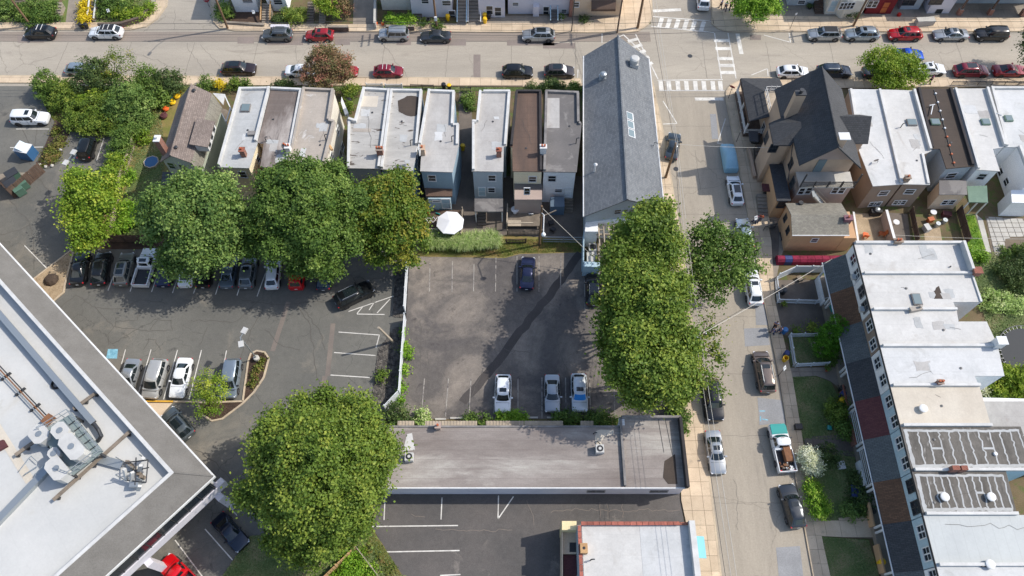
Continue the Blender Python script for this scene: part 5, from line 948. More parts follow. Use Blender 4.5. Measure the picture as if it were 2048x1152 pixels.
# ---------------------------------------------------------------- row facing the side street
def siderow():
 h = 8.5; X0 = 38.62; ys = [484,549,621,694,773,853,942,1030,1132,1232]; Ys = [P(1024,y,h)[1] for y in ys]
 xr = lambda x, y: P(x, y, h)[0]
 G = 'row houses facing the side street'
 spec = [('north end row house with white roof and dark slate porch roof', 'w_white','white_roof','shg_slate', [(50.6,None)]),
  ('white row house with square skylight and dark stain, brown porch roof','w_white','white_roof','shg_rust', None),
  ('tan-walled row house with white roof stepping out at the rear, grey porch roof','stucco_gr','white_roof','shg_slate', None),
  ('white-roofed row house with white chimney at the rear, dark porch roof','w_white','white_roof2','shg_dark', None),
  ('row house with sandy cream roof and maroon porch roof','w_ltblue','cream_roof','shg_maroon', None),
  ('row house with upper of the two white-striped tar roofs and blue-grey porch roof','w_ltblue','tar_roof','shg_slate', None),
  ('row house with lower of the two white-striped tar roofs, brown porch roof','w_ltblue','tar_roof','shg_rust', None),
  ('row house with smooth silver roof and charcoal porch roof','w_ltblue','silver_roof','shg_dark', None),
  ('southernmost row house with white roof and slate porch, cut by the bottom edge','w_white','white_roof2','shg_slate', None)]
 R1 = [50.62, 50.7, 47.6, 50.8, 50.3, 50.4, 50.4, 56, 56]
 for i, (lb, wm, rm, pm, _) in enumerate(spec):
  ya, yb = Ys[i], Ys[i+1]; xe = R1[i]
  T = thing('row_house', lb, 'house', (44, (ya+yb)/2, 0), G)
  if i == 1:   poly = [(X0,ya),(xe,ya),(xe,P(0,604,h)[1]),(xr(1907,606),P(0,604,h)[1]),(xr(1913,622),yb),(X0,yb)]
  elif i == 2: poly = [(X0,ya),(xr(1914,622),ya),(xr(1917,643),P(0,643,h)[1]),(xr(1973,642),P(0,643,h)[1]),(xr(1997,694),yb),(X0,yb)]
  elif i == 3: poly = [(X0,ya),(xr(1997,697),ya),(xr(2009,752),P(0,752,h)[1]),(xr(1949,752),P(0,752,h)[1]),(xr(1959,773),yb),(X0,yb)]
  elif i == 4: poly = [(X0,ya),(xr(1960,776),ya),(xr(1982,851),yb),(X0,yb)]
  elif i == 6: poly = [(X0,ya),(xr(2013,945),ya),(xr(2034,1028),yb),(X0,yb)]
  else: poly = [(X0,ya),(xe,ya),(xe,yb),(X0,yb)]
  e = .004*(i % 2)
  MB().prism(inset(poly, .04), 0, h-.12).build('wall', M[wm], T)
  MB().prism([(max(x,X0-.1) if x > X0+.1 else X0-.12, y) for x, y in poly], h-.115, h+e, bot=True).build('roof', M[rm], T)
  MB().box(X0-.16,X0-.125,yb,ya,h-.25,h+.06).build('front_edging', M['dkmetal'], T)
  weather(T, poly, h+e, 3 if i < 4 else 0)
  MB().box(X0+.1,(P(0,0,h)[0] or 0) if False else min(poly[-2][0],56),yb-.02,yb+.26,h+.001,h+.32+e).build('party_parapet', M['coping'], T)
  if i == 0: MB().box(X0,xe,ya-.3,ya,h+.001,h+.3).build('parapet', M['coping'], T); MB().box(xe-.3,xe,yb+.3,ya-.31,h+.001,h+.85).build('rear_parapet', M['coping'], T)
  if i == 1: MB().box(xe-.2,xe,P(0,604,h)[1],ya,h+.001,h+.15).build('parapet', M['coping'], T)
  zo, zi = 3.9, 5.85; xo = 36.75
  roofpoly(T, [(xo,ya,zo),(xo,yb+.01,zo),(X0+.03,yb+.01,zi),(X0+.03,ya,zi)], M[pm], 'porch_roof', .14)
  MB().tube([(xo-.08,ya,zo-.05),(xo-.08,yb+.02,zo-.05)], .07, 6).build('gutter', M['trim'], T)
  MB().box(37.25,X0+.03,yb+.01,ya,0,.75).build('porch_floor', M['conc'], T)
  n_ = 2
  for k in range(n_): yy = yb+.25+(ya-yb-.5)*k/(n_-1); MB().box(37.25,37.45,yy-.1,yy+.1,.75,zo-.2).build('porch_post', M['trim'], T)
  wallm = {3:'brick',4:'brick',5:'trim',6:'stucco_or',7:'stucco_or',0:'w_white',8:'trim'}.get(i)
  if wallm: MB().box(37.08,37.249,yb+.4,ya-(1.4 if i != 0 else .3),0,1.25).build('porch_wall', M[wallm], T)
  if i in (4,5,8):
   for zz in (1.6,2.0,2.4): MB().box(37.1,37.16,yb+.3,ya-.3,zz,zz+.06).build('porch_rail', M['trim'], T)
  A, B = (X0,ya), (X0,yb)
  kx = {0:((1707,519),(1714.5,548.5)),1:((1724,583),(1731,613)),2:((1740,651),(1747,689)),3:((1756,726),(1767,760)),4:((1779,803),(1790,843)),5:((1800,886),(1812,926)),6:((1822,972),(1831.5,1015)),7:((1844,1064),(1855,1108)),8:((1868,1154),(1880,1200))}[i]
  fr = {1:M['grey_coping'],6:M['dkmetal']}.get(i, M['trim'])
  for q in kx: window(T, q, A, B, 1.1, 1.15, 'double', frame=fr)
  if i in (0,1): q = on_wall(kx[1][0]-3, kx[1][1]+6, A, B); MB().box(X0-.5,X0-.02,q.y-.3,q.y+.3,q.z-.2,q.z+.2).build('window_air_conditioner', M['hvac'], T)
  if i == 0: chimney(T, 1949,547,h,.8,.7,.7,M['brick'],0); chimney(T, 1793,486,h,.9,.4,.5,M['stucco_gr'],2); pipe_vent(T, 1900,534,h,.2,.08,bend=False)
  if i == 1:
   skylight(T, 1834,598,h,.8,1.2)
   r_ = random.Random(5); bp = W([(1876,570),(1881,582),(1890,592),(1888,597),(1878,598),(1869,594),(1870,580)], h+.02); MB().prism([(x+r_.gauss(0,.06), y+r_.gauss(0,.06)) for x, y in jag(bp+[bp[0]], .3, .06, 2)[:-1]], h+e, h+.02).build('roof_patch', M['dkbrown_roof'], T)
   c = P(1832,617,h+.4); MB().obox((c[0],c[1],h+.25),(1.3,.5,.5),.2).lathe([(.12,0),(.14,.35)], (c[0]+.4,c[1]+.1,h+.5), 8).build('chimney', M['tan_roof'], T)
  if i == 3: chimney(T, 1992,690,h,.9,.8,1.1,M['trim'],0); 
  if i == 4:
   vent(T, 1848,816,h,.42,.45); chimney(T, 1875,768,h,.5,.4,.6,M['brick'],2)
   MB().prism([(poly[1][0]+.01,ya),(54.0,P(0,800,5.)[1]),(54.,yb),(poly[2][0]+.01,yb)], 0, 5.4).build('rear_wing', M['w_white'], T); MB().prism([(poly[2][0]+.02,yb+.1),(54.1,yb+.1),(54.1,ya-.5),(poly[2][0]+.02,ya-.5)], 5.401, 5.5).build('rear_wing_roof', M['grey_roof'], T)
  if i in (5,6):
   r_ = random.Random(i); mb = MB(); xa, xb = X0+.3, poly[-2][0]-.3
   n = 11; 
   for k in range(n+1): x = xa+(xb-xa)*k/n; polyline_strip(mb, jag([(x,yb+.3),(x+r_.uniform(-.1,.1),ya-.35)], .25, .045, k*7+i), .14, h+e+.012)
   polyline_strip(mb, jag([(xa,ya-.42),(xb,ya-.42)], .3, .03, 3), .24, h+e+.0166); polyline_strip(mb, jag([(xa,yb+.5),(xb,yb+.5)], .3, .03, 5), .3, h+e+.0166); polyline_strip(mb, jag([(xa-.1,ya-.3),(xa-.1,yb+.3)], .3, .03, 9), .3, h+e+.0206)
   for k in (2,7): x = xa+(xb-xa)*k/n; polyline_strip(mb, [(x,(ya+yb)/2),(x+(xb-xa)/n,(ya+yb)/2)], .2, h+e+.0246)
   o = mb.build('seam_coating', M['row_roof'], T); o['kind'] = 'stuff'
  if i == 5:
   q = P(1919,938,h+.5); MB().box(q[0]-.9,q[0]-.2,q[1]-.22,q[1]+.22,h,h+1.).box(q[0]-.05,q[0]+.55,q[1]-.22,q[1]+.22,h,h+1.).build('chimney', M['brick'], T); vent(T, 1992,907,h,.2,.2)
   MB().prism([(50.41,ya),(56,ya),(56,yb+1.8),(50.41,yb+1.8)], 0, 5.2).build('rear_wing', M['w_ltblue'], T); MB().prism([(50.42,ya-.02),(56.1,ya-.02),(56.1,yb+1.7),(50.42,yb+1.7)], 5.201, 5.35).build('rear_wing_roof', M['tar_roof'], T)
  if i == 6: vent(T, 1891,993,h,.42,.45); vent(T, 1984,993,h,.42,.45)
  if i == 7: vent(T, 1982,1128,h,.42,.45,M['trim']); MB().beam(P3(1962,1130,h+.1),P3(1975,1131,h+.1),.3,.3).build('vent_box', M['dkmetal'], T)
  if i == 3: MB().obox((*P(1932,1000,h),h+.02),(.01,.01,.01),0)
siderow()
# ---------------------------------------------------------------- houses on the north side, cut by the top edge
def northhouses():
 G = 'houses across the main street'
 def hs(label, x0, x1, y, wall, hh=6.5, dep=9, name='street_house'):
  a = P(x0, y); b = P(x1, y); yy = (a[1]+b[1])/2; T = thing(name, label, 'house', ((a[0]+b[0])/2, yy, 0), G)
  MB().box(a[0],b[0],yy,yy+dep,0,hh).build('wall', M[wall], T); MB().box(a[0]-.2,b[0]+.2,yy-.25,yy+dep+.2,hh,hh+.15).build('roof', M['dkgrey_roof'], T)
  return T, (a[0],yy), (b[0],yy)
 T, A, B = hs('pale blue-white house front set back above brown mulch, top left', 472, 518, 24, 'w_white'); window(T, (495,2), A, B, 1.4, .5)
 T, A, B = hs('blue-white house front behind garden plants near the top edge', 540, 578, 22, 'w_white'); window(T, (556,4), A, B, 1.2, .8)
 T, A, B = hs('cream garage-like house front above the planted wall', 765, 822, 20, 'w_beige'); MB().box(A[0]+.5,B[0]-.5,A[1]-.05,A[1],.1,1.9).build('garage_door', M['w_beige'], T)
 T, A, B = hs('white block house front with yellow bins at its foot', 825, 905, 34, 'wall_white')
 window(T, (904,30), A, (B[0],B[1]), .9, 1.6, glass=M['dkmetal'], nm_='door'); window(T, (850,2), A, B, 1., .8); window(T, (893,6), A, B, 1.2, .8)
 T, A, B = hs('white front with two basement doors between the double stair and the side stair', 958, 1010, 36, 'wall_white')
 window(T, (979,20), A, B, .9, 1.5, nm_='door'); window(T, (996,23), A, B, .9, 1.5, nm_='door')
 T, A, B = hs('long white painted house front behind the railed stair', 1016, 1138, 28, 'wall_white'); window(T, (1031,8), A, B, .8, .5); window(T, (1128,22), A, B, .7, .6); window(T, (1092,22), A, B, .8, 1.6, nm_='door'); MB().box(P(1071,28)[0]-.4,P(1071,28)[0]+.5,A[1]-.7,A[1]-.01,0,1.9).build('meter_cupboard', M['wall_white'], T)
 T, A, B = hs('tan sided house front with brown slatted awning by the north-west corner', 1144, 1240, 33, 'w_tan'); window(T, (1153,9), A, B, .7, .8)
 a = P(1183,24,2.3); b = P(1232,24,2.3); roofpoly(T, [(a[0],A[1],3.1),(b[0],A[1],3.1),(b[0],A[1]-1.,2.3),(a[0],A[1]-1.,2.3)], M['brown_roof'], 'awning', .1); MB().box(a[0],b[0],A[1]-1.05,A[1]-.98,1.9,2.25).build('awning_front', M['wood_dk'], T)
 MB().box(A[0]-.5,A[0]-.05,A[1]-.3,A[1]+.5,0,6).build('brick_pier', M['brick'], T)
 T, A, B = hs('grey painted house front with dark window right of the yellow-green street tree', 1574, 1632, 12, 'w_grey'); window(T, (1603,4), A, B, 1., .6)
 T, A, B = hs('cream house front with projecting four-pane bay window', 1648, 1722, 30, 'w_beige'); MB().prism([(P(1676,28)[0],A[1]-.9),(P(1712,28)[0],A[1]-.9),(P(1720,28)[0],A[1]),(P(1668,28)[0],A[1])], 0, 3.4).build('bay', M['w_beige'], T)
 C0, C1 = (P(1676,28)[0],A[1]-.9), (P(1712,28)[0],A[1]-.9)
 for i in range(4): window(T, (1683+i*7.3,12-i*.4), C0, C1, .42, 1.1)
 window(T, (1666,12), A, B, .9, 1.8, glass=M['w_ltblue'], nm_='door')
 T, A, B = hs('dark red house front with orange wooden door', 1728, 1780, 29, 'wall_red'); window(T, (1740,8), A, B, .6, 1.1); window(T, (1750,8), A, B, .6, 1.1); window(T, (1770,15), A, B, .9, 1.9, glass=M['amber'], frame=M['wall_red'], nm_='door')
 T, A, B = hs('grey house front with black-framed picture window', 1798, 1836, 20, 'w_grey'); window(T, (1818,5), A, B, 1.7, .8, 'double', frame=M['dkmetal'])
 T, A, B = hs('white rounded-corner house front with basement window', 1852, 1896, 28, 'wall_white'); window(T, (1878,22), A, B, .8, .5, frame=M['dkmetal']); window(T, (1872,4), A, B, 1.8, .7, 'double', frame=M['dkmetal'])
 T, A, B = hs('dark recessed porch front with brick piers near the top right corner', 1905, 2060, 8, 'w_grey')
 for x, y in ((1916,31),(1977,31),(2042,33)): q = P(x,y); MB().box(q[0]-.3,q[0]+.3,q[1]-.2,q[1]+.4,0,1.2).build('brick_pier', M['brick'], T); MB().box(q[0]-.12,q[0]+.12,q[1],q[1]+.2,1.2,3.2).build('post', M['wood_dk'], T)
 MB().box(P(1905,0)[0],P(2060,0)[0],P(0,31)[1],P(0,8)[1],3.2,3.35).build('porch_roof', M['dkgrey_roof'], T)
 def st(label, x, y0, y1, wd, n, zt, mat, rails=None):
  a = P(x,y0); b = P(x,y1); T = thing('front_steps', label, 'steps', (a[0],a[1],0), 'front steps across the main street'); stairs('step', T, a, (a[0],b[1]), wd, n, 0, zt, mat)
  if rails:
   for s in (-1,1): MB().beam((a[0]+s*wd/2,a[1],.7),(a[0]+s*wd/2,b[1],zt+.7), .14, .2).build('handrail', rails, T)
  return T
 st('stone steps climbing through ivy left of the leaning orange pole', 31,46,8,1.1,9,1.2,M['conc_dk']); st('pale steps between the shrubs and the strip of lawn', 113,46,16,1.0,7,1.1,M['conc']); st('steps beside the yellow shrubs with a white handrail', 185,44,10,1.0,7,1.1,M['conc'],M['trim'])
 st('wooden-railed steps next to the white garden wall', 533,47,20,1.4,8,1.3,M['conc'],M['wood_new']); st('shaded steps between planted beds, left of the driveway wall', 620,48,16,1.0,8,1.2,M['conc_dk']); st('sunlit steps with stone piers right of the shaded steps', 644,48,24,.9,6,1.,M['conc']); st('steps right of the planted wall, before the white block house', 835,47,16,1.3,8,1.3,M['conc_dk'])
 st('left flight of the double front stair', 924,51,8,1.4,9,1.6,M['conc'],M['w_ltblue']); st('right flight of the double front stair', 949,51,8,1.9,9,1.6,M['conc'],M['trim']); st('narrow stair with light blue railings', 1108,48,10,1.1,9,1.6,M['dkgrey_roof'],M['w_ltblue'])
 st('dark slatted stair between the grey and the cream house fronts', 1638,30,2,1.3,8,1.4,M['wood_dk']); 
 wallthing('garden_wall', 'white rendered planter wall below the climbing plants', [(541,52),(578,52)], .9, .5, M['wall_white']); wallthing('garden_wall', 'brown stone wall curving round the corner garden', [(195,48),(240,46),(283,33),(298,14)], .9, .35, M['stone'])
 wallthing('garden_wall', 'low stone wall under the small front lawn', [(655,53),(696,53)], .9, .35, M['stone'], capm=M['conc']); wallthing('garden_wall', 'stone wall under the bright green plants', [(772,52),(828,52)], .9, .35, M['stone'], capm=M['conc'])
 wallthing('garden_wall', 'low concrete kerb wall in front of the mulch bed', [(452,44),(528,49)], .4, .3, M['conc'])
 wallthing('garden_wall', 'tall pale side wall of the concrete driveway', [(749,46),(750,-10)], 1.4, .25, M['conc_lt'])
 wallthing('stair_wall', 'triangular pale wall of the side stair at the rounded house', [(1835,40),(1870,38)], 1.0, .9, M['conc_lt'])
 sheet('driveway', [(706,50),(748,50),(748,-40),(708,-40)], .02, M['conc']); sheet('front_path', [(131,46),(154,46),(162,-20),(140,-20)], .02, M['conc']); sheet('front_lawn', [(118,46),(131,46),(140,-20),(128,-20)], .018, M['grass'])
 sheet('ivy_ground', [(-60,48),(105,48),(110,-60),(-60,-60)], .01, M['grass_dk']); sheet('corner_garden', [(190,47),(250,46),(296,20),(300,-60),(195,-60)], .01, M['grass_dk']); sheet('mulch_bed', [(452,44),(528,49),(528,24),(445,18)], .02, M['mulch'])
 sheet('small_front_lawn', [(657,50),(694,50),(694,38),(660,38)], .5, M['grass_dk']) if False else None
 pv = MB().prism(W([(950,50),(1240,48),(1240,30),(950,30)]), -.02, .1).build('forecourt', M['slab_joint']); pv['kind'] = 'structure'; slabs(pv, W([(950,49.5),(1240,44),(1240,31),(950,34)]), 1.8, 1.6, .1, M['conc'])
 pv = MB().prism(W([(1470,34),(2250,38),(2250,-30),(1470,-30)]), -.02, .1).build('forecourt', M['slab_joint']); pv['kind'] = 'structure'; slabs(pv, W([(1470,33),(2060,37),(2060,10),(1470,-5)]), 1.7, 1.6, .1, M['conc'])
northhouses()
# ---------------------------------------------------------------- vehicles
def loft(mb, rings, mi=0, close=True, cap=True):
 b = len(mb.v); n = len(rings[0])
 for r in rings: mb.v += [tuple(p) for p in r]
 for i in range(len(rings)-1):
  for k in range(n if close else n-1):
   mb.f.append((b+i*n+k, b+(i+1)*n+k, b+(i+1)*n+(k+1)%n, b+i*n+(k+1)%n)); mb.m.append(mi)
 if cap: mb.f.append(tuple(b+k for k in range(n))); mb.f.append(tuple(b+(len(rings)-1)*n+k for k in range(n-1,-1,-1))); mb.m += [mi]*2
CARK = {   # L, W, H, hood z front, cowl z, belt z, cowl x, roof front x, roof rear x, rear glass base x, tail z, roof half width
 'sedan': (4.75,1.82,1.45,.70,.93,.93,.285,.43,.67,.86,.98,.60), 'coupe': (4.6,1.86,1.36,.68,.9,.92,.31,.45,.63,.86,.97,.56), 'hatch': (4.35,1.78,1.50,.74,.96,.96,.25,.40,.82,.955,.98,.60),
 'suv': (4.65,1.88,1.68,.86,1.08,1.05,.26,.39,.84,.965,1.08,.64), 'boxy': (4.7,1.88,1.8,.95,1.12,1.1,.27,.36,.92,.985,1.12,.68), 'van': (5.05,1.96,1.74,.82,1.05,1.02,.19,.35,.90,.975,1.06,.66), 'longsuv': (5.2,2.0,1.82,.98,1.16,1.12,.27,.37,.88,.975,1.14,.68),
 'pickup': (5.7,1.98,1.85,1.0,1.15,1.12,.25,.34,.50,.535,1.1,.66)}
CM = {}
def rrect(x0, x1, hw, z, bow=.12, zc=0):      # ring in plan: front edge x0, rear edge x1
 return [(x0-bow,-hw*.9,z),(x0,-hw*.45,z+zc),(x0+.02,0,z+zc),(x0,hw*.45,z+zc),(x0-bow,hw*.9,z),((x0*3+x1)/4,hw,z),((x0+x1)/2,hw*1.01,z),((x0+x1*3)/4,hw,z),(x1+bow*.6,hw*.9,z),(x1,hw*.45,z+zc),(x1,0,z+zc),(x1,-hw*.45,z+zc),(x1+bow*.6,-hw*.9,z),((x0+x1*3)/4,-hw,z),((x0+x1)/2,-hw*1.01,z),((x0*3+x1)/4,-hw,z)]
def car_parts(kind):
 if kind in CM: return CM[kind]
 L, Wd, Hh, hz, cz, bz, fc, fr, rr, rb, tz, rw = CARK[kind]; hl = L/2; hw = Wd/2; X = lambda f: hl-f*L; D = {}
 def sec(x, wf, zl, zt, cr=.03):
  w_ = hw*wf; m = zl+(zt-zl)*.5
  return [(x,-.86*w_,zl),(x,-w_*.985,zl+.14),(x,-w_,m),(x,-.975*w_,zt-.12),(x,-.90*w_,zt-.02),(x,-.5*w_,zt+cr*.8),(x,0,zt+cr),(x,.5*w_,zt+cr*.8),(x,.90*w_,zt-.02),(x,.975*w_,zt-.12),(x,w_,m),(x,w_*.985,zl+.14),(x,.86*w_,zl)]
 b = MB()
 if kind == 'pickup':
  st = [(0,.74,.42,hz-.3),(.02,.9,.34,hz-.1),(.06,.97,.3,hz-.02),(.14,1,.28,hz+.03),(fc,1,.28,cz),(.5,1,.28,bz+.01),(.555,1,.28,bz)]
  loft(b, [sec(X(a),w_,l,t) for a, w_, l, t in st]); b.box(X(.99),X(.558),-hw*.94,hw*.94,.32,.62)
  for s in (-1,1): b.box(X(.985),X(.558),s*hw*.98 if s<0 else s*hw*.9, -hw*.9 if s<0 else hw*.98,.45,bz-.02)
  b.box(X(.998),X(.985),-hw*.96,hw*.96,.45,bz-.03)
  bed = MB().box(X(.984),X(.56),-hw*.89,hw*.89,.62,.66); D['bed_liner'] = bed.mesh('bed_liner', M['black'])
 else:
  st = [(0,.72,.36,hz-.24,.0),(.012,.84,.3,hz-.1,.02),(.04,.93,.24,hz-.02,.04),(.1,.985,.2,hz+.05,.05),(.18,1,.19,(hz+cz)/2+.02,.05),(fc,1,.19,cz,.03),(.5,1,.19,bz,.02),(.72,1,.19,(bz+tz)/2,.02),(.86,.99,.2,tz,.02),(.95,.95,.24,tz-.02,.02),(.988,.86,.3,tz-.1,.02),(1,.76,.36,tz-.26,.0)]
  loft(b, [sec(X(a),w_,l,t,c) for a, w_, l, t, c in st])
 zt = bz-.02; r0 = rrect(X(fc)+.02, X(rb), hw*.90, zt, .14); r1 = rrect(X(fr), X(rr), hw*rw/.66*.735, Hh-.07, .1); r2 = rrect(X(fr)-.14, X(rr)+.14, hw*rw/.66*.66, Hh-.01, .08, .01); r3 = rrect(X(fr)-.5, X(rr)+.5, hw*.3, Hh+.015, .02)
 loft(b, [r0, r1, r2, r3]); D['body'] = b.mesh('body', M['trim'], smooth=34)
 def lerp(a, c, t): return [a[i]+(c[i]-a[i])*t for i in range(3)]
 def patch(name, idx, v0, v1, u0, u1, off, mat=None):      # glass lying on the cabin side between ring points
  g = MB(); pts = []
  lo = [lerp(r0[i], r1[i], v0) for i in idx]; up = [lerp(r0[i], r1[i], v1) for i in idx]
  def along(ps, u):
   ls = [math.dist(ps[i], ps[i+1]) for i in range(len(ps)-1)]; t = u*sum(ls)
   for i, l in enumerate(ls):
    if t <= l or i == len(ls)-1: return lerp(ps[i], ps[i+1], t/l)
    t -= l
  k = 5
  for i in range(k+1): pts.append((along(lo, u0+(u1-u0)*i/k), along(up, u0+(u1-u0)*i/k)))
  vs = []
  for a, c in pts: vs += [(a[0]+off[0],a[1]+off[1],a[2]+off[2]),(c[0]+off[0],c[1]+off[1],c[2]+off[2])]
  g.add(vs, [(2*i,2*i+2,2*i+3,2*i+1) for i in range(k)]); return g
 D['windshield'] = patch('w', [0,1,2,3,4], .1, .93, .04, .96, (.018,0,.014)).mesh('windshield', M['carglass'])
 if kind != 'pickup': D['rear_window'] = patch('w', [8,9,10,11,12], .16, .9, .08, .92, (-.018,0,.014)).mesh('rear_window', M['carglass'])
 else: D['rear_window'] = patch('w', [8,9,10,11,12], .25, .85, .15, .85, (-.018,0,.01)).mesh('rear_window', M['carglass'])
 three = kind in ('suv','boxy','van','longsuv')
 for s, idx, nme in ((1,[4,5,6,7,8],'side_window'),(-1,[0,15,14,13,12],'side_window')):
  g = MB(); segs = ((.05,.39),(.42,.70),(.73,.95)) if three else ((.07,.48),(.52,.93)) if kind != 'pickup' else ((.08,.5),(.54,.94))
  for j, (u0, u1) in enumerate(segs): D['%s%d%d' % (nme, s, j)] = patch('w', idx, .10, .86, u0, u1, (0,s*.016,.008)).mesh('side_window', M['carglass'])
 u = MB()
 wx = (X(.185), X(.805)); wr = .33 if kind in ('sedan','coupe','hatch') else .37
 for x in wx:
  n = 16
  for s in (-1,1):
   y0 = s*hw*1.002; vs = [(x, y0, wr)]+[(x+(wr+.075)*math.cos(a*2*math.pi/n), y0, wr+(wr+.075)*math.sin(a*2*math.pi/n)) for a in range(n)]
   u.add(vs, [(0,i+1,(i+1)%n+1) if s > 0 else (0,(i+1)%n+1,i+1) for i in range(n)])
 u.box(X(.97),X(.03),-hw*.8,hw*.8,.16,.4); D['underbody'] = u.mesh('underbody', M['black'])
 t = MB(); pr = [(wr-.1,-.11),(wr-.02,-.11),(wr,-.08),(wr,.08),(wr-.02,.11),(wr-.1,.11)]; n = 16
 for r_, y in pr:
  for k in range(n): a = 2*math.pi*k/n; t.v.append((r_*math.cos(a), y, r_*math.sin(a)))
 for i in range(len(pr)-1):
  for k in range(n): t.f.append((i*n+k, i*n+(k+1)%n, (i+1)*n+(k+1)%n, (i+1)*n+k)); t.m.append(0)
 D['tyre'] = t.mesh('tyre', M['tyre'], smooth=40)
 rm = MB(); rr_ = wr-.09
 for k in range(5):
  a = 2*math.pi*k/5; rm.beam((0,.075,0),(rr_*math.cos(a),.085,rr_*math.sin(a)), .07, .03)
 n = 16
 for y, ro, ri in ((.095,rr_,rr_-.05),(-.095,rr_,rr_-.05)):
  base = len(rm.v)
  for k in range(n): a = 2*math.pi*k/n; rm.v += [(ro*math.cos(a),y,ro*math.sin(a)),(ri*math.cos(a),y*.8,ri*math.sin(a))]
  for k in range(n): rm.f.append((base+2*k, base+2*((k+1)%n), base+2*((k+1)%n)+1, base+2*k+1)); rm.m.append(0)
 for s in (1,-1): rm.add([(rr_*.97*math.cos(2*math.pi*k/n), s*.06, rr_*.97*math.sin(2*math.pi*k/n)) for k in range(n)], [tuple(range(n))])
 D['rim'] = rm.mesh('rim', M['rim'])
 D['headlight'] = MB().box(-.16,.14,-.17,.17,-.06,.06).mesh('headlight', M['headlamp']); D['taillight'] = MB().box(-.07,.08,-.13,.13,-.12,.04).mesh('taillight', M['taillamp'])
 D['mirror'] = MB().box(-.09,.07,-.12,.12,-.07,.09).mesh('mirror', M['black']); D['grille'] = MB().box(-.03,.03,-.5,.5,-.12,.1).mesh('grille', M['black']); D['plate'] = MB().box(-.012,.012,-.16,.16,-.06,.06).mesh('licence_plate', M['sign_white'])
 gp = MB()
 for x in (X(fc)-.1, X(.5), X(.70)):
  for s in (-1,1): gp.box(x-.009,x+.009,min(s*hw*.93,s*hw*1.004),max(s*hw*.93,s*hw*1.004),.34,bz-.06)
 gp.box(X(fc)+.16,X(fc)+.178,-hw*.78,hw*.78,cz-.1,cz+.026); D['panel_gap'] = gp.mesh('panel_gap', M['black'])
 D['dims'] = (L, Wd, Hh, hz, cz, bz, tz, wx, wr, X, hw, rw, fc, fr, rr); CM[kind] = D; return D
PAINT = {}
def paint(c, metallic=.0, rough=.28):
 k = (c, metallic, rough)
 if k not in PAINT:
  m = plain('car_paint', srgb(*c), rough, metallic, coat=.6); b_ = m.node_tree.nodes['Principled BSDF']; b_.inputs['Coat Roughness'].default_value = .06
  PAINT[k] = m
 return PAINT[k]
WHITE=(226,228,228); SILVER=(168,172,174); GREY=(98,102,104); DGREY=(62,66,70); BLACK=(20,21,23); RED=(150,22,32); CRIMSON=(120,16,36); NAVY=(30,38,66); SKYS=(158,170,178)
def setmat(o, m): o.material_slots[0].link = 'OBJECT'; o.material_slots[0].material = m
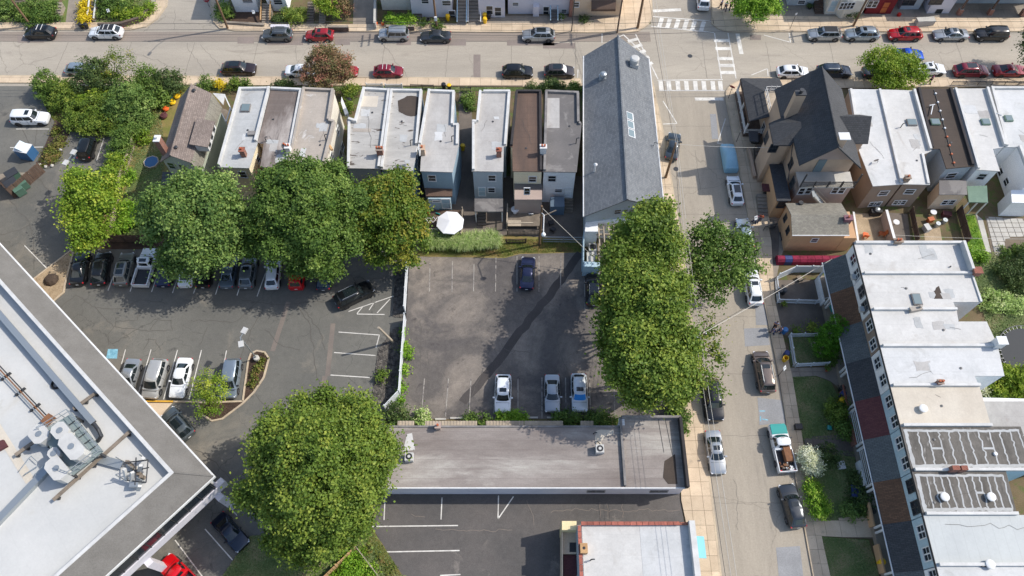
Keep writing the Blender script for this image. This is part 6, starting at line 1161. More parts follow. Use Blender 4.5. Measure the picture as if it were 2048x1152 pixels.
def car(kind, col, front, rear, label, cat='car', group='parked cars', roof=None, sun=False, rails=False, bars=False, shade=None, name=None, met=None, z=0., stretch=True):
 D = car_parts(kind); L, Wd, Hh, hz, cz, bz, tz, wx, wr, X, hw, rw, fc, fr, rr = D['dims']
 a = Vector(P(*front, .7)); b = Vector(P(*rear, .7)); d = a-b; c = (a+b)/2; T = thing(name or {'pickup':'pickup_truck','van':'minivan','sedan':'sedan','coupe':'coupe','hatch':'hatchback'}.get(kind,'sport_utility_vehicle'), label, cat, (c.x, c.y, ZR), group, math.atan2(d.y, d.x))
 pm = paint(tuple(col), met if met is not None else (.55 if col in (SILVER,GREY,DGREY,SKYS) else .1)); dark = max(col) < 60
 s = min(1.06, max(.93, d.length/L)) if stretch else 1; T.scale = (s,1,1)
 o = put('body', D['body'], T); setmat(o, pm)
 for k in D:
  if k.startswith(('windshield','rear_window','side_window')): put(k.rstrip('-0123456789'), D[k], T)
 if shade: setmat([q for q in T.children if q.name.startswith('windshield')][0], shade)
 put('underbody', D['underbody'], T)
 put('panel_gap', D['panel_gap'], T)['kind'] = 'stuff'
 if 'bed_liner' in D: put('bed_liner', D['bed_liner'], T)
 for x in wx:
  for sy in (-1,1):
   w_ = put('wheel', D['tyre'], T, (x, sy*(hw-.10), wr)); put('rim', D['rim'], w_)
   if dark and random.random() < .4: setmat(w_.children[0], M['dkmetal'])
 for sy in (-1,1):
  put('headlight', D['headlight'], T, (X(.045), sy*hw*.70, hz-.13), (0,0,-sy*.45)); put('taillight', D['taillight'], T, (X(.975), sy*hw*.76, tz-.16), (0,0,sy*.35))
  m_ = put('mirror', D['mirror'], T, (X(fc)-.42, sy*(hw+.06), bz+.03))
  if not dark and random.random() < .7: setmat(m_, pm)
 put('grille', D['grille'], T, (X(.008), 0, hz-.3)); put('licence_plate', D['plate'], T, (X(1.002), 0, tz-.42))
 y = hw*rw/.66*.60
 if roof: MB().box(X(rr)+.12,X(fr)-.16,-y,y,Hh-.0,Hh+.026).build('roof_panel', roof, T).location = (0,0,0)
 if sun == 'pano': x0, x1 = X(fr)-.22, X(fr)-.22-(L*(rr-fr))*.62; MB().box(x1,x0,-y*.82,y*.82,Hh,Hh+.03).build('sunroof', M['carglass'], T)
 elif sun == 'two': 
  for k in (0,1): x0 = X(fr)-.3-k*.85; MB().box(x0-.65,x0,-y*.72,y*.72,Hh,Hh+.03).build('sunroof', M['carglass'], T)
 elif sun: x0 = X(fr)-.32; MB().box(x0-.5,x0,-y*.7,y*.7,Hh,Hh+.03).build('sunroof', M['carglass'], T)
 if rails:
  for sy in (-1,1): MB().tube([(X(fr)-.35,sy*y*1.0,Hh-.02),(X(fr)-.45,sy*y*1.0,Hh+.05),(X(rr)+.4,sy*y*1.0,Hh+.05),(X(rr)+.3,sy*y*1.0,Hh-.02)], .028, 5).build('roof_rail', M['metal'] if rails == 1 else M['black'], T)
 if bars:
  for k in (.3,.62): x = X(fr)+(X(rr)-X(fr))*k; MB().tube([(x,-y*1.05,Hh+.08),(x,y*1.05,Hh+.08)], .035, 5).build('roof_bar', M['trim'], T)
 return T
gA, gB, gC, gD, gE = 'cars parked on the north side of the main street', 'cars parked on the south side of the main street', 'cars in the left parking lot', 'cars in the middle parking lot', 'cars along the side street'
def H_(kind, col, xf, xr, y, label, g, **k): return car(kind, col, (xf,y), (xr,y+.3), label, group=g, **k)
H_('suv', BLACK, 50,111,65,'black crossover with two silver roof bars beside the leaning orange pole',gA,bars=True,met=.3); H_('suv', WHITE, 179,245,64.5,'white crossover with black roof and roof bars next to the curved corner',gA,roof=M['black'],bars=True)
H_('suv', GREY, 525,585,69,'grey crossover parked by the white planter wall',gA,rails=True); H_('hatch', RED, 610,667,69.5,'red hatchback with small sunroof near the shaded steps',gA,sun=True)
H_('boxy', SILVER, 757,818,68.5,'silver boxy off-roader in front of the bright green plants',gA,rails=True); H_('sedan', DGREY, 840,902,72,'dark grey sedan parked beneath the pole-mounted white box',gA,met=.4)
H_('suv', SILVER, 1044,1110,70,'silver crossover with long dark glass roof across from the gabled building',gA,sun='pano'); H_('suv', SILVER, 1615,1683,68,'silver crossover with black roof, leftmost of the five cars at the upper right',gA,roof=M['black'])
H_('suv', SKYS, 1689,1759,68,'pale blue-silver crossover with open glass roof, second of the five at the upper right',gA,sun=True,rails=True); H_('suv', (172,20,28), 1777,1843,68,'bright red crossover with small sunroof at the upper right',gA,sun=True)
H_('sedan', SILVER, 1867,1936,68,'silver sedan with dark rear window at the upper right',gA,sun=True); H_('boxy', BLACK, 1950,2015,68,'black boxy off-roader, rightmost of the five at the upper right',gA,met=.2)
H_('hatch', SKYS, 193,131,138,'pale blue-grey hatchback half hidden by the overgrown trees',gB); H_('suv', (44,32,32), 513,442,137.5,'very dark brown crossover parked near the cottage',gB,sun='pano'); H_('sedan', WHITE, 638,571,141,'white sedan partly under the pink flowering tree',gB)
H_('sedan', RED, 716,652,141,'red car whose nose shows from under the pink flowering tree',gB); H_('hatch', CRIMSON, 806,747,142,'crimson wagon with two white roof bars',gB,bars=True,stretch=True); H_('suv', BLACK, 1066,1004,143,'black crossover, left of the two before the gabled building',gB,met=.2)
H_('suv', (62,56,56), 1149,1088,143,'dark grey crossover with white sunshade behind its windshield',gB,sun='pano',shade=M['sign_white']); H_('hatch', WHITE, 1618,1554,143,'white hatchback with sunroof behind the charcoal roof',gB,sun=True)
H_('suv', (52,62,74), 1702,1634,142,'dark blue-grey crossover partly hidden by the tall charcoal roof',gB,met=.4,rails=True); H_('sedan', DGREY, 1790,1725,143,'dark car almost covered by the bushy street tree',gB); H_('sedan', WHITE, 1891,1828,137,'white sedan with sunroof right of the bushy street tree',gB,sun=True)
H_('suv', CRIMSON, 1978,1907,141,'crimson crossover with black glass roof near the right edge',gB,sun='pano'); H_('coupe', (140,14,34), 2054,1987,140,'low crimson coupe at the far right edge',gB)
car('coupe', (20,80,190), (1848,109), (1786,107), 'bright blue car driving behind the bushy street tree', group='cars on the move', met=.3)
car('van', WHITE, (1405,-22), (1407,12), 'white van with ladder rack seen from behind on the north street', cat='van', group='cars on the move', stretch=False)
car('sedan', (56,66,74), (1350,265), (1342,318), 'dark sedan by the kerb under the brown utility pole', group=gE, met=.4)
car('hatch', WHITE, (1465,350), (1476,411), 'white hatchback with large sunroof below the covered car', group=gE, sun='pano'); car('sedan', SKYS, (1484,436), (1496,494), 'pale blue-silver sedan half under the overhanging tree', group=gE)
car('suv', WHITE, (1499,538), (1512,610), 'white crossover beside the white-fenced patio', group=gE, sun=True, rails=True, met=.05); car('van', (110,98,90), (1520,702), (1536,785), 'brown-silver minivan with long roof rails', group=gE, sun=True, rails=True, met=.5)
car('longsuv', BLACK, (1431,838), (1420,764), 'black large off-roader facing the camera, below the street trees', group=gE, rails=True, met=.2); car('sedan', SILVER, (1438,948), (1424,861), 'silver sedan with sunroof alone on the left kerb beside the long white building', group=gE, sun=True)
car('suv', DGREY, (1571,968), (1597,1056), 'dark metallic grey crossover with glass roof near the bottom right', group=gE, sun=True, met=.6)
T = car('pickup', WHITE, (1552,848), (1575,945), 'white pickup truck with teal bonnet, rust stain and junk in its bed', cat='pickup truck', group=gE, met=.05)
L = 5.7; hl = L/2; MB().box(hl-1.36,hl-.35,-.86,.86,1.06,1.17).box(hl-.35,hl-.12,-.8,.8,.9,1.08).build('bonnet', M['teal'], T).parent = T
mb = MB().obox((-.9,-.3,1.0),(1.6,.75,.7),.05); J = single('rusty_cabinet', mb, M['rust'], 'rust-brown cabinet lying in the bed of the white pickup truck', 'cabinet'); J.location = (T.matrix_basis @ Vector((-.9,-.3,.68))); J.rotation_euler = (0,0,T.rotation_euler.z)
r_ = random.Random(2); mb = MB()
for i in range(26): mb.obox((r_.uniform(-.45,.45), r_.uniform(-.65,.65), r_.uniform(.05,.35)), (r_.uniform(.1,.35), r_.uniform(.08,.3), r_.uniform(.08,.25)), r_.uniform(0,3), mi=r_.randrange(3))
J = bpy.data.objects.new('scrap_heap', mb.mesh('scrap_heap', [M['trim'], M['rust'], M['conc_dk']])); COL.objects.link(J); props(J, 'heap of pale scrap at the tailgate end of the white pickup bed', 'scrap', kind='stuff'); J.location = T.matrix_basis @ Vector((-2.2,0,.66)); J.rotation_euler = T.rotation_euler
MB().box(.35,.85,-.1,.25,1.835,1.85).build('rust_stain', M['rust'], T).location = (0,0,0)
car('sedan', (34,40,70), (1057,513), (1053,578), 'navy sedan in the top row of the middle lot', group=gD, met=.4); car('suv', BLACK, (1186,547), (1187,611), 'black crossover with silver roof rails at the edge of the big street trees', group=gD, sun='pano', rails=True, met=.2)
car('suv', WHITE, (1005,825), (1007,750), 'white crossover with dark sunroof, leftmost of three at the bottom of the middle lot', group=gD, sun=True, met=.05); car('sedan', SILVER, (1105,824), (1104,750), 'silver sedan between the two other cars at the bottom of the middle lot', group=gD)
car('suv', (200,204,204), (1160,824), (1157,748), 'pale silver car with blue windshield shade at the bottom of the middle lot', group=gD, sun=True, shade=paint((40,140,215),0), met=.3)
U = [('sedan',BLACK,167,153,'black sedan, leftmost in the row beneath the trees',{}),('suv',(26,28,30),209,197,'black crossover, second in the row beneath the trees',{'met':.3}),('suv',(132,130,122),256,241,'champagne-grey crossover with two sunroofs beneath the trees',{'sun':'two','rails':True,'met':.5}),None,
 ('sedan',NAVY,338,325,'navy sedan peeking out from below the large green tree',{}),('sedan',WHITE,381,369,'white sedan mostly covered by the large green tree',{}),('sedan',(24,22,24),416,405,'black car with red tail lights mostly under the large tree',{}),('sedan',(110,124,138),464,452,'blue-grey sedan between the two hanging branches',{'met':.5}),
 ('suv',(120,126,130),502,491,'grey crossover right of the blue-grey sedan under the trees',{'met':.5,'sun':True}),('hatch',WHITE,549,543,'white hatchback under the round-crowned tree',{}),('boxy',(190,16,24),599,592,'red boxy off-roader under the round-crowned tree',{'met':0}),('hatch',(30,44,62),651,646,'dark blue hatchback, last in the row beneath the trees',{})]
for u in U:
 if u: k, c, xt, xb, l, kw = u; car(k, c, (xt,503+(xt-167)*.028), (xb,569+(xb-153)*.022), l, group=gC, **kw)
car('pickup', WHITE, (303,497), (280,573), 'white crew cab pickup with dark empty bed beneath the trees', cat='pickup truck', group=gC, sun=True, met=.05)
car('longsuv', (22,24,26), (742,573), (674,606), 'black long off-roader with glass roof driving across the left lot', group='cars on the move', sun='pano', rails=True, met=.2)
car('sedan', SILVER, (246,787), (268,722), 'silver sedan cut off by the grey roof edge', group=gC); car('van', (186,186,182), (298,795), (322,720), 'pearl silver minivan between the two sedans in the lower row', group=gC, met=.4)
car('sedan', WHITE, (351,795), (372,716), 'white sedan with leaf shadows on its bonnet in the lower row', group=gC, met=.05); car('van', (140,152,162), (455,796), (468,718), 'blue-silver minivan behind the small yellow-green tree', group=gC, met=.5)
car('suv', (92,100,102), (334,822), (379,874), 'grey crossover with glass roof squeezed against the office building', group=gC, sun='pano', met=.5)
car('sedan', (24,36,54), (485,1092), (436,1036), 'dark blue sedan parked under the big tree near the office corner', group=gC, met=.3); car('pickup', (196,14,24), (332,1124), (392,1182), 'bright red pickup with black bed cover at the bottom edge', cat='pickup truck', group=gC, met=0)
H_('boxy', WHITE, 99,22,236,'white three-row off-roader alone in the upper left lot',gC,sun=True,met=.05); car('boxy', (24,26,24), (184,268), (168,318), 'black off-roader in the angled bay beside the overgrown hedge', group=gC, met=.2)
c0 = Vector(P(1455,288,.7)); c1 = Vector(P(1464,339,.7)); c = (c0+c1)/2; d = c0-c1; T = thing('covered_car', 'car wrapped in a pale blue fabric cover by the east kerb', 'covered car', (c.x,c.y,ZR), gE, math.atan2(d.y,d.x)); L, hw = d.length+.3, .93; mb = MB(); rings = []
prof = [(0,.25),(.02,.62),(.1,.78),(.26,.95),(.4,1.42),(.55,1.5),(.7,1.45),(.86,1.08),(.97,.95),(1,.3)]
for f, z in prof:
 x = L/2-f*L; k = .82 if f in (0,1) else .95 if f in (.02,.97) else 1; w_ = hw*k; top = .72 if z > 1.2 else .86
 rings.append([(x,-w_,.06),(x,-w_*1.01,z*.5),(x,-w_*(top+.08),z*.86),(x,-w_*top*.8,z),(x,0,z+.03),(x,w_*top*.8,z),(x,w_*(top+.08),z*.86),(x,w_*1.01,z*.5),(x,w_,.06)])
loft(mb, rings, close=False, cap=True); mb.build('cover', M['cover'], T, 50)
MB().tube([(-2.2,0,1.02),(2.,0,.86)], .015, 5).build('strap', M['wire_lt'], T)
bpy.context.view_layer.update()
# ---------------------------------------------------------------- foliage
def leafmat(name, c0, c1, c2, trans=.3):
 m, N, L, b = newmat(name); m.diffuse_color = (*c1, 1)
 a = N.new('ShaderNodeAttribute'); a.attribute_name = 'tint'
 r = N.new('ShaderNodeValToRGB'); r.color_ramp.elements[0].color = (*c0,1); r.color_ramp.elements[1].color = (*c2,1); e = r.color_ramp.elements.new(.5); e.color = (*c1,1)
 L.new(a.outputs['Fac'], r.inputs[0]); b.inputs['Roughness'].default_value = .55; b.inputs['Specular IOR Level'].default_value = .25; L.new(r.outputs[0], b.inputs['Base Color'])
 t = N.new('ShaderNodeBsdfTranslucent'); L.new(r.outputs[0], t.inputs[0]); mx = N.new('ShaderNodeMixShader'); mx.inputs[0].default_value = trans
 L.new(b.outputs[0], mx.inputs[1]); L.new(t.outputs[0], mx.inputs[2]); L.new(mx.outputs[0], N['Material Output'].inputs[0]); return m
A = srgb
LF = {'cyp': leafmat('cypress_leaves', A(60,104,24), A(80,130,30), A(110,156,44)), 'green': leafmat('leaves_green', A(70,96,42), A(98,126,54), A(144,164,80)), 'olive': leafmat('leaves_olive', A(78,102,38), A(110,134,52), A(160,170,72)), 'yellow': leafmat('leaves_yellow_green', A(88,118,36), A(128,156,48), A(182,190,74)),
 'bluegreen': leafmat('leaves_grey_green', A(76,104,50), A(108,136,66), A(156,176,96)), 'amber': leafmat('leaves_turning', A(76,102,36), A(104,128,46), A(156,148,58)), 'pink': leafmat('pink_blossom_leaves', A(100,112,64), A(138,122,84), A(190,128,112)),
 'dark': leafmat('leaves_dark', A(62,82,44), A(84,104,56), A(118,132,74)), 'bright': leafmat('leaves_bright', A(88,130,34), A(122,164,46), A(176,200,80)), 'gold': leafmat('golden_flowers', A(170,160,30), A(226,200,40), A(245,225,70)),
 'white': leafmat('white_blossom', A(190,196,140), A(226,228,196), A(244,244,228)), 'straw': leafmat('grass_blades', A(124,156,72), A(170,194,112), A(222,226,170)), 'weed': leafmat('weeds', A(90,108,40), A(124,128,60), A(150,120,80)), 'ivy': leafmat('lawn_blades', A(106,126,74), A(126,142,88), A(162,152,114))}
def leafmesh(name, C, Nrm, size, tint, mat, aspect=1.4, r=rng):
 n = len(C); t = r.normal(size=(n,3)); u = np.cross(Nrm, t); u /= np.linalg.norm(u, axis=1)[:,None]+1e-9; v = np.cross(Nrm, u); v /= np.linalg.norm(v, axis=1)[:,None]+1e-9
 s = size[:,None]*.5; P4 = np.stack([C-u*s*aspect, C-v*s, C+u*s*aspect, C+v*s], 1).reshape(-1,3)
 me = bpy.data.meshes.new(name); me.vertices.add(4*n); me.vertices.foreach_set('co', P4.astype(np.float32).ravel()); me.loops.add(4*n); me.loops.foreach_set('vertex_index', np.arange(4*n, dtype=np.int32))
 me.polygons.add(n); me.polygons.foreach_set('loop_start', np.arange(0,4*n,4,dtype=np.int32)); me.polygons.foreach_set('loop_total', np.full(n,4,dtype=np.int32))
 at = me.attributes.new('tint', 'FLOAT', 'FACE'); at.data.foreach_set('value', np.clip(tint,0,1).astype(np.float32)); me.materials.append(mat); me.update(calc_edges=True); return me
def crown_arrays(lobes, dens, cr, nl, leaf, up=.5, droop=0., hollow=.5, r=rng):
 Cs, Ns, Ss, Ts = [], [], [], []
 for (x, y, z, rad, rz) in lobes:
  area_ = 4*math.pi*rad*((rad+rz)/2); n = max(6, int(area_*dens)); d = r.normal(size=(n,3)); d /= np.linalg.norm(d, axis=1)[:,None]; d = d[d[:,2] > -.65]; n = len(d)
  ph = r.uniform(0,6.28,6); bump_ = 1+.17*np.sin(d[:,0]*5+ph[0])*np.sin(d[:,1]*5+ph[1])+.14*np.sin(d[:,2]*7+ph[2]+d[:,0]*4)
  f = np.where(r.random(n) < .72, r.uniform(.8,1.08,n), r.uniform(hollow,.85,n))*bump_
  cc = np.stack([x+d[:,0]*rad*f, y+d[:,1]*rad*f, z+d[:,2]*rz*f-droop*(1-d[:,2])*.3], 1); ct = r.normal(.48,.22,n); csz = r.uniform(.5,1.5,n)
  k = r.normal(size=(n,nl,3))*np.array([1,1,.5])*cr*csz[:,None,None]; C = (cc[:,None,:]+k).reshape(-1,3)
  out = np.repeat(d, nl, 0)*.5+np.array([0,0,up])+r.normal(size=(n*nl,3))*.55; out /= np.linalg.norm(out, axis=1)[:,None]
  Cs.append(C); Ns.append(out); Ss.append(r.uniform(.6,1.3,n*nl)*leaf); Ts.append(np.repeat(ct,nl)+r.normal(0,.08,n*nl))
 C = np.concatenate(Cs); Nn = np.concatenate(Ns); S = np.concatenate(Ss); T = np.concatenate(Ts); ok = C[:,2] > .05
 return C[ok], Nn[ok], S[ok], T[ok]
def tree(name, label, base, lobes, mat, dens=1.5, cr=.5, nl=34, leaf=.25, trunk=.28, cat='tree', group='trees around the parking lots', up=.5, hollow=.5, aspect=1.4, limbs=True, tr=None, basew=None):
 b = basew or P(*base, 0); K = (1. if 'airy' in label else .87) if cat == 'tree' else 1.; w_ = [(*P(x,y,z), z, r_*K, rz*K) for x, y, z, r_, rz in lobes]; dens *= (.78 if cat == 'tree' else 1); nl = int(nl*(1.8 if cat == 'tree' else 1.2)); leaf *= .84 if cat == 'tree' else .92; T = thing(name, label, cat, (b[0],b[1],0), group)
 org = np.array([b[0],b[1],0]); q_ = []; rs = random.Random(int(b[0]*13+b[1]*5))
 for l in w_:
  if l[3] < 1.7 or limbs is False or 'thin' in label: q_.append(l); continue
  q_.append((l[0],l[1],l[2],l[3]*.8,l[4]*.8)); m_ = 9 if l[3] > 3 else 6
  for i in range(m_):
   a = i*2.4+rs.random(); s_ = rs.uniform(-.25,.95); cz_ = math.sqrt(1-s_*s_); f = rs.uniform(.66,.86); s3 = rs.uniform(.26,.42); q_.append((l[0]+math.cos(a)*cz_*l[3]*f, l[1]+math.sin(a)*cz_*l[3]*f, l[2]+s_*l[4]*f, l[3]*s3, l[3]*s3*.8))
 C, Nn, S, Tt = crown_arrays(q_, dens, cr, nl, leaf, up, hollow=hollow); put('crown', leafmesh('crown', C-org, Nn, S, Tt, mat, aspect), T, (b[0],b[1],0))
 mb = MB(); r_ = random.Random(len(lobes)+int(b[0]*7)); top = max(z for _,_,z,_,_ in w_); hf = min(3.2, top*.45)
 fx = sum(l[0] for l in w_)/len(w_); fy = sum(l[1] for l in w_)/len(w_); fork = (b[0]*.75+fx*.25, b[1]*.75+fy*.25, hf)
 mb.tube([(b[0],b[1],0),(b[0],b[1],.3),((b[0]+fork[0])/2+.1,(b[1]+fork[1])/2,hf*.55),fork], [trunk*1.3,trunk,trunk*.85,trunk*.75], 9); mb.build('trunk', M['bark'], T, 60)
 if limbs:
  for l in w_:
   e = (l[0],l[1],l[2]+l[4]*.2); m_ = ((fork[0]+e[0])/2+r_.uniform(-.4,.4),(fork[1]+e[1])/2+r_.uniform(-.4,.4),(fork[2]+e[2])/2+.3); k = MB().tube([fork,m_,e], [trunk*.5,trunk*.34,trunk*.12], 6)
   for q in range(4):
    a = r_.uniform(0,6.28); rr = l[3]*.75; k.tube([m_ if q % 2 else ((m_[0]+e[0])/2,(m_[1]+e[1])/2,(m_[2]+e[2])/2), (l[0]+rr*math.cos(a), l[1]+rr*math.sin(a), l[2]+r_.uniform(-.2,.6)*l[4])], [trunk*.2,trunk*.05], 4)
   o = k.build('limb', M['bark'], T, 60)
 return T
TG = 'trees around the parking lots'
tree('tree', 'yellow-green tree at the corner of the left lot, beside the pale fence', (190,470), [(168,375,5.5,2.3,2.2),(195,405,5.2,2.6,2.4),(160,430,4.6,2.2,2.),(185,465,4.,2.4,2.),(150,352,5,1.2,1.2),(215,365,5.4,1.7,1.6),(170,487,3.,1.4,1.2),(140,400,4.4,1.2,1.2)], LF['yellow'], leaf=.27, cr=.42)
tree('tree', 'large grey-green tree hanging over the white pickup, left of the round-crowned one', (395,480), [(385,430,9.5,4.4,3.6),(335,405,8.5,2.7,2.4),(330,455,7.5,2.8,2.3),(430,395,9.1,3.0,2.6),(455,435,8.5,2.6,2.4),(400,490,7.1,3.6,2.6),(350,515,5.5,2.2,1.8),(440,500,6.9,2.2,2.0),(385,370,9.0,2.2,2.0),(300,420,7.0,1.6,1.4),(402,530,5.0,1.8,1.4)], LF['bluegreen'], dens=1.25, cr=.52, nl=40, leaf=.28, trunk=.4)
tree('tree', 'largest round-crowned dark green tree behind the row of parked cars', (618,480), [(600,400,10.0,5.2,3.6),(560,370,9.1,3.0,2.6),(655,375,9.5,3.4,3.0),(540,430,8.3,3.4,3.0),(690,420,8.7,3.0,2.8),(620,450,8.5,4.6,3.4),(570,490,7.1,3.4,2.6),(650,500,6.9,3.2,2.6),(510,490,5.5,2.4,2.0),(690,480,6.7,2.6,2.4),(610,530,5.0,2.0,1.6),(660,535,4.8,1.6,1.3)], LF['green'], dens=2.1, cr=.36, nl=40, leaf=.24, trunk=.45)
tree('tree', 'tree with leaves turning amber, between the round-crowned tree and the ornamental grass', (790,485), [(770,395,8.3,3.2,2.8),(800,370,8.0,2.2,2.0),(810,430,7.5,3.0,2.6),(755,440,7.5,3.0,2.6),(790,480,5.8,3.0,2.4),(740,390,7.9,1.8,1.7),(830,470,5.3,1.8,1.6),(760,505,4.8,1.9,1.6),(805,518,4.2,1.6,1.3),(735,470,5.3,1.8,1.7)], LF['amber'], dens=1.5, cr=.42, nl=36, leaf=.27, trunk=.33)
tree('street_tree', 'tall street tree whose crown overlaps the pergola, uppermost of the yellow-green group', (1345,520), [(1285,470,11.5,3.4,3.0),(1310,435,11.6,2.2,2.2),(1255,500,10.6,3.0,2.6),(1320,500,11,2.6,2.6),(1240,535,9.6,2.2,2.0),(1290,540,10.4,3.2,2.8),(1335,480,10.5,1.6,1.6)], LF['olive'], dens=1.5, cr=.45, nl=38, leaf=.27, trunk=.35, group='street trees along the side street')
tree('street_tree', 'middle street tree of the yellow-green group beside the middle lot', (1352,640), [(1280,590,12,4.0,3.4),(1330,570,11.4,2.6,2.6),(1240,615,10.6,2.8,2.6),(1310,635,11.4,3.2,3.0),(1345,605,10.6,1.8,1.8),(1240,570,10,1.8,1.7)], LF['olive'], dens=1.5, cr=.45, nl=38, leaf=.27, trunk=.38, group='street trees along the side street')
tree('street_tree', 'lowest and broadest street tree of the yellow-green group, above the long white building', (1352,765), [(1290,700,12,4.0,3.4),(1340,690,11.6,2.8,2.6),(1245,680,10.2,2.6,2.4),(1260,740,10.4,3.0,2.6),(1320,745,11,3.4,3.0),(1365,740,10,2.2,2.2),(1285,785,8.6,2.4,2.0),(1345,775,9,2.4,2.0),(1230,715,9.4,1.5,1.5),(1380,700,9.6,1.2,1.2)], LF['olive'], dens=1.5, cr=.45, nl=38, leaf=.27, trunk=.4, group='street trees along the side street')
tree('street_tree', 'airy street tree leaning out over the side street', (1352,590), [(1420,470,8,2.2,1.8),(1455,500,7.6,2.6,2.),(1485,490,7,1.5,1.3),(1410,540,7,2.2,1.8),(1450,550,6.6,2.4,1.8),(1490,535,6.2,1.6,1.3),(1420,590,5.6,1.5,1.2),(1395,495,7.4,1.3,1.2),(1500,505,6.6,.9,.8)], LF['green'], dens=1.05, cr=.42, nl=26, leaf=.25, trunk=.3, hollow=.2, group='street trees along the side street')
tree('street_tree', 'thin sparse branches reaching over the side street around the transformer pole', (1362,735), [(1420,650,6.5,1.3,.9),(1425,700,6.2,1.5,1.),(1410,745,6,1.4,1.),(1435,770,5,1.2,.8),(1398,675,6.6,1.,.8),(1440,720,5.8,.8,.6)], LF['amber'], dens=.85, cr=.4, nl=20, leaf=.24, trunk=.2, hollow=.1, group='street trees along the side street')
tree('tree', 'biggest yellow-green tree, at the left end of the long white building', (655,960), [(640,930,10.5,5.2,4.2),(580,880,9.5,3.6,3.2),(690,870,9.9,3.8,3.4),(730,910,8.9,3.0,2.8),(560,940,8.5,3.4,3.2),(600,1010,8.5,4.0,3.4),(690,980,9.3,3.8,3.2),(650,1050,7.1,3.4,2.6),(520,985,7.1,2.4,2.2),(640,830,8.5,3.0,2.4),(735,960,7.9,2.4,2.2),(580,1070,5.3,2.4,2.0),(700,1040,6.7,2.6,2.2),(780,905,6.9,1.3,1.0),(700,820,7.5,2.0,1.7),(560,850,7.9,1.8,1.7),(625,1105,4.3,1.9,1.5)], LF['olive'], dens=1.7, cr=.42, nl=40, leaf=.25, trunk=.5)
tree('small_tree', 'small thin yellow-green tree in the planted island', (424,822), [(415,760,3.4,1.1,.9),(430,785,3.2,1.3,1.),(400,790,3,1.1,.9),(415,815,2.4,1.2,.9),(440,760,3.2,.7,.6),(395,765,3.1,.6,.6),(432,818,2.3,.8,.7)], LF['yellow'], dens=2., cr=.28, nl=26, leaf=.16, trunk=.09, hollow=.2)
tree('flowering_tree', 'pinkish flowering tree in front of the sandy-roofed row house', (655,176), [(650,128,4.4,2.8,2.2),(625,145,3.6,1.9,1.6),(680,145,3.6,2.,1.7),(655,160,3,2.3,1.6),(650,105,4.4,1.6,1.3),(690,120,3.9,1.1,1.)], LF['pink'], dens=2.2, cr=.3, nl=34, leaf=.18, trunk=.16, group='trees along the main street')
tree('street_tree', 'bushy upright green tree in front of the white-roofed row houses', (1790,172), [(1775,130,4.,2.5,2.2),(1745,125,3.6,1.5,1.6),(1810,135,3.6,2.,1.8),(1840,150,2.8,1.3,1.2),(1770,160,2.6,2.,1.5),(1805,162,2.4,1.8,1.3),(1750,105,4.4,.8,.9),(1790,105,4.6,.9,.9),(1832,118,3.6,.8,.9)], LF['yellow'], dens=2., cr=.34, nl=30, leaf=.2, trunk=.15, group='trees along the main street')
tree('street_tree', 'glowing yellow-green round street tree at the top edge, right of the north street', (1503,45), [(1495,5,4.5,2.2,2.),(1530,5,4.4,2.1,1.9),(1515,22,3.6,1.8,1.5),(1545,15,3.8,1.4,1.3),(1500,-25,5,2.4,2.),(1540,-25,5,2.4,2.),(1478,20,3.4,1.,1.)], LF['bright'], dens=2.2, cr=.34, nl=34, leaf=.2, trunk=.13, group='trees along the main street')
tree('tree', 'dark leafed tree just entering at the right edge above the crimson coupe', (2085,165), [(2060,100,5,1.8,1.8),(2075,130,4.5,2.,1.8),(2080,70,5.4,2.4,2.)], LF['dark'], dens=1.8, cr=.36, nl=30, leaf=.2, trunk=.2, group='trees along the main street')
SG = 'shrubs of the overgrown corner'
def shrub(label, base, lobes, mat, g=SG, name='shrub', **k):
 kw = dict(dens=3.2, cr=.26, nl=30, leaf=.17, trunk=.06, cat='shrub', group=g, limbs=False); kw.update(k); return tree(name, label, base, lobes, LF[mat], **kw)
tree('small_tree', 'sparse bronze-leaved tree above the overgrown corner', (235,190), [(225,110,5,1.3,.9),(250,120,4.8,1.4,.9),(205,120,4.6,1.,.8),(240,140,4.2,1.6,1.),(270,135,4.,.9,.7),(215,145,4,1.2,.9)], LF['amber'], dens=1.1, cr=.32, nl=22, leaf=.17, trunk=.12, hollow=.1, group=SG)
shrub('round shrub at the left end of the overgrown corner', (92,192), [(88,165,2.,1.5,1.5),(98,182,1.3,1.6,1.3)], 'green'); shrub('dark green tree-like shrub under the bronze-leaved tree', (190,190), [(185,145,3.4,2.,1.9),(175,165,2.6,1.8,1.6),(205,165,2.6,1.7,1.6),(235,168,2.4,1.7,1.5),(190,135,4,1.2,1.2)], 'dark', dens=2.)
shrub('broad glossy rounded shrub next to the yellow toys', (335,178), [(332,163,1.6,1.8,1.3),(350,170,1.2,1.2,1.),(318,170,1.4,1.5,1.2)], 'dark'); shrub('bright green shrub left of the glossy rounded shrub', (298,180), [(295,155,2.2,1.5,1.5),(285,172,1.7,1.5,1.3),(305,178,1.4,1.4,1.2)], 'green')
shrub('olive shrub between the round shrub and the dark green one', (130,200), [(125,182,1.8,1.7,1.5),(140,205,1.3,1.8,1.2),(115,205,1.,1.3,1.)], 'olive'); shrub('low sunny shrub mass above the lone black off-roader', (190,250), [(165,225,1.4,2.,1.3),(195,215,1.6,2.,1.4),(185,245,1.1,2.2,1.1),(215,240,1.2,1.9,1.2),(150,245,1.,1.4,1.),(235,250,1.2,1.5,1.)], 'olive')
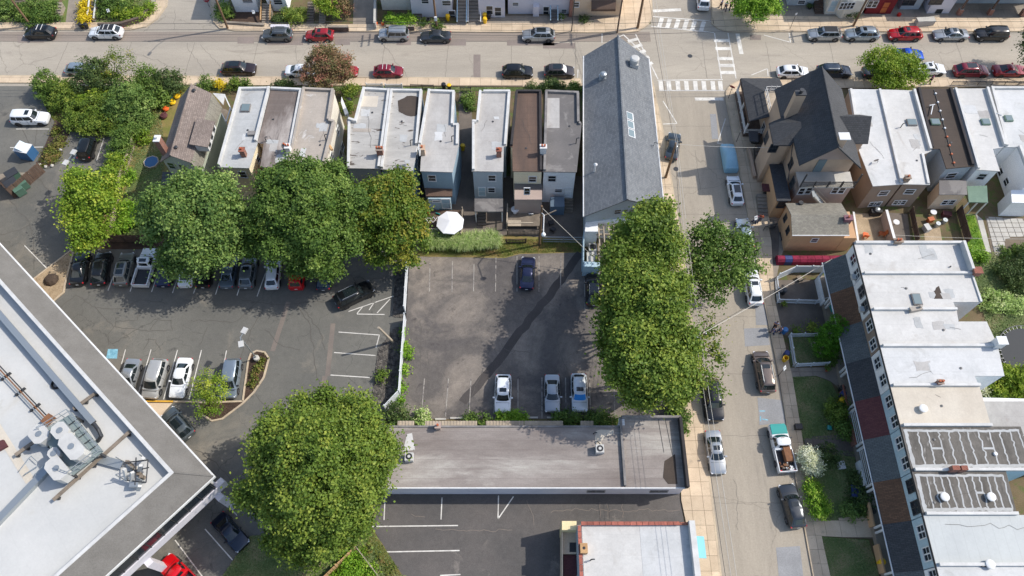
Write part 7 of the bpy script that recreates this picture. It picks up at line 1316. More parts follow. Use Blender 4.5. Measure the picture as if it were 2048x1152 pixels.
shrub('tall wild shrub with silvery leaves beside the pale fence', (262,225), [(255,190,2.6,2.1,1.9),(275,210,2.2,1.9,1.8),(240,215,2.,1.9,1.7),(265,235,1.6,1.7,1.4)], 'bluegreen'); shrub('yellowish weeds in the middle of the overgrown corner', (205,230), [(195,195,1.6,1.6,1.2),(225,200,1.7,1.6,1.2),(170,205,1.4,1.3,1.)], 'yellow')
shrub('feathery hedge running down along the pale fence, upper piece', (252,300), [(248,275,1.6,1.5,1.3),(240,300,1.4,1.4,1.2),(262,262,1.4,1.2,1.2)], 'green'); shrub('feathery hedge running down along the pale fence, lower piece', (232,345), [(235,325,1.4,1.2,1.2),(226,345,1.1,1.2,1.),(222,365,.9,.9,.8)], 'yellow')
shrub('feathery round grass clump next to the yellow toys', (322,207), [(320,195,.9,1.3,1.1)], 'green', name='ornamental_grass', aspect=3, leaf=.2); shrub('grey bush on the garden side of the pale fence', (292,252), [(290,240,1.1,1.2,1.1),(282,258,.8,.9,.8)], 'bluegreen'); shrub('small yellowish bush against the pale fence', (283,282), [(283,275,.8,.9,.8)], 'yellow')
shrub('bright bush at the lower end of the pale fence', (258,356), [(256,350,.7,.8,.7)], 'bright'); 
VG = 'garden plants in the backyard by the left lot'
shrub('bright leafy vegetable patch below the pale fence', (262,430), [(250,415,.5,1.2,.5),(275,425,.5,1.4,.5),(255,440,.5,1.2,.5),(290,440,.5,1.1,.5),(240,455,.5,.9,.4),(300,418,.5,.8,.4)], 'bright', VG, name='vegetable_bed', leaf=.22)
FG = 'front garden shrubs along the main street'
shrub('dark clipped bush right of the gable cottage', (415,172), [(414,165,.9,1.,.9)], 'green', FG); shrub('golden flowering bush right of the gable cottage', (440,173), [(441,167,.7,.7,.6)], 'gold', FG); shrub('round brownish bush before the bluish-white roof', (467,178), [(467,170,.8,.9,.8)], 'olive', FG); shrub('small bush at the corner of the bluish-white roof', (487,174), [(488,170,.6,.7,.6)], 'green', FG)
shrub('bushy patch before the ribbed brown roof', (1075,178), [(1062,173,.5,.7,.5),(1100,170,.7,1.,.7),(1118,171,.6,.8,.6),(1085,175,.5,.6,.5)], 'dark', FG); shrub('round bush beside the gabled building eave', (1147,176), [(1148,172,.7,.8,.7)], 'green', FG); shrub('green bush in the gap between the two groups of row houses', (936,212), [(935,200,.7,1.1,.8),(938,210,.5,.8,.6)], 'green', FG); shrub('dark evergreen bush by the corner of the sidewalk wall', (605,172), [(575,168,.5,.9,.5),(558,169,.5,.7,.4)], 'dark', FG)
shrub('leafy strip between the sandy roof and the patched roof', (697,205), [(698,185,.8,.9,.7),(694,215,.7,.8,.6),(704,176,.6,.8,.5)], 'olive', FG)
NG = 'shrubs across the main street'
shrub('blue-grey conifer at the top left corner', (2,30), [(-2,5,2.,1.6,2.),(2,18,1.4,1.4,1.4)], 'bluegreen', NG); shrub('ivy covered bank between the left steps and the pale steps', (75,44), [(60,18,1.,1.8,.9),(85,25,.9,1.8,.8),(70,38,.6,1.6,.6),(98,12,1.,1.3,.8),(45,30,.7,1.2,.7),(105,35,.6,1.,.5)], 'green', NG)
shrub('upper of the yellow shrubs beside the railed steps', (174,14), [(173,8,.8,.9,.8)], 'gold', NG); shrub('middle one of the yellow shrubs beside the railed steps', (172,30), [(171,22,.8,.9,.8)], 'gold', NG); shrub('lowest yellow shrub at the end of the railed steps', (170,45), [(170,37,.8,.9,.8)], 'gold', NG)
shrub('sunny leafy bushes inside the curved stone wall', (270,36), [(258,32,.6,1.1,.6),(280,28,.6,1.2,.6),(300,14,.7,.9,.6),(240,22,.7,1.2,.6)], 'yellow', NG); shrub('dark shrubs at the top of the curved stone wall garden', (235,12), [(220,5,1.2,1.7,1.1),(250,6,1.1,1.5,1.),(205,25,.6,.9,.5)], 'green', NG)
shrub('clipped green bush behind the corner utility pole', (448,30), [(445,18,1.,1.1,1.),(450,28,.8,1.,.8)], 'green', NG); shrub('plants climbing over the white planter wall', (585,50), [(590,36,.9,1.1,.9),(575,28,.8,1.,.8),(600,28,.7,.9,.7)], 'olive', NG); shrub('tall young tree with yellow-green leaves by the stone-piered steps', (658,36), [(650,5,2.8,1.4,1.2),(662,18,2.,1.3,1.),(640,0,3,1.,.9)], 'yellow', NG, name='small_tree'); shrub('bronze-red shrub beside the concrete driveway', (678,30), [(677,5,2.2,1.4,1.2),(690,18,1.2,1.,.9)], 'pink', NG)
shrub('bright green perennials above the stone wall', (800,52), [(785,38,.9,1.,.6),(802,42,.9,1.1,.6),(820,40,.9,.9,.6)], 'bright', NG, name='flower_bed'); shrub('potted plants beside the yellow bin', (865,52), [(848,46,.5,.6,.5),(876,48,.5,.7,.4)], 'green', NG, name='potted_plants'); shrub('little green bush in front of the tan sided house', (1167,42), [(1166,38,.5,.7,.4)], 'dark', NG); shrub('dark creeper between the cream and the red house fronts', (1703,34), [(1706,28,.8,.8,.6)], 'dark', NG); shrub('ivy hedge strip between the steps at the white planter wall', (560,30), [(556,38,.7,.8,.6)], 'dark', NG)
HG = 'shrubs along the long white building'
for i, (l, a) in enumerate((('dark green shrub at the lower end of the white fence by the long building', [(793,828,.9,1.2,.9),(800,842,.7,.9,.7)]), ('pale striped shrub between the first and second metal awnings', [(845,834,.6,.8,.6),(846,846,.5,.5,.5)]), ('rounded shrub under the parked white crossover', [(940,840,.5,.7,.5),(962,842,.6,.8,.5)]), ('yellow-green shrub below the leftmost parked car', [(1008,838,.6,.8,.6),(1038,836,.6,.9,.6),(1024,838,.5,.7,.5)]), ('shrub between the silver and the pale car', [(1142,836,.6,.9,.6),(1120,838,.5,.7,.5)]), ('long green shrub left of the stair bulkhead', [(1195,838,.7,1.1,.7),(1218,842,.6,.9,.6),(1175,842,.4,.6,.4)]))):
 shrub(l, (a[0][0]+2, a[0][1]+6), a, ('dark','straw','green','bright','green','green')[i], HG)
shrub('clipped hedge between the dark roof parapet and the sidewalk', (1355,850), [(1350,818,.8,1.,.8),(1360,835,.9,1.,.9),(1362,850,.6,.8,.6)], 'green', HG, name='hedge')
shrub('low weeds growing along the white fence', (812,720), [(812,690,.3,.5,.3),(813,710,.3,.6,.35),(808,740,.3,.5,.3),(803,775,.3,.5,.3),(806,665,.3,.3,.3),(800,800,.3,.5,.3)], 'bright', HG, name='weeds'); shrub('small spiky bush in the gravel bed', (765,758), [(765,752,.5,.6,.5)], 'olive', HG)
shrub('weeds and brown stems in the planting bed by the angled bay', (105,295), [(112,262,.3,.7,.3),(120,285,.3,.8,.35),(100,300,.3,.8,.35),(92,322,.3,.7,.3),(110,312,.3,.7,.3)], 'weed', HG, name='weeds'); shrub('small flowers in the narrow end of the planted island', (518,745), [(518,735,.15,.3,.2),(510,752,.15,.25,.15),(524,722,.15,.2,.15),(505,765,.15,.3,.15)], 'weed', HG, name='flower_bed')
shrub('low green plants inside the timber fence corner', (700,1125), [(690,1110,.5,1.,.5),(705,1125,.5,1.1,.5),(720,1140,.5,1.,.5),(690,1150,.5,1.2,.5),(735,1150,.4,.8,.4)], 'bright', HG, name='ground_plants'); shrub('bare twiggy purple bush at the fence corner', (688,1090), [(680,1085,.8,1.,.7),(695,1078,.8,.9,.7)], 'weed', HG, dens=1.2); shrub('weeds on the verge of the rear lot', (760,1120), [(735,1100,.15,.6,.2),(755,1125,.15,.7,.25),(780,1145,.15,.6,.2)], 'weed', HG, name='weeds', dens=1.5)
EG = 'shrubs in the gardens east of the side street'
shrub('dense bright green cypress leaning over the slate porch roof', (1648,706), [(1650,690,1.8,1.3,1.6),(1660,670,3.2,1.35,1.6),(1675,648,4.6,.9,1.1)], 'cyp', EG, name='cypress', dens=5, cr=.16, nl=30, leaf=.12, trunk=.12); shrub('second cypress tip right of the leaning one', (1668,702), [(1676,690,2.,.9,1.2),(1688,670,3.4,.7,1.)], 'cyp', EG, name='cypress', dens=5, cr=.16, nl=30, leaf=.12, trunk=.1)
shrub('white flowering bush in the lower front garden', (1625,935), [(1618,915,1.5,1.0,.9),(1625,935,1.,.9,.8)], 'white', EG, name='flowering_shrub', dens=7, nl=44, cr=.2, leaf=.13); shrub('round dark bush right of the white flowering one', (1655,925), [(1658,912,1.,1.1,.9)], 'dark', EG); shrub('long bright green shrub below the white flowering bush', (1640,1010), [(1625,975,.8,.9,.8),(1632,1000,.9,1.,.8),(1642,1020,.9,1.,.8)], 'bright', EG, dens=5, cr=.22, leaf=.14); shrub('bush beside the maroon-roofed porch, upper', (1672,830), [(1670,825,.9,1.1,.8),(1682,812,.7,.8,.6)], 'olive', EG); shrub('bush beside the maroon-roofed porch, lower', (1690,862), [(1688,858,.8,1.,.8)], 'green', EG); shrub('lavender-grey shrub near the front walk', (1712,1022), [(1700,1022,.4,.9,.4),(1715,1018,.4,.8,.4)], 'bluegreen', EG); shrub('ivy tangle at the right side of the lower front garden', (1735,985), [(1718,960,.5,1.1,.5),(1730,990,.5,1.1,.5),(1725,1015,.4,.8,.4),(1712,985,.3,1.,.3)], 'dark', EG); shrub('low green tuft on the patio edge', (1632,660), [(1625,656,.4,.7,.4),(1590,662,.3,.4,.3)], 'olive', EG); shrub('small round bush inside the picket fence, by the porch', (1664,722), [(1664,718,.5,.7,.5)], 'green', EG)
shrub('bright green bush at the end of the green yard', (1952,512), [(1940,505,.6,.9,.5),(1960,510,.5,.8,.5)], 'bright', EG); shrub('pale blooming bushes behind the notch of the white roofs', (2000,600), [(1980,600,.7,1.2,.7),(2005,605,.7,1.3,.7),(2030,610,.6,1.,.6)], 'straw', EG); shrub('dark garden growth at the right edge above the blooming bushes', (2035,560), [(2020,540,.9,1.6,.9),(2045,560,1.,1.7,1.),(2060,520,1.2,1.6,1.)], 'dark', EG); shrub('yellow-green thuja cluster below the trampoline', (2030,790), [(2015,750,2.,.9,1.6),(2035,755,2.,1.,1.7),(2050,780,1.6,1.2,1.4),(1995,770,1.4,.9,1.2),(2020,790,1.,1.3,1.)], 'yellow', EG, name='thuja', aspect=2); shrub('leafy patch in the corner behind the cream roof', (2005,800), [(1975,790,.8,.9,.8),(2000,805,.8,1.,.8)], 'green', EG); shrub('cream flowering bush in the nook of the cream roof', (1972,790), [(1969,782,1.2,.6,.5)], 'white', EG); shrub('vegetable rows in the garden bed at the right edge', (2030,500), [(2010,505,.3,.8,.3),(2040,500,.3,.9,.3)], 'green', EG, name='vegetable_bed')
def blades(name, label, centres, n, hgt, mat, spread=.6, wd=.03, cat='ornamental grass', group=None, kind=None, r=rng, single_=True):
 """arching grass blades, three segments each"""
 V = []; T = []; k = 4
 for (x, y, z) in centres:
  a = r.uniform(0,2*np.pi,n); L_ = r.uniform(.6,1.1,n)*hgt; out = r.uniform(.25,1.,n)*spread; b0 = r.normal(0,.12,(n,2))
  for i in range(n):
   ca, sa = math.cos(a[i]), math.sin(a[i]); px_ = [x+b0[i,0]+ca*out[i]*t for t in (0,.25,.65,1.15)]; py_ = [y+b0[i,1]+sa*out[i]*t for t in (0,.25,.65,1.15)]; pz_ = [z+L_[i]*t for t in (0,.6,1.,.82)]
   for j in range(4): w_ = wd*(1-.3*j); V += [(px_[j]-sa*w_,py_[j]+ca*w_,pz_[j]),(px_[j]+sa*w_,py_[j]-ca*w_,pz_[j])]
   T += [r.random()]*3
 V = np.array(V, dtype=np.float32); nb = len(V)//8; F = np.concatenate([np.array([[0,1,3,2],[2,3,5,4],[4,5,7,6]])+8*i for i in range(nb)]); c = V.mean(0); c[2] = 0; V -= c
 me = bpy.data.meshes.new(name); me.vertices.add(len(V)); me.vertices.foreach_set('co', V.ravel()); me.loops.add(F.size); me.loops.foreach_set('vertex_index', F.astype(np.int32).ravel()); me.polygons.add(len(F)); me.polygons.foreach_set('loop_start', np.arange(0,F.size,4,dtype=np.int32)); me.polygons.foreach_set('loop_total', np.full(len(F),4,dtype=np.int32))
 at = me.attributes.new('tint','FLOAT','FACE'); at.data.foreach_set('value', np.array(T, dtype=np.float32)); me.materials.append(mat); me.update(calc_edges=True)
 o = bpy.data.objects.new(name, me); COL.objects.link(o); o.location = [float(v) for v in c]; props(o, label, cat, group, kind); return o
for i, (x, y, l) in enumerate(((872,490,'striped ornamental grass clump nearest the amber tree'),(900,488,'second striped ornamental grass clump from the amber tree'),(925,492,'middle striped ornamental grass clump below the white umbrella'),(952,490,'fourth striped ornamental grass clump from the amber tree'),(980,488,'striped ornamental grass clump at the right end of the bank'))):
 cs = [(*P(x+dx,y+dy,0),0) for dx, dy in ((-12,-6),(0,-9),(12,-5),(-8,8),(6,8),(14,6),(-14,3))]; blades('ornamental_grass', l, cs, 190, 1.75, LF['straw'], 1.0, .03, group='ornamental grass bank above the middle lot')
blades('ornamental_grass', 'small striped grass tuft beside the second metal awning', [(*P(848,845,0),0)], 110, .8, LF['straw'], .5, .02)
def scatter(name, poly_px, n, mat, h_=.1, seed=1, kind='stuff', lw=.05, excl=None):
 r = np.random.default_rng(seed); w_ = W(poly_px); xs = [p[0] for p in w_]; ys = [p[1] for p in w_]; pts = []
 m = len(w_)
 X = r.uniform(min(xs),max(xs),n*3); Y = r.uniform(min(ys),max(ys),n*3); inside = np.zeros(len(X), bool)
 for i in range(m):
  x1,y1 = w_[i]; x2,y2 = w_[i-1]; c = ((y1 > Y) != (y2 > Y)) & (X < (x2-x1)*(Y-y1)/(y2-y1+1e-9)+x1); inside ^= c
 X = X[inside][:n]; Y = Y[inside][:n]; k = len(X); C = np.stack([X,Y,r.uniform(.2,.9,k)*h_*.6+.03],1); o_ = C.mean(0); o_[2] = 0
 cl = .5+.35*np.sin(X*1.3+np.sin(Y*.9)*2)*np.sin(Y*1.1+1.3*np.sin(X*.7)); Nn = r.normal(size=(k,3))*.5+np.array([0,0,1.3]); Nn /= np.linalg.norm(Nn,axis=1)[:,None]
 o = bpy.data.objects.new(name, leafmesh(name, C-o_, Nn, r.uniform(.6,1.4,k)*lw*2, cl+r.normal(0,.2,k), mat, 1.8, r)); COL.objects.link(o); o.location = [float(v) for v in o_]; o['kind'] = 'stuff'; o['label'] = 'short uneven grass and weeds'; return o
for i, (poly, n, m) in enumerate((([(500,1073),(737,1048),(762,1086),(802,1148),(830,1160),(440,1160)],26000,'ivy'),([(1578,676),(1655,672),(1672,728),(1586,726)],5000,'ivy'),([(1574,754),(1630,754),(1658,766),(1676,800),(1696,878),(1598,880),(1587,820)],12000,'ivy'),([(1610,900),(1720,902),(1738,1030),(1642,1045),(1624,1000)],14000,'ivy'),([(1640,1074),(1736,1082),(1760,1160),(1655,1160)],9000,'ivy'),
 ([(1930,505),(2048,505),(2048,740),(1985,690)],14000,'ivy'),([(1922,432),(1948,432),(1970,498),(1937,498)],3000,'bright'),([(72,172),(345,174),(305,235),(268,300),(240,345),(228,330),(250,264),(128,262),(100,232)],22000,'weed'),([(240,240),(320,200),(330,300),(325,460),(235,465),(262,310)],9000,'ivy'),([(740,1054),(764,1088),(803,1150),(770,1150),(735,1080)],3500,'weed'),([(835,503),(1010,478),(1165,482),(1165,503),(1040,506),(1010,514)],7000,'weed'),
 ([(352,172),(1164,176),(1164,181),(352,181)],5000,'ivy'),([(1475,182),(1483,176),(1489,250),(1486,250)],900,'bright'),([(10,46),(105,46),(110,0),(10,0)],7000,'ivy'),([(196,46),(250,44),(292,18),(300,0),(200,0)],6000,'ivy'),([(1348,548),(1370,548),(1364,836),(1354,836)],3000,'weed'),([(78,326),(98,275),(114,243),(138,264),(126,290),(106,326)],2500,'weed'))): scatter('grass', poly, n, LF[m], .1, i)
def debris(name, poly_px, n, mat, s=.08, seed=5):        # fallen leaves, mulch chips, gravel stones
 r = random.Random(seed); w_ = W(poly_px); mb = MB(); xs = [p[0] for p in w_]; ys = [p[1] for p in w_]; k = 0
 while k < n:
  x = r.uniform(min(xs),max(xs)); y = r.uniform(min(ys),max(ys)); ins = False
  for i in range(len(w_)):
   (x1,y1),(x2,y2) = w_[i],w_[i-1]
   if (y1 > y) != (y2 > y) and x < (x2-x1)*(y-y1)/(y2-y1)+x1: ins = not ins
  if not ins: continue
  k += 1; q = s*r.uniform(.5,1.4); a = r.uniform(0,3); z = .06; mb.add([(x+q*math.cos(a+t), y+q*math.sin(a+t), z-.02) for t in (0,2.1,4.2)]+[(x,y,z+q*.6)], [(0,1,3),(1,2,3),(2,0,3)])
 o = mb.build(name, mat); o['kind'] = 'stuff'; o['label'] = 'loose bits scattered on the ground'; return o
debris('gravel', [(790,655),(806,655),(799,765),(772,812),(744,802),(756,700)], 3500, M['gravel'], .1); debris('gravel', [(790,545),(814,545),(808,636),(786,634)], 1200, M['gravel'], .1, 6)
debris('gravel', [(62,565),(143,503),(130,572),(128,588),(108,600),(60,640)], 1500, M['tangravel'], .07, 7); debris('mulch_chips', [(488,802),(498,724),(504,710),(530,708),(536,717),(526,755),(506,785),(483,808),(445,836),(425,840),(400,815)], 1500, M['mulch'], .07, 8)
# ---------------------------------------------------------------- fences
picket('vinyl_fence', 'tall white panel fence between the two parking lots, upper stretch by the amber tree', [(817,520),(811,626)], 0, 1.9, M['vinyl'], 'white fence between the lots', 2.2, (.08,.97), solid=True)
picket('vinyl_fence', 'tall white panel fence between the two parking lots, long lower stretch', [(812,641),(806,717),(801,792),(773,822)], 0, 1.9, M['vinyl'], 'white fence between the lots', 2.2, (.08,.97), solid=True)
picket('board_fence', 'short pale board fence left of the yellow toys', [(307,200),(298,238)], 0, 1.6, M['pale_wood'], 'pale board fences of the cottage garden', 1.9, (.2,.8), .12, .12)
picket('board_fence', 'long leaning pale board fence down the left side of the cottage garden', [(281,258),(262,320),(243,375),(236,412)], 0, 1.6, M['pale_wood'], 'pale board fences of the cottage garden', 1.9, (.2,.8), .12, .12)
picket('board_fence', 'broken grey board fence piece below the vegetable patch', [(236,420),(228,462)], 0, 1.3, M['pale_wood'], 'pale board fences of the cottage garden', 1.9, (.2,.8), .12, .16)
picket('board_fence', 'dark wooden fence behind the champagne-grey crossover', [(222,484),(312,486)], 0, 1.5, M['wood_dk'], None, 2.2, (.2,.8), .11, .05)
picket('board_fence', 'wall of brown vertical boards in front of the waste containers', [(90,344),(30,396)], 0, 2., M['wood_dk'], 'waste enclosure screens', 2.4, (.2,.85), .3, .03, single_slats=True, wd=.04)
picket('board_fence', 'dark board wall on the left of the waste containers', [(30,396),(-10,352),(-30,330)], 0, 2., M['wood_dk'], 'waste enclosure screens', 2.4, (.2,.85), .3, .03, single_slats=True, wd=.04)
picket('rail_fence', 'new tan timber rail fence, left leg of the corner by the big tree', [(714,1098),(640,1170)], 0, 1.5, M['wood_new'], None, 2.1, (.35,.95), .28, .03, single_slats=True, wd=.03, pw=.14)
picket('rail_fence', 'thin pale rail fence running down beside the dry verge', [(716,1098),(775,1175)], 0, 1.2, M['pale_wood'], None, 2.4, (.9,), .05, .3)
picket('vinyl_fence', 'white panel fence at the back of the upper paved patio', [(1552,560),(1585,545),(1650,545)], 0, 1.6, M['vinyl'], 'white patio fences', 2.2, (.08,.97), solid=True)
picket('picket_fence', 'white railing along the sidewalk and front of the upper paved patio', [(1550,562),(1554,606),(1630,608),(1660,600)], 0, 1.0, M['vinyl'], 'white patio fences', 1.9, (.15,.93), .06, .08)
picket('picket_fence', 'white picket fence round the small lawn, upper side and left side', [(1660,672),(1577,674),(1586,732)], 0, 1.0, M['vinyl'], 'white picket fences of the small lawn', 1.9, (.2,.8), .07, .08)
picket('picket_fence', 'white picket fence at the lower side of the small lawn', [(1590,734),(1653,731)], 0, 1.0, M['vinyl'], 'white picket fences of the small lawn', 1.9, (.2,.8), .07, .08)
picket('board_fence', 'tall weathered fence with pointed top beside the white umbrella deck', [(926,432),(923,482)], 0, 1.9, M['pale_wood'], None, 1.6, (.2,.85), .14, .02)
picket('board_fence', 'grey picket fence at the foot of the small rear deck', [(1015,470),(1084,470)], 0, 1.1, M['wood'], 'fences behind the row houses', 2., (.2,.8), .09, .08); picket('board_fence', 'short brown picket fence above the ornamental grass end', [(1012,487),(1052,486)], 0, 1.0, M['wood_dk'], 'fences behind the row houses', 2., (.2,.8), .09, .08)
picket('wire_fence', 'thin grey mesh fence in front of the court beside the gabled building', [(1086,484),(1166,485)], 0, 1.2, M['metal'], None, 2.2, (.05,.5,.98), .015, .12, pw=.06)
picket('picket_fence', 'white picket fence in front of the patched white roofs', [(734,176),(766,176)], 0, .9, M['trim'], 'white picket fences on the main street', 1.9, (.2,.8), .08, .08); picket('picket_fence', 'white picket fence in front of the round black patch roof', [(772,177),(805,177)], 0, .9, M['trim'], 'white picket fences on the main street', 1.9, (.2,.8), .08, .08)
picket('iron_fence', 'thin dark metal fence beside the yellow lidded bin', [(822,178),(868,179)], 0, .9, M['dkmetal'], None, 1.9, (.1,.95), .025, .12, pw=.05); picket('iron_fence', 'dark low metal fence in the gap between the house groups', [(921,184),(942,184)], 0, .9, M['dkmetal'], None, 1.9, (.1,.95), .025, .12, pw=.05)
picket('iron_fence', 'thin black fence posts along the right end front gardens', [(1900,172),(2060,172)], 0, .9, M['dkmetal'], None, 1.9, (.1,.95), .025, .14, pw=.05)
wallthing('garden_wall', 'pinkish stuccoed wall between the two back patios', [(1773,420),(1789,478)], 1.6, .25, M['stucco_pk'], capm=M['trim']); wallthing('garden_wall', 'white thin wall on the left edge of the fenced patio', [(1707,424),(1716,482)], 1.2, .15, M['trim'])
picket('board_fence', 'long brown board fence between the dirt yard and the green yard', [(1912,425),(1930,488)], 0, 1.5, M['wood_dk'], 'board fences of the back yards', 2., (.2,.8), .12, .02); picket('board_fence', 'brown board fence at the right of the slate patio', [(1818,425),(1830,486)], 0, 1.2, M['wood_dk'], 'board fences of the back yards', 2., (.2,.8), .12, .02)
picket('iron_fence', 'black railing gate beside the people with the flags', [(1526,462),(1549,456)], 0, 1., M['dkmetal'], None, 1.5, (.1,.95), .03, .14, pw=.06)
# ---------------------------------------------------------------- poles and cables
PG = 'wooden utility poles'
def pole(label, base, hgt, top=None, arm=True, box=False, lean=(0,0), r=.17, name='utility_pole', mat=None, armdir=0, group=PG):
 b = P(*base); T = thing(name, label, 'utility pole', (b[0],b[1],0), group); t = (b[0]+lean[0], b[1]+lean[1], hgt)
 MB().tube([(b[0],b[1],0),((b[0]+t[0])/2,(b[1]+t[1])/2,hgt/2),t], [r,r*.85,r*.65], 10).build('pole_shaft', mat or M['wood_pole'], T, 60)
 if arm:
  ca, sa = math.cos(armdir), math.sin(armdir)
  for k, z in enumerate((hgt-.5, hgt-1.6) if arm == 2 else (hgt-.5,)):
   o = MB().obox((t[0],t[1],z), (2.4,.12,.14), armdir).build('crossarm', M['wood_dk'], T)
   for q in (-1.1,-.5,.5,1.1): MB().lathe([(.05,0),(.07,.08),(.05,.2)], (t[0]+q*ca,t[1]+q*sa,z+.07), 8).build('insulator', M['sign_white'], o)
 if box:
  z = hgt-2.4; MB().lathe([(.26,0),(.28,.1),(.28,.8),(.2,.9)], (t[0]+.42,t[1],z), 12).build('transformer', M['metal'], T, 40); MB().beam((t[0],t[1],z+.4),(t[0]+.2,t[1],z+.4), .1, .1).build('bracket', M['dkmetal'], T)
 return T, Vector(t)
pole('orange-brown leaning pole beside the black crossover, top left', (63,53), 11, arm=2, lean=(-.4,.2)); T, t2 = pole('dark wooden pole on the corner by the mulch bed', (456,58), 12, arm=1, lean=(.2,0))
MB().tube([(t2.x,t2.y,9.4),(t2.x-.6,t2.y-1.2,9.9),(t2.x-1.2,t2.y-2.6,10.)], .05, 6).build('lamp_arm', M['metal'], T); MB().obox((t2.x-1.3,t2.y-2.9,9.95),(.3,.7,.16),-.3).build('lamp_head', M['metal'], T)
T, t3 = pole('pole with a white box, in front of the white block house', (874,58), 12, arm=2, armdir=math.pi/2); MB().box(t3.x-.2,t3.x+.2,t3.y-.35,t3.y-.15,1.8,2.5).build('white_box', M['sign_white'], T)
pole('thin dark pole next to the brick pier', (1143,64), 7, arm=0, r=.09, mat=M['dkmetal']); pole('dark pole at the corner of the tan sided house', (1234,66), 9, arm=0, r=.13, mat=M['wood_dk']); T, t6 = pole('thick brown pole on the rounded north-west corner', (1275,57), 11, arm=1, armdir=math.pi/2, r=.2)
MB().tube([(t6.x,t6.y,9),(t6.x-1.2,t6.y-.6,9.6),(t6.x-3.,t6.y-1.,9.7)], .05, 6).build('lamp_arm', M['metal'], T); MB().obox((t6.x-3.3,t6.y-1.1,9.65),(.7,.3,.16),.3).build('lamp_head', M['metal'], T)
pole('brown pole between the cream and the red house fronts', (1706,53), 10.5, arm=1, armdir=math.pi/2)
T, t9 = pole('short brown pole over the dark sedan beside the gabled building', (1331,356), 7.2, arm=0, r=.18)
T, t10 = pole('dark pole with transformer and crossarm among the street tree branches', (1352,742), 10.6, arm=1, box=True, armdir=0)
bx = T.copy() if False else None
b = P(786,684); Z_ = 5.2; tp = P3(757,655,Z_); T = thing('leaning_pole', 'bare pale timber pole leaning over the left lot from the gravel bed', 'pole', (b[0],b[1],0)); MB().tube([(b[0],b[1],0), tp], [.17,.13], 10).build('pole_shaft', M['pale_wood'], T, 60)
def lamp(label, base, heads, hgt, group='parking lot lamps', basec=True):
 b = P(*base); T = thing('lot_lamp', label, 'lamp post', (b[0],b[1],0), group)
 if basec: MB().lathe([(.34,0),(.34,.6),(.26,.66)], (b[0],b[1],0), 14).build('concrete_base', M['conc_lt'], T)
 MB().tube([(b[0],b[1],.3),(b[0],b[1],hgt)], [.09,.06], 8).build('post', M['metal'], T)
 for a in heads:
  ca, sa = math.cos(a), math.sin(a); MB().beam((b[0],b[1],hgt-.05),(b[0]+ca*.5,b[1]+sa*.5,hgt-.05), .07, .07).build('arm', M['metal'], T); MB().obox((b[0]+ca*.85,b[1]+sa*.85,hgt),(.72,.55,.2),a).build('lamp_head', M['hvac'], T)
 return T
lamp('twin-headed white lamp post standing in the planted island', (515,719), (1.2,-1.3), 6.2); lamp('twin-headed grey lamp post half hidden by the yellow-green tree at the lot corner', (192,378), (1.3,-1.9), 6.6)
b = P(1079,490); T = thing('street_lamp', 'grey pole with white globe lamp on a bent arm above the middle lot', 'lamp post', (b[0],b[1],0)); MB().tube([(b[0],b[1],0),(b[0],b[1],8.6)], [.16,.11], 9).build('post', M['wood_pole'], T); g = P3(1087,470,7.4); top = P3(1090,427,8.6)
MB().tube([(b[0],b[1],7.2), (top[0]-.1,top[1],8.3), (g[0],g[1]+.6,7.75),(g[0],g[1],7.6)], .06, 7).build('lamp_arm', M['trim'], T); MB().lathe([(.06,.35),(.2,.28),(.27,.1),(.2,-.12),(.05,-.2)], g, 12).build('globe', M['sign_white'], T, 60); MB().beam((b[0]-.2,b[1],6.2),(b[0]+1.8,b[1]+.9,6.4), .1, .12).build('crossarm', M['wood'], T)
def cable(label, pts, sag=.5, r=.02, mat=None, group='overhead cables', cat='cable'):
 out = []
 for a, c in zip(pts[:-1], pts[1:]):
  for i in range(13):
   t = i/12; out.append((a[0]+(c[0]-a[0])*t, a[1]+(c[1]-a[1])*t, a[2]+(c[2]-a[2])*t-4*sag*t*(1-t)))
 return single('cable', MB().tube(out, r, 4), mat or M['wire'], label, cat, group)
for i, (dx, l) in enumerate(((-.5,'left one of the three cables strung along the side street poles'),(0,'middle one of the three cables strung along the side street poles'),(.5,'right one of the three cables strung along the side street poles'))): cable(l, [(t6.x+dx,150,10),(t6.x+dx,t6.y,10.2),(t9.x+dx*.4,t9.y,7.2),(t10.x+dx,t10.y,10.2),(20.5+dx,-40,10)], .35, .022, M['wire_lt'] if i else M['wire'])
cable('pale service cable from the brown side street pole to the old corner house', [(t9.x,t9.y,7.),(33.9,59.4,6.6)], .25, .025, M['wire_lt'], 'pale service cables'); cable('pale service cable from the transformer pole over the upper patio', [(t10.x,t10.y,9.),P3(1664,518,4.5)], .4, .03, M['wire_lt'], 'pale service cables'); cable('short dark cable from the globe lamp pole to the service court', [(b[0],b[1],8.3),P3(1185,512,2.6)], .05, .035, M['wire_lt'], 'pale service cables')
for l, y, z in (('uppermost of the long cables above the main street house fronts',77.3,10.6),('lower one of the long cables above the main street house fronts',76.6,10.2),('lowest sagging cable above the main street house fronts',76.,9.9)): cable(l, [(-110,y,z+.3),(-20,y-.2,z),(32,y,z+.2),(110,y+.2,z+.5)], .7, .03)
cable('pair of thin cables crossing the back yards behind the white rows', [P3(1790,470,4),P3(2060,478,4)], .2, .02, M['wire_lt'], 'pale service cables')
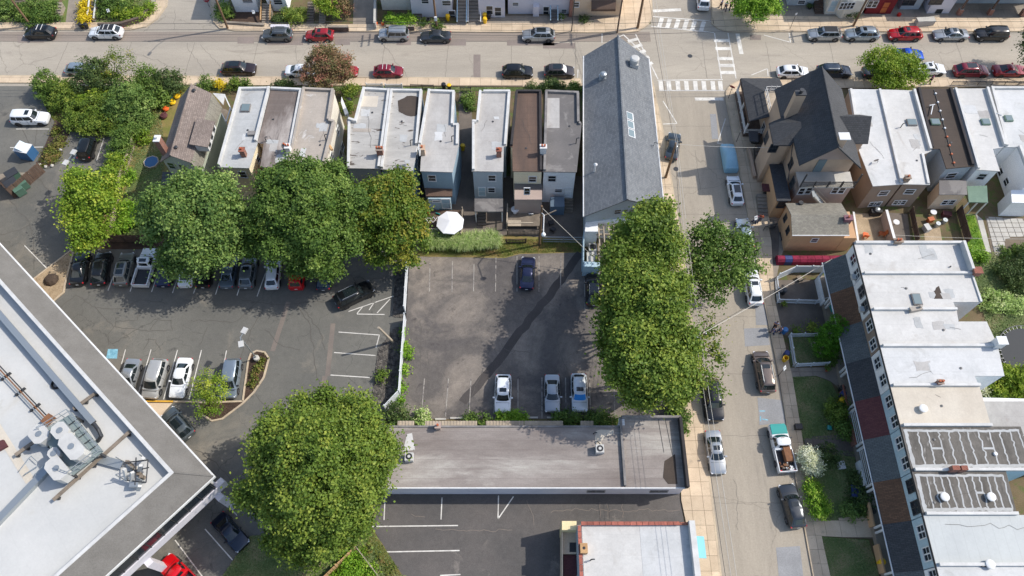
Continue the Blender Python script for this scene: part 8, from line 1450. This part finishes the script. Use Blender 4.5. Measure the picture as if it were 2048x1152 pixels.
# ---------------------------------------------------------------- signs
def sign(label, base, hgt, shape, face, rz=0, txt=None, cat='sign', sz=.6, tilt=0, name='street_sign'):
 b = P(*base); T = thing(name, label, cat, (b[0],b[1],0), 'street signs'); MB().tube([(b[0],b[1],0),(b[0],b[1],hgt)], .035, 6).build('sign_post', M['dkmetal'], T); n = 8 if shape == 'oct' else 4
 pts = [(math.cos(math.pi/n+i*2*math.pi/n)*sz*.55, math.sin(math.pi/n+i*2*math.pi/n)*sz*(.55 if n == 8 else .7)) for i in range(n)]; m = MB(); m.add([(x,-.02,z) for x, z in pts]+[(x,.02,z) for x, z in pts], [tuple(range(n)), tuple(range(2*n-1,n-1,-1))]+[(i,n+i,n+(i+1)%n,(i+1)%n) for i in range(n)])
 o = put('sign_plate', m.mesh('sign_plate', face), T, (b[0],b[1],hgt-.2), (tilt,0,rz))
 if txt:
  c = bpy.data.curves.new('lettering', 'FONT'); c.body = txt; c.size = sz*.36; c.align_x = 'CENTER'; c.align_y = 'CENTER'; c.extrude = .004; q = bpy.data.objects.new('lettering', c); COL.objects.link(q); me = bpy.data.meshes.new_from_object(q); bpy.data.objects.remove(q); me.materials.clear(); me.materials.append(M['sign_white']); me.name = 'lettering'; k = put('lettering', me, o, (0,-.025,0), (R(90),0,0))
 return T
sign('dark red stop sign on the south-east corner, tilted towards the sky', (1456,198), 2.6, 'oct', M['stop_red'], 2.6, 'STOP', 'stop sign', .8, -.5); sign('red stop sign at the mouth of the small north alley', (419,14), 1.6, 'oct', M['stop_red'], .2, 'STOP', 'stop sign', .8, -.4)
sign('thin sign post with narrow plate on the upper right sidewalk', (1579,60), 3.2, 'sq', M['sign_white'], .4, None, 'sign', .35); sign('sign post beside the pale covered car', (1472,285), 2.6, 'sq', M['sign_white'], 1.2, None, 'sign', .35); sign('white square sign near the kerb by the flag-carrying people', (1502,455), 2.4, 'sq', M['sign_white'], .4, None, 'sign', .55, -.5)
sign('pale sign on a post at the end of the picket-fenced lawn', (1556,752), 2.6, 'sq', M['sign_white'], .8, None, 'sign', .6, -.5); sign('small pale sign in the curved corner garden', (225,36), 1.6, 'sq', M['sign_white'], .3, None, 'sign', .5, -.5); sign('tall white real estate post in the mulch bed', (514,43), 2., 'sq', M['sign_white'], .3, None, 'sign', .5, -.4)
# ---------------------------------------------------------------- bins, pots and yard furniture
def bin_(label, at, col, lid=None, r=.3, h_=.95, group='rubbish bins', open_=False):
 b = P(*at); T = thing('rubbish_bin', label, 'bin', (b[0],b[1],.1 if False else .05), group); MB().lathe([(r*.8,0),(r,h_*.9),(r*1.08,h_*.92),(r*1.08,h_)]+([(r*.9,h_),(r*.75,.1)] if open_ else []), (b[0],b[1],.05), 14).build('bin_body', M[col], T, 40)
 if lid: MB().lathe([(r*1.1,h_+.005),(r*.9,h_+.08),(.05,h_+.12)], (b[0],b[1],.05), 14).build('bin_lid', M[lid], T, 40)
 for s in (-1,1): MB().box(b[0]+s*r*1.08-.05,b[0]+s*r*1.08+.05,b[1]-.07,b[1]+.07,h_*.75,h_*.82).build('handle', M[col], T)
for a in (('yellow bin at the foot of the white block house',(896,41),'binyellow','binyellow'),('upper of two yellow bins right of the double front stair',(970,38),'binyellow','binyellow'),('lower of two yellow bins right of the double front stair',(970,47),'binyellow','binyellow'),('black bin next to the two yellow bins',(978,38),'black','black'),('bin with bright yellow lid before the smooth pale roof',(899,180),'black','binyellow'),('black bin left of the yellow lidded one',(888,178),'black','black'),
 ('open yellow bin outside the picket-fenced lawn',(1567,722),'binyellow',None),('blue-black bin behind the open yellow one',(1569,712),'navy','navy'),('yellow lidded bin against the brick porch wall',(1678,806),'binyellow','binyellow'),('dark blue bin right above the yellow lidded one',(1681,792),'navy','navy'),('black bin next to the brick porch wall',(1679,781),'black','black'),('yellow bin on the porch beside the last lawn',(1757,1126),'binyellow','binyellow'),('black bin with dark lid near the porch end of the lower garden',(1738,1026),'black','black'),
 ('first dark bin inside the upper paved patio',(1556,588),'dkmetal','dkmetal'),('second dark bin inside the upper paved patio',(1565,587),'dkmetal','dkmetal'),('grey bin beside the steps with the potted plants',(857,48),'dkmetal',None),('black bin at the kerb before the white and black crossover',(166,58),'black','black'),('second black bin at the kerb before the white and black crossover',(176,58),'black','black'),('bright yellow barrel in the alley by the blue side wall',(926,300),'binyellow','binyellow'),('blue recycling tub by the people on the east sidewalk',(1566,666),'binblue','binblue'),
 ('black bin beside the sandy roofed house',(700,208),'black','black')): bin_(a[0], a[1], a[2], a[3], open_=a[3] is None)
b = P(1594,856); m = MB().box(-.35,.35,-.3,.3,0,.7); m.box(-.28,.28,-.23,.23,.7,.705); single('planter_box', MB().box(b[0]-.38,b[0]+.38,b[1]-.3,b[1]+.3,.12,.7), M['black'], 'open square black tub standing at the edge of the upper front lawn', 'tub')
def pot(label, at, r=.25, col='terracotta', pl='green'):
 b = P(*at); T = thing('plant_pot', label, 'plant pot', (b[0],b[1],.1), 'plant pots'); MB().lathe([(r*.7,0),(r,.4),(r*.9,.4),(r*.85,.34)], (b[0],b[1],.1), 12).build('pot', M[col], T); C, N_, S_, T_ = crown_arrays([(b[0],b[1],.65,r*1.1,r)], 12, .12, 14, .12); put('plant', leafmesh('plant', C-np.array([b[0],b[1],0]), N_, S_, T_, LF[pl]), T, (b[0],b[1],0))
pot('white planter tub beside the stair with light blue railings', (1123,40), .35, 'trim'); pot('potted shrub before the grey house front right of the street tree', (1618,18), .35, 'dkgrey_roof' if False else 'black', 'dark'); pot('small flower pot on the front walk below the picket fence', (1652,742), .2); pot('pot by the fence corner of the upper patio', (1565,612), .25, 'wood_dk', 'olive')
T = thing('deck', 'rear wooden deck with white lattice skirt behind the blue rear house', 'deck', (*P(880,450,0),0)); q = W([(842,420),(922,420),(918,466),(838,466)], .8); MB().prism(q, .7, .8, bot=True).build('deck_floor', M['wood_dk'], T)
for i in range(9):
 mx = q[3][0]+(q[2][0]-q[3][0])*i/9; w_ = (q[2][0]-q[3][0])/9
 MB().beam((mx,q[3][1]-.05,.9),(mx+w_,q[3][1]-.05,1.8), .05, .05).build('lattice_slat', M['trim'], T); MB().beam((mx+w_,q[3][1]-.09,.9),(mx,q[3][1]-.09,1.8), .05, .05).build('lattice_slat', M['trim'], T)
 MB().beam((mx,q[3][1]+1.5,.82+.01*i),(mx+w_,q[3][1]+2.4,.82+.01*i), .06, .04).build('lattice_slat', M['trim'], T); MB().beam((mx+w_,q[3][1]+1.5,.87+.01*i),(mx,q[3][1]+2.4,.87+.01*i), .06, .04).build('lattice_slat', M['trim'], T)
MB().beam((q[3][0],q[3][1]-.05,1.85),(q[2][0],q[3][1]-.05,1.85), .1, .08).build('rail', M['pale_wood'], T)
for x in (q[3][0], q[2][0]): MB().box(x-.08,x+.08,q[3][1]-.1,q[3][1]+.06,0,2.).build('post', M['pale_wood'], T)
c = P3(900,442,2.9); T = thing('patio_umbrella', 'open white patio umbrella over the lattice deck', 'umbrella', (c[0],c[1],.8)); n = 8; rr = 1.75; m = MB()
rim = [(c[0]+rr*math.cos(i*2*math.pi/n+.3), c[1]+rr*math.sin(i*2*math.pi/n+.3), 2.55) for i in range(n)]; m.add([(c[0],c[1],3.05)]+rim+[(p[0],p[1],2.42) for p in rim], [(0,i+1,(i+1)%n+1) for i in range(n)]+[(i+1,n+i+1,n+(i+1)%n+1,(i+1)%n+1) for i in range(n)]); m.build('canopy', M['umbrella'], T); MB().tube([(c[0],c[1],.8),(c[0],c[1],3.0)], .03, 6).build('pole', M['trim'], T); MB().lathe([(.25,0),(.25,.1)], (c[0],c[1],.8), 12).build('foot', M['black'], T)
c = P(1030,422,1.0); T = thing('round_table', 'round white table on the small rear deck', 'table', (c[0],c[1],.65), 'patio tables'); MB().lathe([(.5,.7),(.52,.74),(.5,.78)], (c[0],c[1],.65), 18).build('tabletop', M['trim'], T); MB().lathe([(.25,0),(.05,.1),(.05,.7)], (c[0],c[1],.65), 10).build('pedestal', M['trim'], T)
T = thing('deck', 'small rear deck with white end rail behind the ribbed brown roof', 'deck', (*P(1048,440,0),0)); q = W([(1015,415),(1082,415),(1082,452),(1014,452)], .65); MB().prism(q, .5, .65, bot=True).build('deck_floor', M['wood'], T); MB().beam((q[3][0],q[3][1],1.4),(q[2][0]-1.,q[2][1],1.4), .12, .1).build('rail', M['pale_wood'], T); MB().beam((q[0][0],q[0][1],1.5),(q[3][0],q[3][1],1.5), .12, .1).build('rail', M['pale_wood'], T)
for p_ in q: MB().box(p_[0]-.07,p_[0]+.07,p_[1]-.07,p_[1]+.07,0,1.45).build('post', M['pale_wood'], T)
MB().prism(W([(1016,440),(1042,440),(1042,452),(1016,452)],.67), .655, .67).build('mat', M['pale_wood'], T)
def lounger(label, at, rz, col, l=1.5):
 b = P(*at); T = thing('garden_chair', label, 'chair', (b[0],b[1],0), 'patio seats', rz); MB().box(-.35,.35,-.3,.3,.35,.43).build('seat', M[col], T); MB().obox((-.38,0,.7),(.08,.6,.7),0,tilt=('Y',-.25)).build('backrest', M[col], T)
 for x in (-.3,.3):
  for y in (-.25,.25): MB().box(x-.03,x+.03,y-.03,y+.03,0,.35).build('leg', M[col], T)
lounger('orange wooden chair on the fenced tan patio', (1729,473), 1.3, 'orange'); lounger('folded brown wooden bench-chair against the pinkish wall', (1762,470), 2.9, 'amber'); lounger('small red chair on the left of the lattice deck', (864,432), .5, 'red_plastic'); lounger('turquoise chair on the lattice deck behind the umbrella', (880,430), 1.2, 'teal'); lounger('white garden chair on the small rear deck', (1062,430), 1.5, 'trim'); lounger('dark chair in the court beside the gabled building', (1102,448), .3, 'black'); lounger('second dark chair in the court beside the gabled building', (1106,462), 1., 'black'); lounger('pinkish chair in the fenced upper patio corner', (1598,574-14), 2., 'wood')
b = P(1634,697); T = thing('picnic_table', 'small weathered picnic table on the picket-fenced lawn', 'table', (b[0],b[1],0), None, .55)
for i in range(4): MB().box(-.55,.55,-.38+i*.2,-.22+i*.2,.68,.73).build('table_board', M['pale_wood'], T)
for s in (-1,1): MB().box(-.55,.55,s*.68-.12,s*.68+.12,.4,.45).build('bench_board', M['pale_wood'], T); MB().beam((s*.4,-.62,.02),(s*.4,0,.66), .06, .08).build('leg', M['pale_wood'], T); MB().beam((s*.4,.62,.02),(s*.4,0,.66), .06, .08).build('leg', M['pale_wood'], T)
b = P(1748,408+20); T = thing('grill', 'covered grill and metal stand on the fenced tan patio', 'grill', (b[0],b[1],0)); MB().box(b[0]-.7,b[0]+.7,b[1]-.35,b[1]+.35,0,.9).build('cabinet', M['black'], T); MB().lathe([(.3,0),(.36,.15),(.25,.35),(.05,.4)], (b[0],b[1],.9), 12).build('hood', M['metal'], T)
for i, (x, y, r_, col, l) in enumerate(((1788,450,.4,'trim','round white table on the slate patio'),(1862,430,.4,'trim','white table among the yard clutter'),(1886,445,.3,'metal','grey metal drum in the cluttered yard'),(1872,452,.3,'metal','shiny round pan in the cluttered yard'))): b = P(x,y); T = thing('round_table' if 'table' in l else 'drum', l, 'table' if 'table' in l else 'drum', (b[0],b[1],0)); MB().lathe([(r_,.66),(r_,.72)] if 'table' in l else [(r_,0),(r_*1.05,.6),(r_,.65)], (b[0],b[1],0), 14).build('tabletop' if 'table' in l else 'body', M[col], T); MB().tube([(b[0],b[1],0),(b[0],b[1],.66)], .04, 6).build('stem', M['dkmetal'], T)
for l, (x, y), s, col in (('dark red storage box in the cluttered yard',(1890,432),(1.,.6,.6),'shg_maroon'),('brown crate in the cluttered yard',(1858,443),(.7,.5,.6),'amber'),('white appliance lying in the dirt yard',(1850,460),(.6,.9,.7),'hvac'),('black folded gear heap beside the blue-grey porch roof',(1708,985),(.9,1.2,.5),'navy'),('grey plastic tub on the lower front garden',(1680,932),(.7,.8,.4),'hvac'),('teal toys on the front lawn near the maroon porch',(1657,857),(.4,.4,.3),'teal'),('white bucket by the bushes of the maroon porch',(1696,850),(.35,.35,.4),'trim'),('black storage box beside the side door of the old corner house',(1509,284),(1.,1.,.9),'black'),
 ('dark red covered box under the small maroon hood',(1532,392),(.9,.7,1.),'black'),('white storage box at the bottom of the service court',(1182,517),(1.2,.7,.9),'hvac'),('orange planter behind the stone wall by the driveway',(753,50),(.35,.35,.4),'orange'),('second orange planter near the dark steps',(766,51),(.35,.35,.4),'orange'),('red box on the grey stoop by the picture-window house',(1796,33),(.4,.4,.5),'red_plastic'),('turquoise tarp bundle by the slate porch roof',(1661,622),(.7,.9,.7),'teal'),('blue and white donation box left of the planting bed',(60,312),(1.9,1.5,1.7),'pool_blue')):
 b = P(x,y); T = thing('storage_box', l, 'box', (b[0],b[1],.02), 'boxes and yard clutter', random.uniform(-.3,.3)); MB().box(-s[0]/2,s[0]/2,-s[1]/2,s[1]/2,0,s[2]).build('box_body', M[col], T); MB().box(-s[0]/2-.03,s[0]/2+.03,-s[1]/2-.03,s[1]/2+.03,s[2],s[2]+.06).build('lid', M[col] if 'donation' not in l else M['trim'], T)
 if 'donation' in l: MB().obox((0,0,s[2]+.35),(1.,1.3,.08),0,tilt=('Y',.6)).build('flap', M['fascia'], T); MB().obox((-.75,.1,s[2]+.2),(.7,1.1,.06),0,tilt=('Y',-.5)).build('flap', M['trim'], T)
for l, (x, y), col, rz in (('dark lidded waste container at the top of the enclosure',(26,350),'dkmetal',.75),('second dark lidded waste container in the enclosure',(24,369),'dkmetal',.75),('green waste container right of the dark ones',(45,368),'green_bin',.75),('lower green waste container by the board wall',(38,380),'green_bin',.75)):
 b = P(x,y,.8); s = (1.5,1.2,1.25) if col == 'dkmetal' else (1.1,1.,1.2); T = thing('waste_container', l, 'dumpster', (b[0],b[1],.02), 'waste containers', rz); MB().box(-s[0]/2,s[0]/2,-s[1]/2,s[1]/2,.12,s[2]).build('container_body', M['green_bin'], T); MB().box(-s[0]/2-.04,s[0]/2+.04,-s[1]/2-.04,.0,s[2],s[2]+.06).build('lid', M[col], T); MB().box(-s[0]/2-.04,s[0]/2+.04,.02,s[1]/2+.04,s[2],s[2]+.05).build('lid', M[col], T)
sheet('enclosure_floor', [(20,345),(55,345),(80,350),(30,392),(-10,350)], .02, M['conc'])
c = P(2062,708,1.); T = thing('trampoline', 'big round black trampoline at the right edge', 'trampoline', (c[0],c[1],0)); MB().lathe([(0.01,.82),(3.3,.82),(3.3,.86)], (c[0],c[1],0), 40).build('mat', M['trampoline'], T); n = 44
for i in range(n): a = i*2*math.pi/n; MB().beam((c[0]+3.25*math.cos(a),c[1]+3.25*math.sin(a),.9),(c[0]+3.6*math.cos(a),c[1]+3.6*math.sin(a),.95), .05, .04).build('spring', M['hvac'], T)
MB().tube([(c[0]+3.62*math.cos(i*2*math.pi/n),c[1]+3.62*math.sin(i*2*math.pi/n),.95) for i in range(n+1)], .06, 6, cap=False).build('rim_tube', M['dkmetal'], T)
for i in range(6): a = i*math.pi/3; MB().tube([(c[0]+3.62*math.cos(a),c[1]+3.62*math.sin(a),0),(c[0]+3.62*math.cos(a),c[1]+3.62*math.sin(a),.9)], .05, 6).build('leg', M['dkmetal'], T)
c = P(304,326); T = thing('paddling_pool', 'small blue octagonal paddling pool behind the gable cottage', 'paddling pool', (c[0],c[1],0)); n = 8; pts = [(c[0]+1.05*math.cos(i*2*math.pi/n),c[1]+1.05*math.sin(i*2*math.pi/n)) for i in range(n)]; MB().prism(pts, .02, .3).build('pool_wall', M['pale_wood'], T); MB().flat(inset(pts,.12), .304).build('pool_water', M['pool_blue'], T)
for l, (x, y), col, s in (('yellow toy slide nearest the glossy rounded shrub',(361,182),'binyellow',.5),('yellow toy car in the cottage garden',(355,194),'binyellow',.55),('lower yellow toy tub in the cottage garden',(346,207),'binyellow',.5),('blue toy next to the yellow ones',(342,196),'binblue',.4),('orange and white toy on the bare ground',(333,220),'orange',.45),('pinkish toy wheelbarrow on the bare ground',(329,234),'shg_maroon',.55)):
 b = P(x,y); T = thing('garden_toy', l, 'toy', (b[0],b[1],.02), 'garden toys', random.uniform(0,3)); MB().lathe([(s*.7,0),(s,.25),(s*.8,.45),(s*.3,.5)], (0,0,0), 10).build('toy_body', M[col], T, 40); MB().box(-s*.2,s*.9,-.08,.08,.3,.62).build('handle', M[col], T)
single('tree_stump', MB().lathe([(.9,0),(.8,.25),(.55,.5),(.2,.55)], P3(103,560,.1), 9), M['bark'], 'dried stump lying in the tan gravel triangle', 'stump')
for i, (x, y) in enumerate(((92,334),(105,332),(80,330),(122,300),(93,325))): c = P3(x,y,.08); single('rock', MB().lathe([(.2,0),(.24,.12),(.12,.26)], c, 6), M['conc_lt'], ('pale rock at the lower tip of the planting bed','rock right of the tip of the planting bed','rock at the left tip of the planting bed','rock on the right flank of the planting bed','rock just above the tip of the planting bed')[i], 'rock', 'rocks of the planting bed')
# ---------------------------------------------------------------- people
def person(label, at, face, shirt, trousers, pose=0, hgt=1.72, hair='hair', extra=None, group='people on the sidewalks'):
 b = P(*at); k = hgt/1.72; sw = .16 if pose % 2 else -.16
 J = {'pel':(0,0,.92),'spi':(0,0,1.15),'che':(0,.0,1.36),'nek':(0,.01,1.49),'hea':(0,.03,1.60),'top':(0,.02,1.70),'lsh':(-.18,0,1.42),'rsh':(.18,0,1.42),'lel':(-.25,-.03+sw*.4,1.17),'rel':(.25,-.03-sw*.4,1.17),'lwr':(-.26,.10+sw*.8,.96),'rwr':(.26,.10-sw*.8,.96),'lha':(-.25,.15+sw,.88),'rha':(.25,.15-sw,.88),'lhi':(-.1,0,.88),'rhi':(.1,0,.88),'lkn':(-.11,.06-sw*.6,.5),'rkn':(.11,.06+sw*.6,.5),'lan':(-.11,-.02-sw*1.3,.09),'ran':(.11,-.02+sw*1.3,.09),'lto':(-.12,.14-sw*1.3,.04),'rto':(.12,.14+sw*1.3,.04),'nos':(0,.13,1.59)}
 Rd = {'pel':(.15,.11),'spi':(.13,.095),'che':(.16,.11),'nek':(.06,.06),'hea':(.085,.1),'top':(.06,.07),'lsh':(.07,.07),'rsh':(.07,.07),'lel':(.045,.045),'rel':(.045,.045),'lwr':(.032,.03),'rwr':(.032,.03),'lha':(.04,.02),'rha':(.04,.02),'lhi':(.1,.1),'rhi':(.1,.1),'lkn':(.065,.065),'rkn':(.065,.065),'lan':(.042,.042),'ran':(.042,.042),'lto':(.04,.03),'rto':(.04,.03),'nos':(.015,.015)}
 E_ = [('pel','spi'),('spi','che'),('che','nek'),('nek','hea'),('hea','top'),('hea','nos'),('che','lsh'),('lsh','lel'),('lel','lwr'),('lwr','lha'),('che','rsh'),('rsh','rel'),('rel','rwr'),('rwr','rha'),('pel','lhi'),('lhi','lkn'),('lkn','lan'),('lan','lto'),('pel','rhi'),('rhi','rkn'),('rkn','ran'),('ran','rto')]; ks = list(J)
 def skin(name, keys, mat, fat=0., root=None):
  me = bpy.data.meshes.new(name); kk = [q for q in ks if q in keys]; me.from_pydata([tuple(c*k for c in J[q]) for q in kk], [(kk.index(a), kk.index(c)) for a, c in E_ if a in kk and c in kk], []); o = bpy.data.objects.new(name, me); COL.objects.link(o)
  md = o.modifiers.new('skin','SKIN')
  for i, q in enumerate(kk): me.skin_vertices[0].data[i].radius = ((Rd[q][0]+fat)*k, (Rd[q][1]+fat)*k); me.skin_vertices[0].data[i].use_root = (q == (root or kk[0]))
  sb = o.modifiers.new('sub','SUBSURF'); sb.levels = 1; sb.render_levels = 1; dg = bpy.context.evaluated_depsgraph_get(); m2 = bpy.data.meshes.new_from_object(o.evaluated_get(dg)); m2.name = name; m2.materials.clear(); m2.materials.append(mat); bpy.data.objects.remove(o)
  m2.polygons.foreach_set('use_smooth', [True]*len(m2.polygons)); return m2
 o = bpy.data.objects.new('person', skin('person', ks, M['skin'])); COL.objects.link(o); o.location = (b[0],b[1],.14); o.rotation_euler = (0,0,face); props(o, label, 'person', group); ORG[o.name] = (0,0,0)
 put('shirt', skin('shirt', ['spi','che','lsh','rsh','lel','rel'], M[shirt], .02, 'che'), o); put('trousers', skin('trousers', ['pel','lhi','rhi','lkn','rkn','lan','ran'], M[trousers], .018, 'pel'), o)
 put('hair', MB().lathe([(.07,.0),(.105,.05),(.1,.12),(.05,.17)], (0,-.005*k,1.58*k), 10).mesh('hair', M[hair], smooth=60), o)
 for s, q in ((-1,'lan'),(1,'ran')): a = J[q]; put('shoe', MB().box(a[0]*k-.05,a[0]*k+.05,a[1]*k-.07,a[1]*k+.2,0,.09).mesh('shoe', M['dark_cloth']), o)
 for s, q in ((-1,'lha'),(1,'rha')):
  a = J[q]; m = MB()
  for i in range(4): x = a[0]*k+(-.03+.02*i); L_ = (.07,.085,.08,.06)[i]; m.tube([(x,a[1]*k+.02,a[2]*k),(x,a[1]*k+.04,a[2]*k-L_*.5),(x,a[1]*k+.03,a[2]*k-L_)], .009, 5)
  m.tube([(a[0]*k-s*.03,a[1]*k,a[2]*k+.03),(a[0]*k-s*.06,a[1]*k+.03,a[2]*k-.01),(a[0]*k-s*.055,a[1]*k+.045,a[2]*k-.04)], .011, 5); put('fingers', m.mesh('fingers', M['skin']), o)
 return o
person('person in a striped shirt nearest the patio fence, walking up the east sidewalk', (1546,657), 2.8, 'stripe_shirt', 'dark_cloth', 1); person('person in a striped shirt and dark cap on the kerb side of the east sidewalk', (1543,668), .4, 'stripe_shirt', 'denim', 0); person('person in a white and blue striped shirt next to the blue recycling tub', (1556,667), 1.6, 'stripe_shirt', 'denim', 1)
p1 = person('person in a purple shirt and jeans with a bundle near the worn steps', (1507,447), .5, 'shirt_pink', 'denim', 0); p2 = person('person in a rust-orange shirt and jeans near the worn steps', (1517,445), -.4, 'shirt_orange', 'denim', 1)
person('person in a blue shirt at the north street, under the street tree', (1440,18), 1.2, 'shirt_blue', 'dark_cloth', 1); person('person in a white top at the north street, between two others', (1449,22), 3., 'umbrella', 'denim', 0); person('person in dark clothes closest to the yellow-green street tree', (1459,20), .2, 'dark_cloth', 'dark_cloth', 1)
person('person by the low red wall under the bushy street tree', (1857,168), .9, 'shirt_pink', 'dark_cloth', 1)
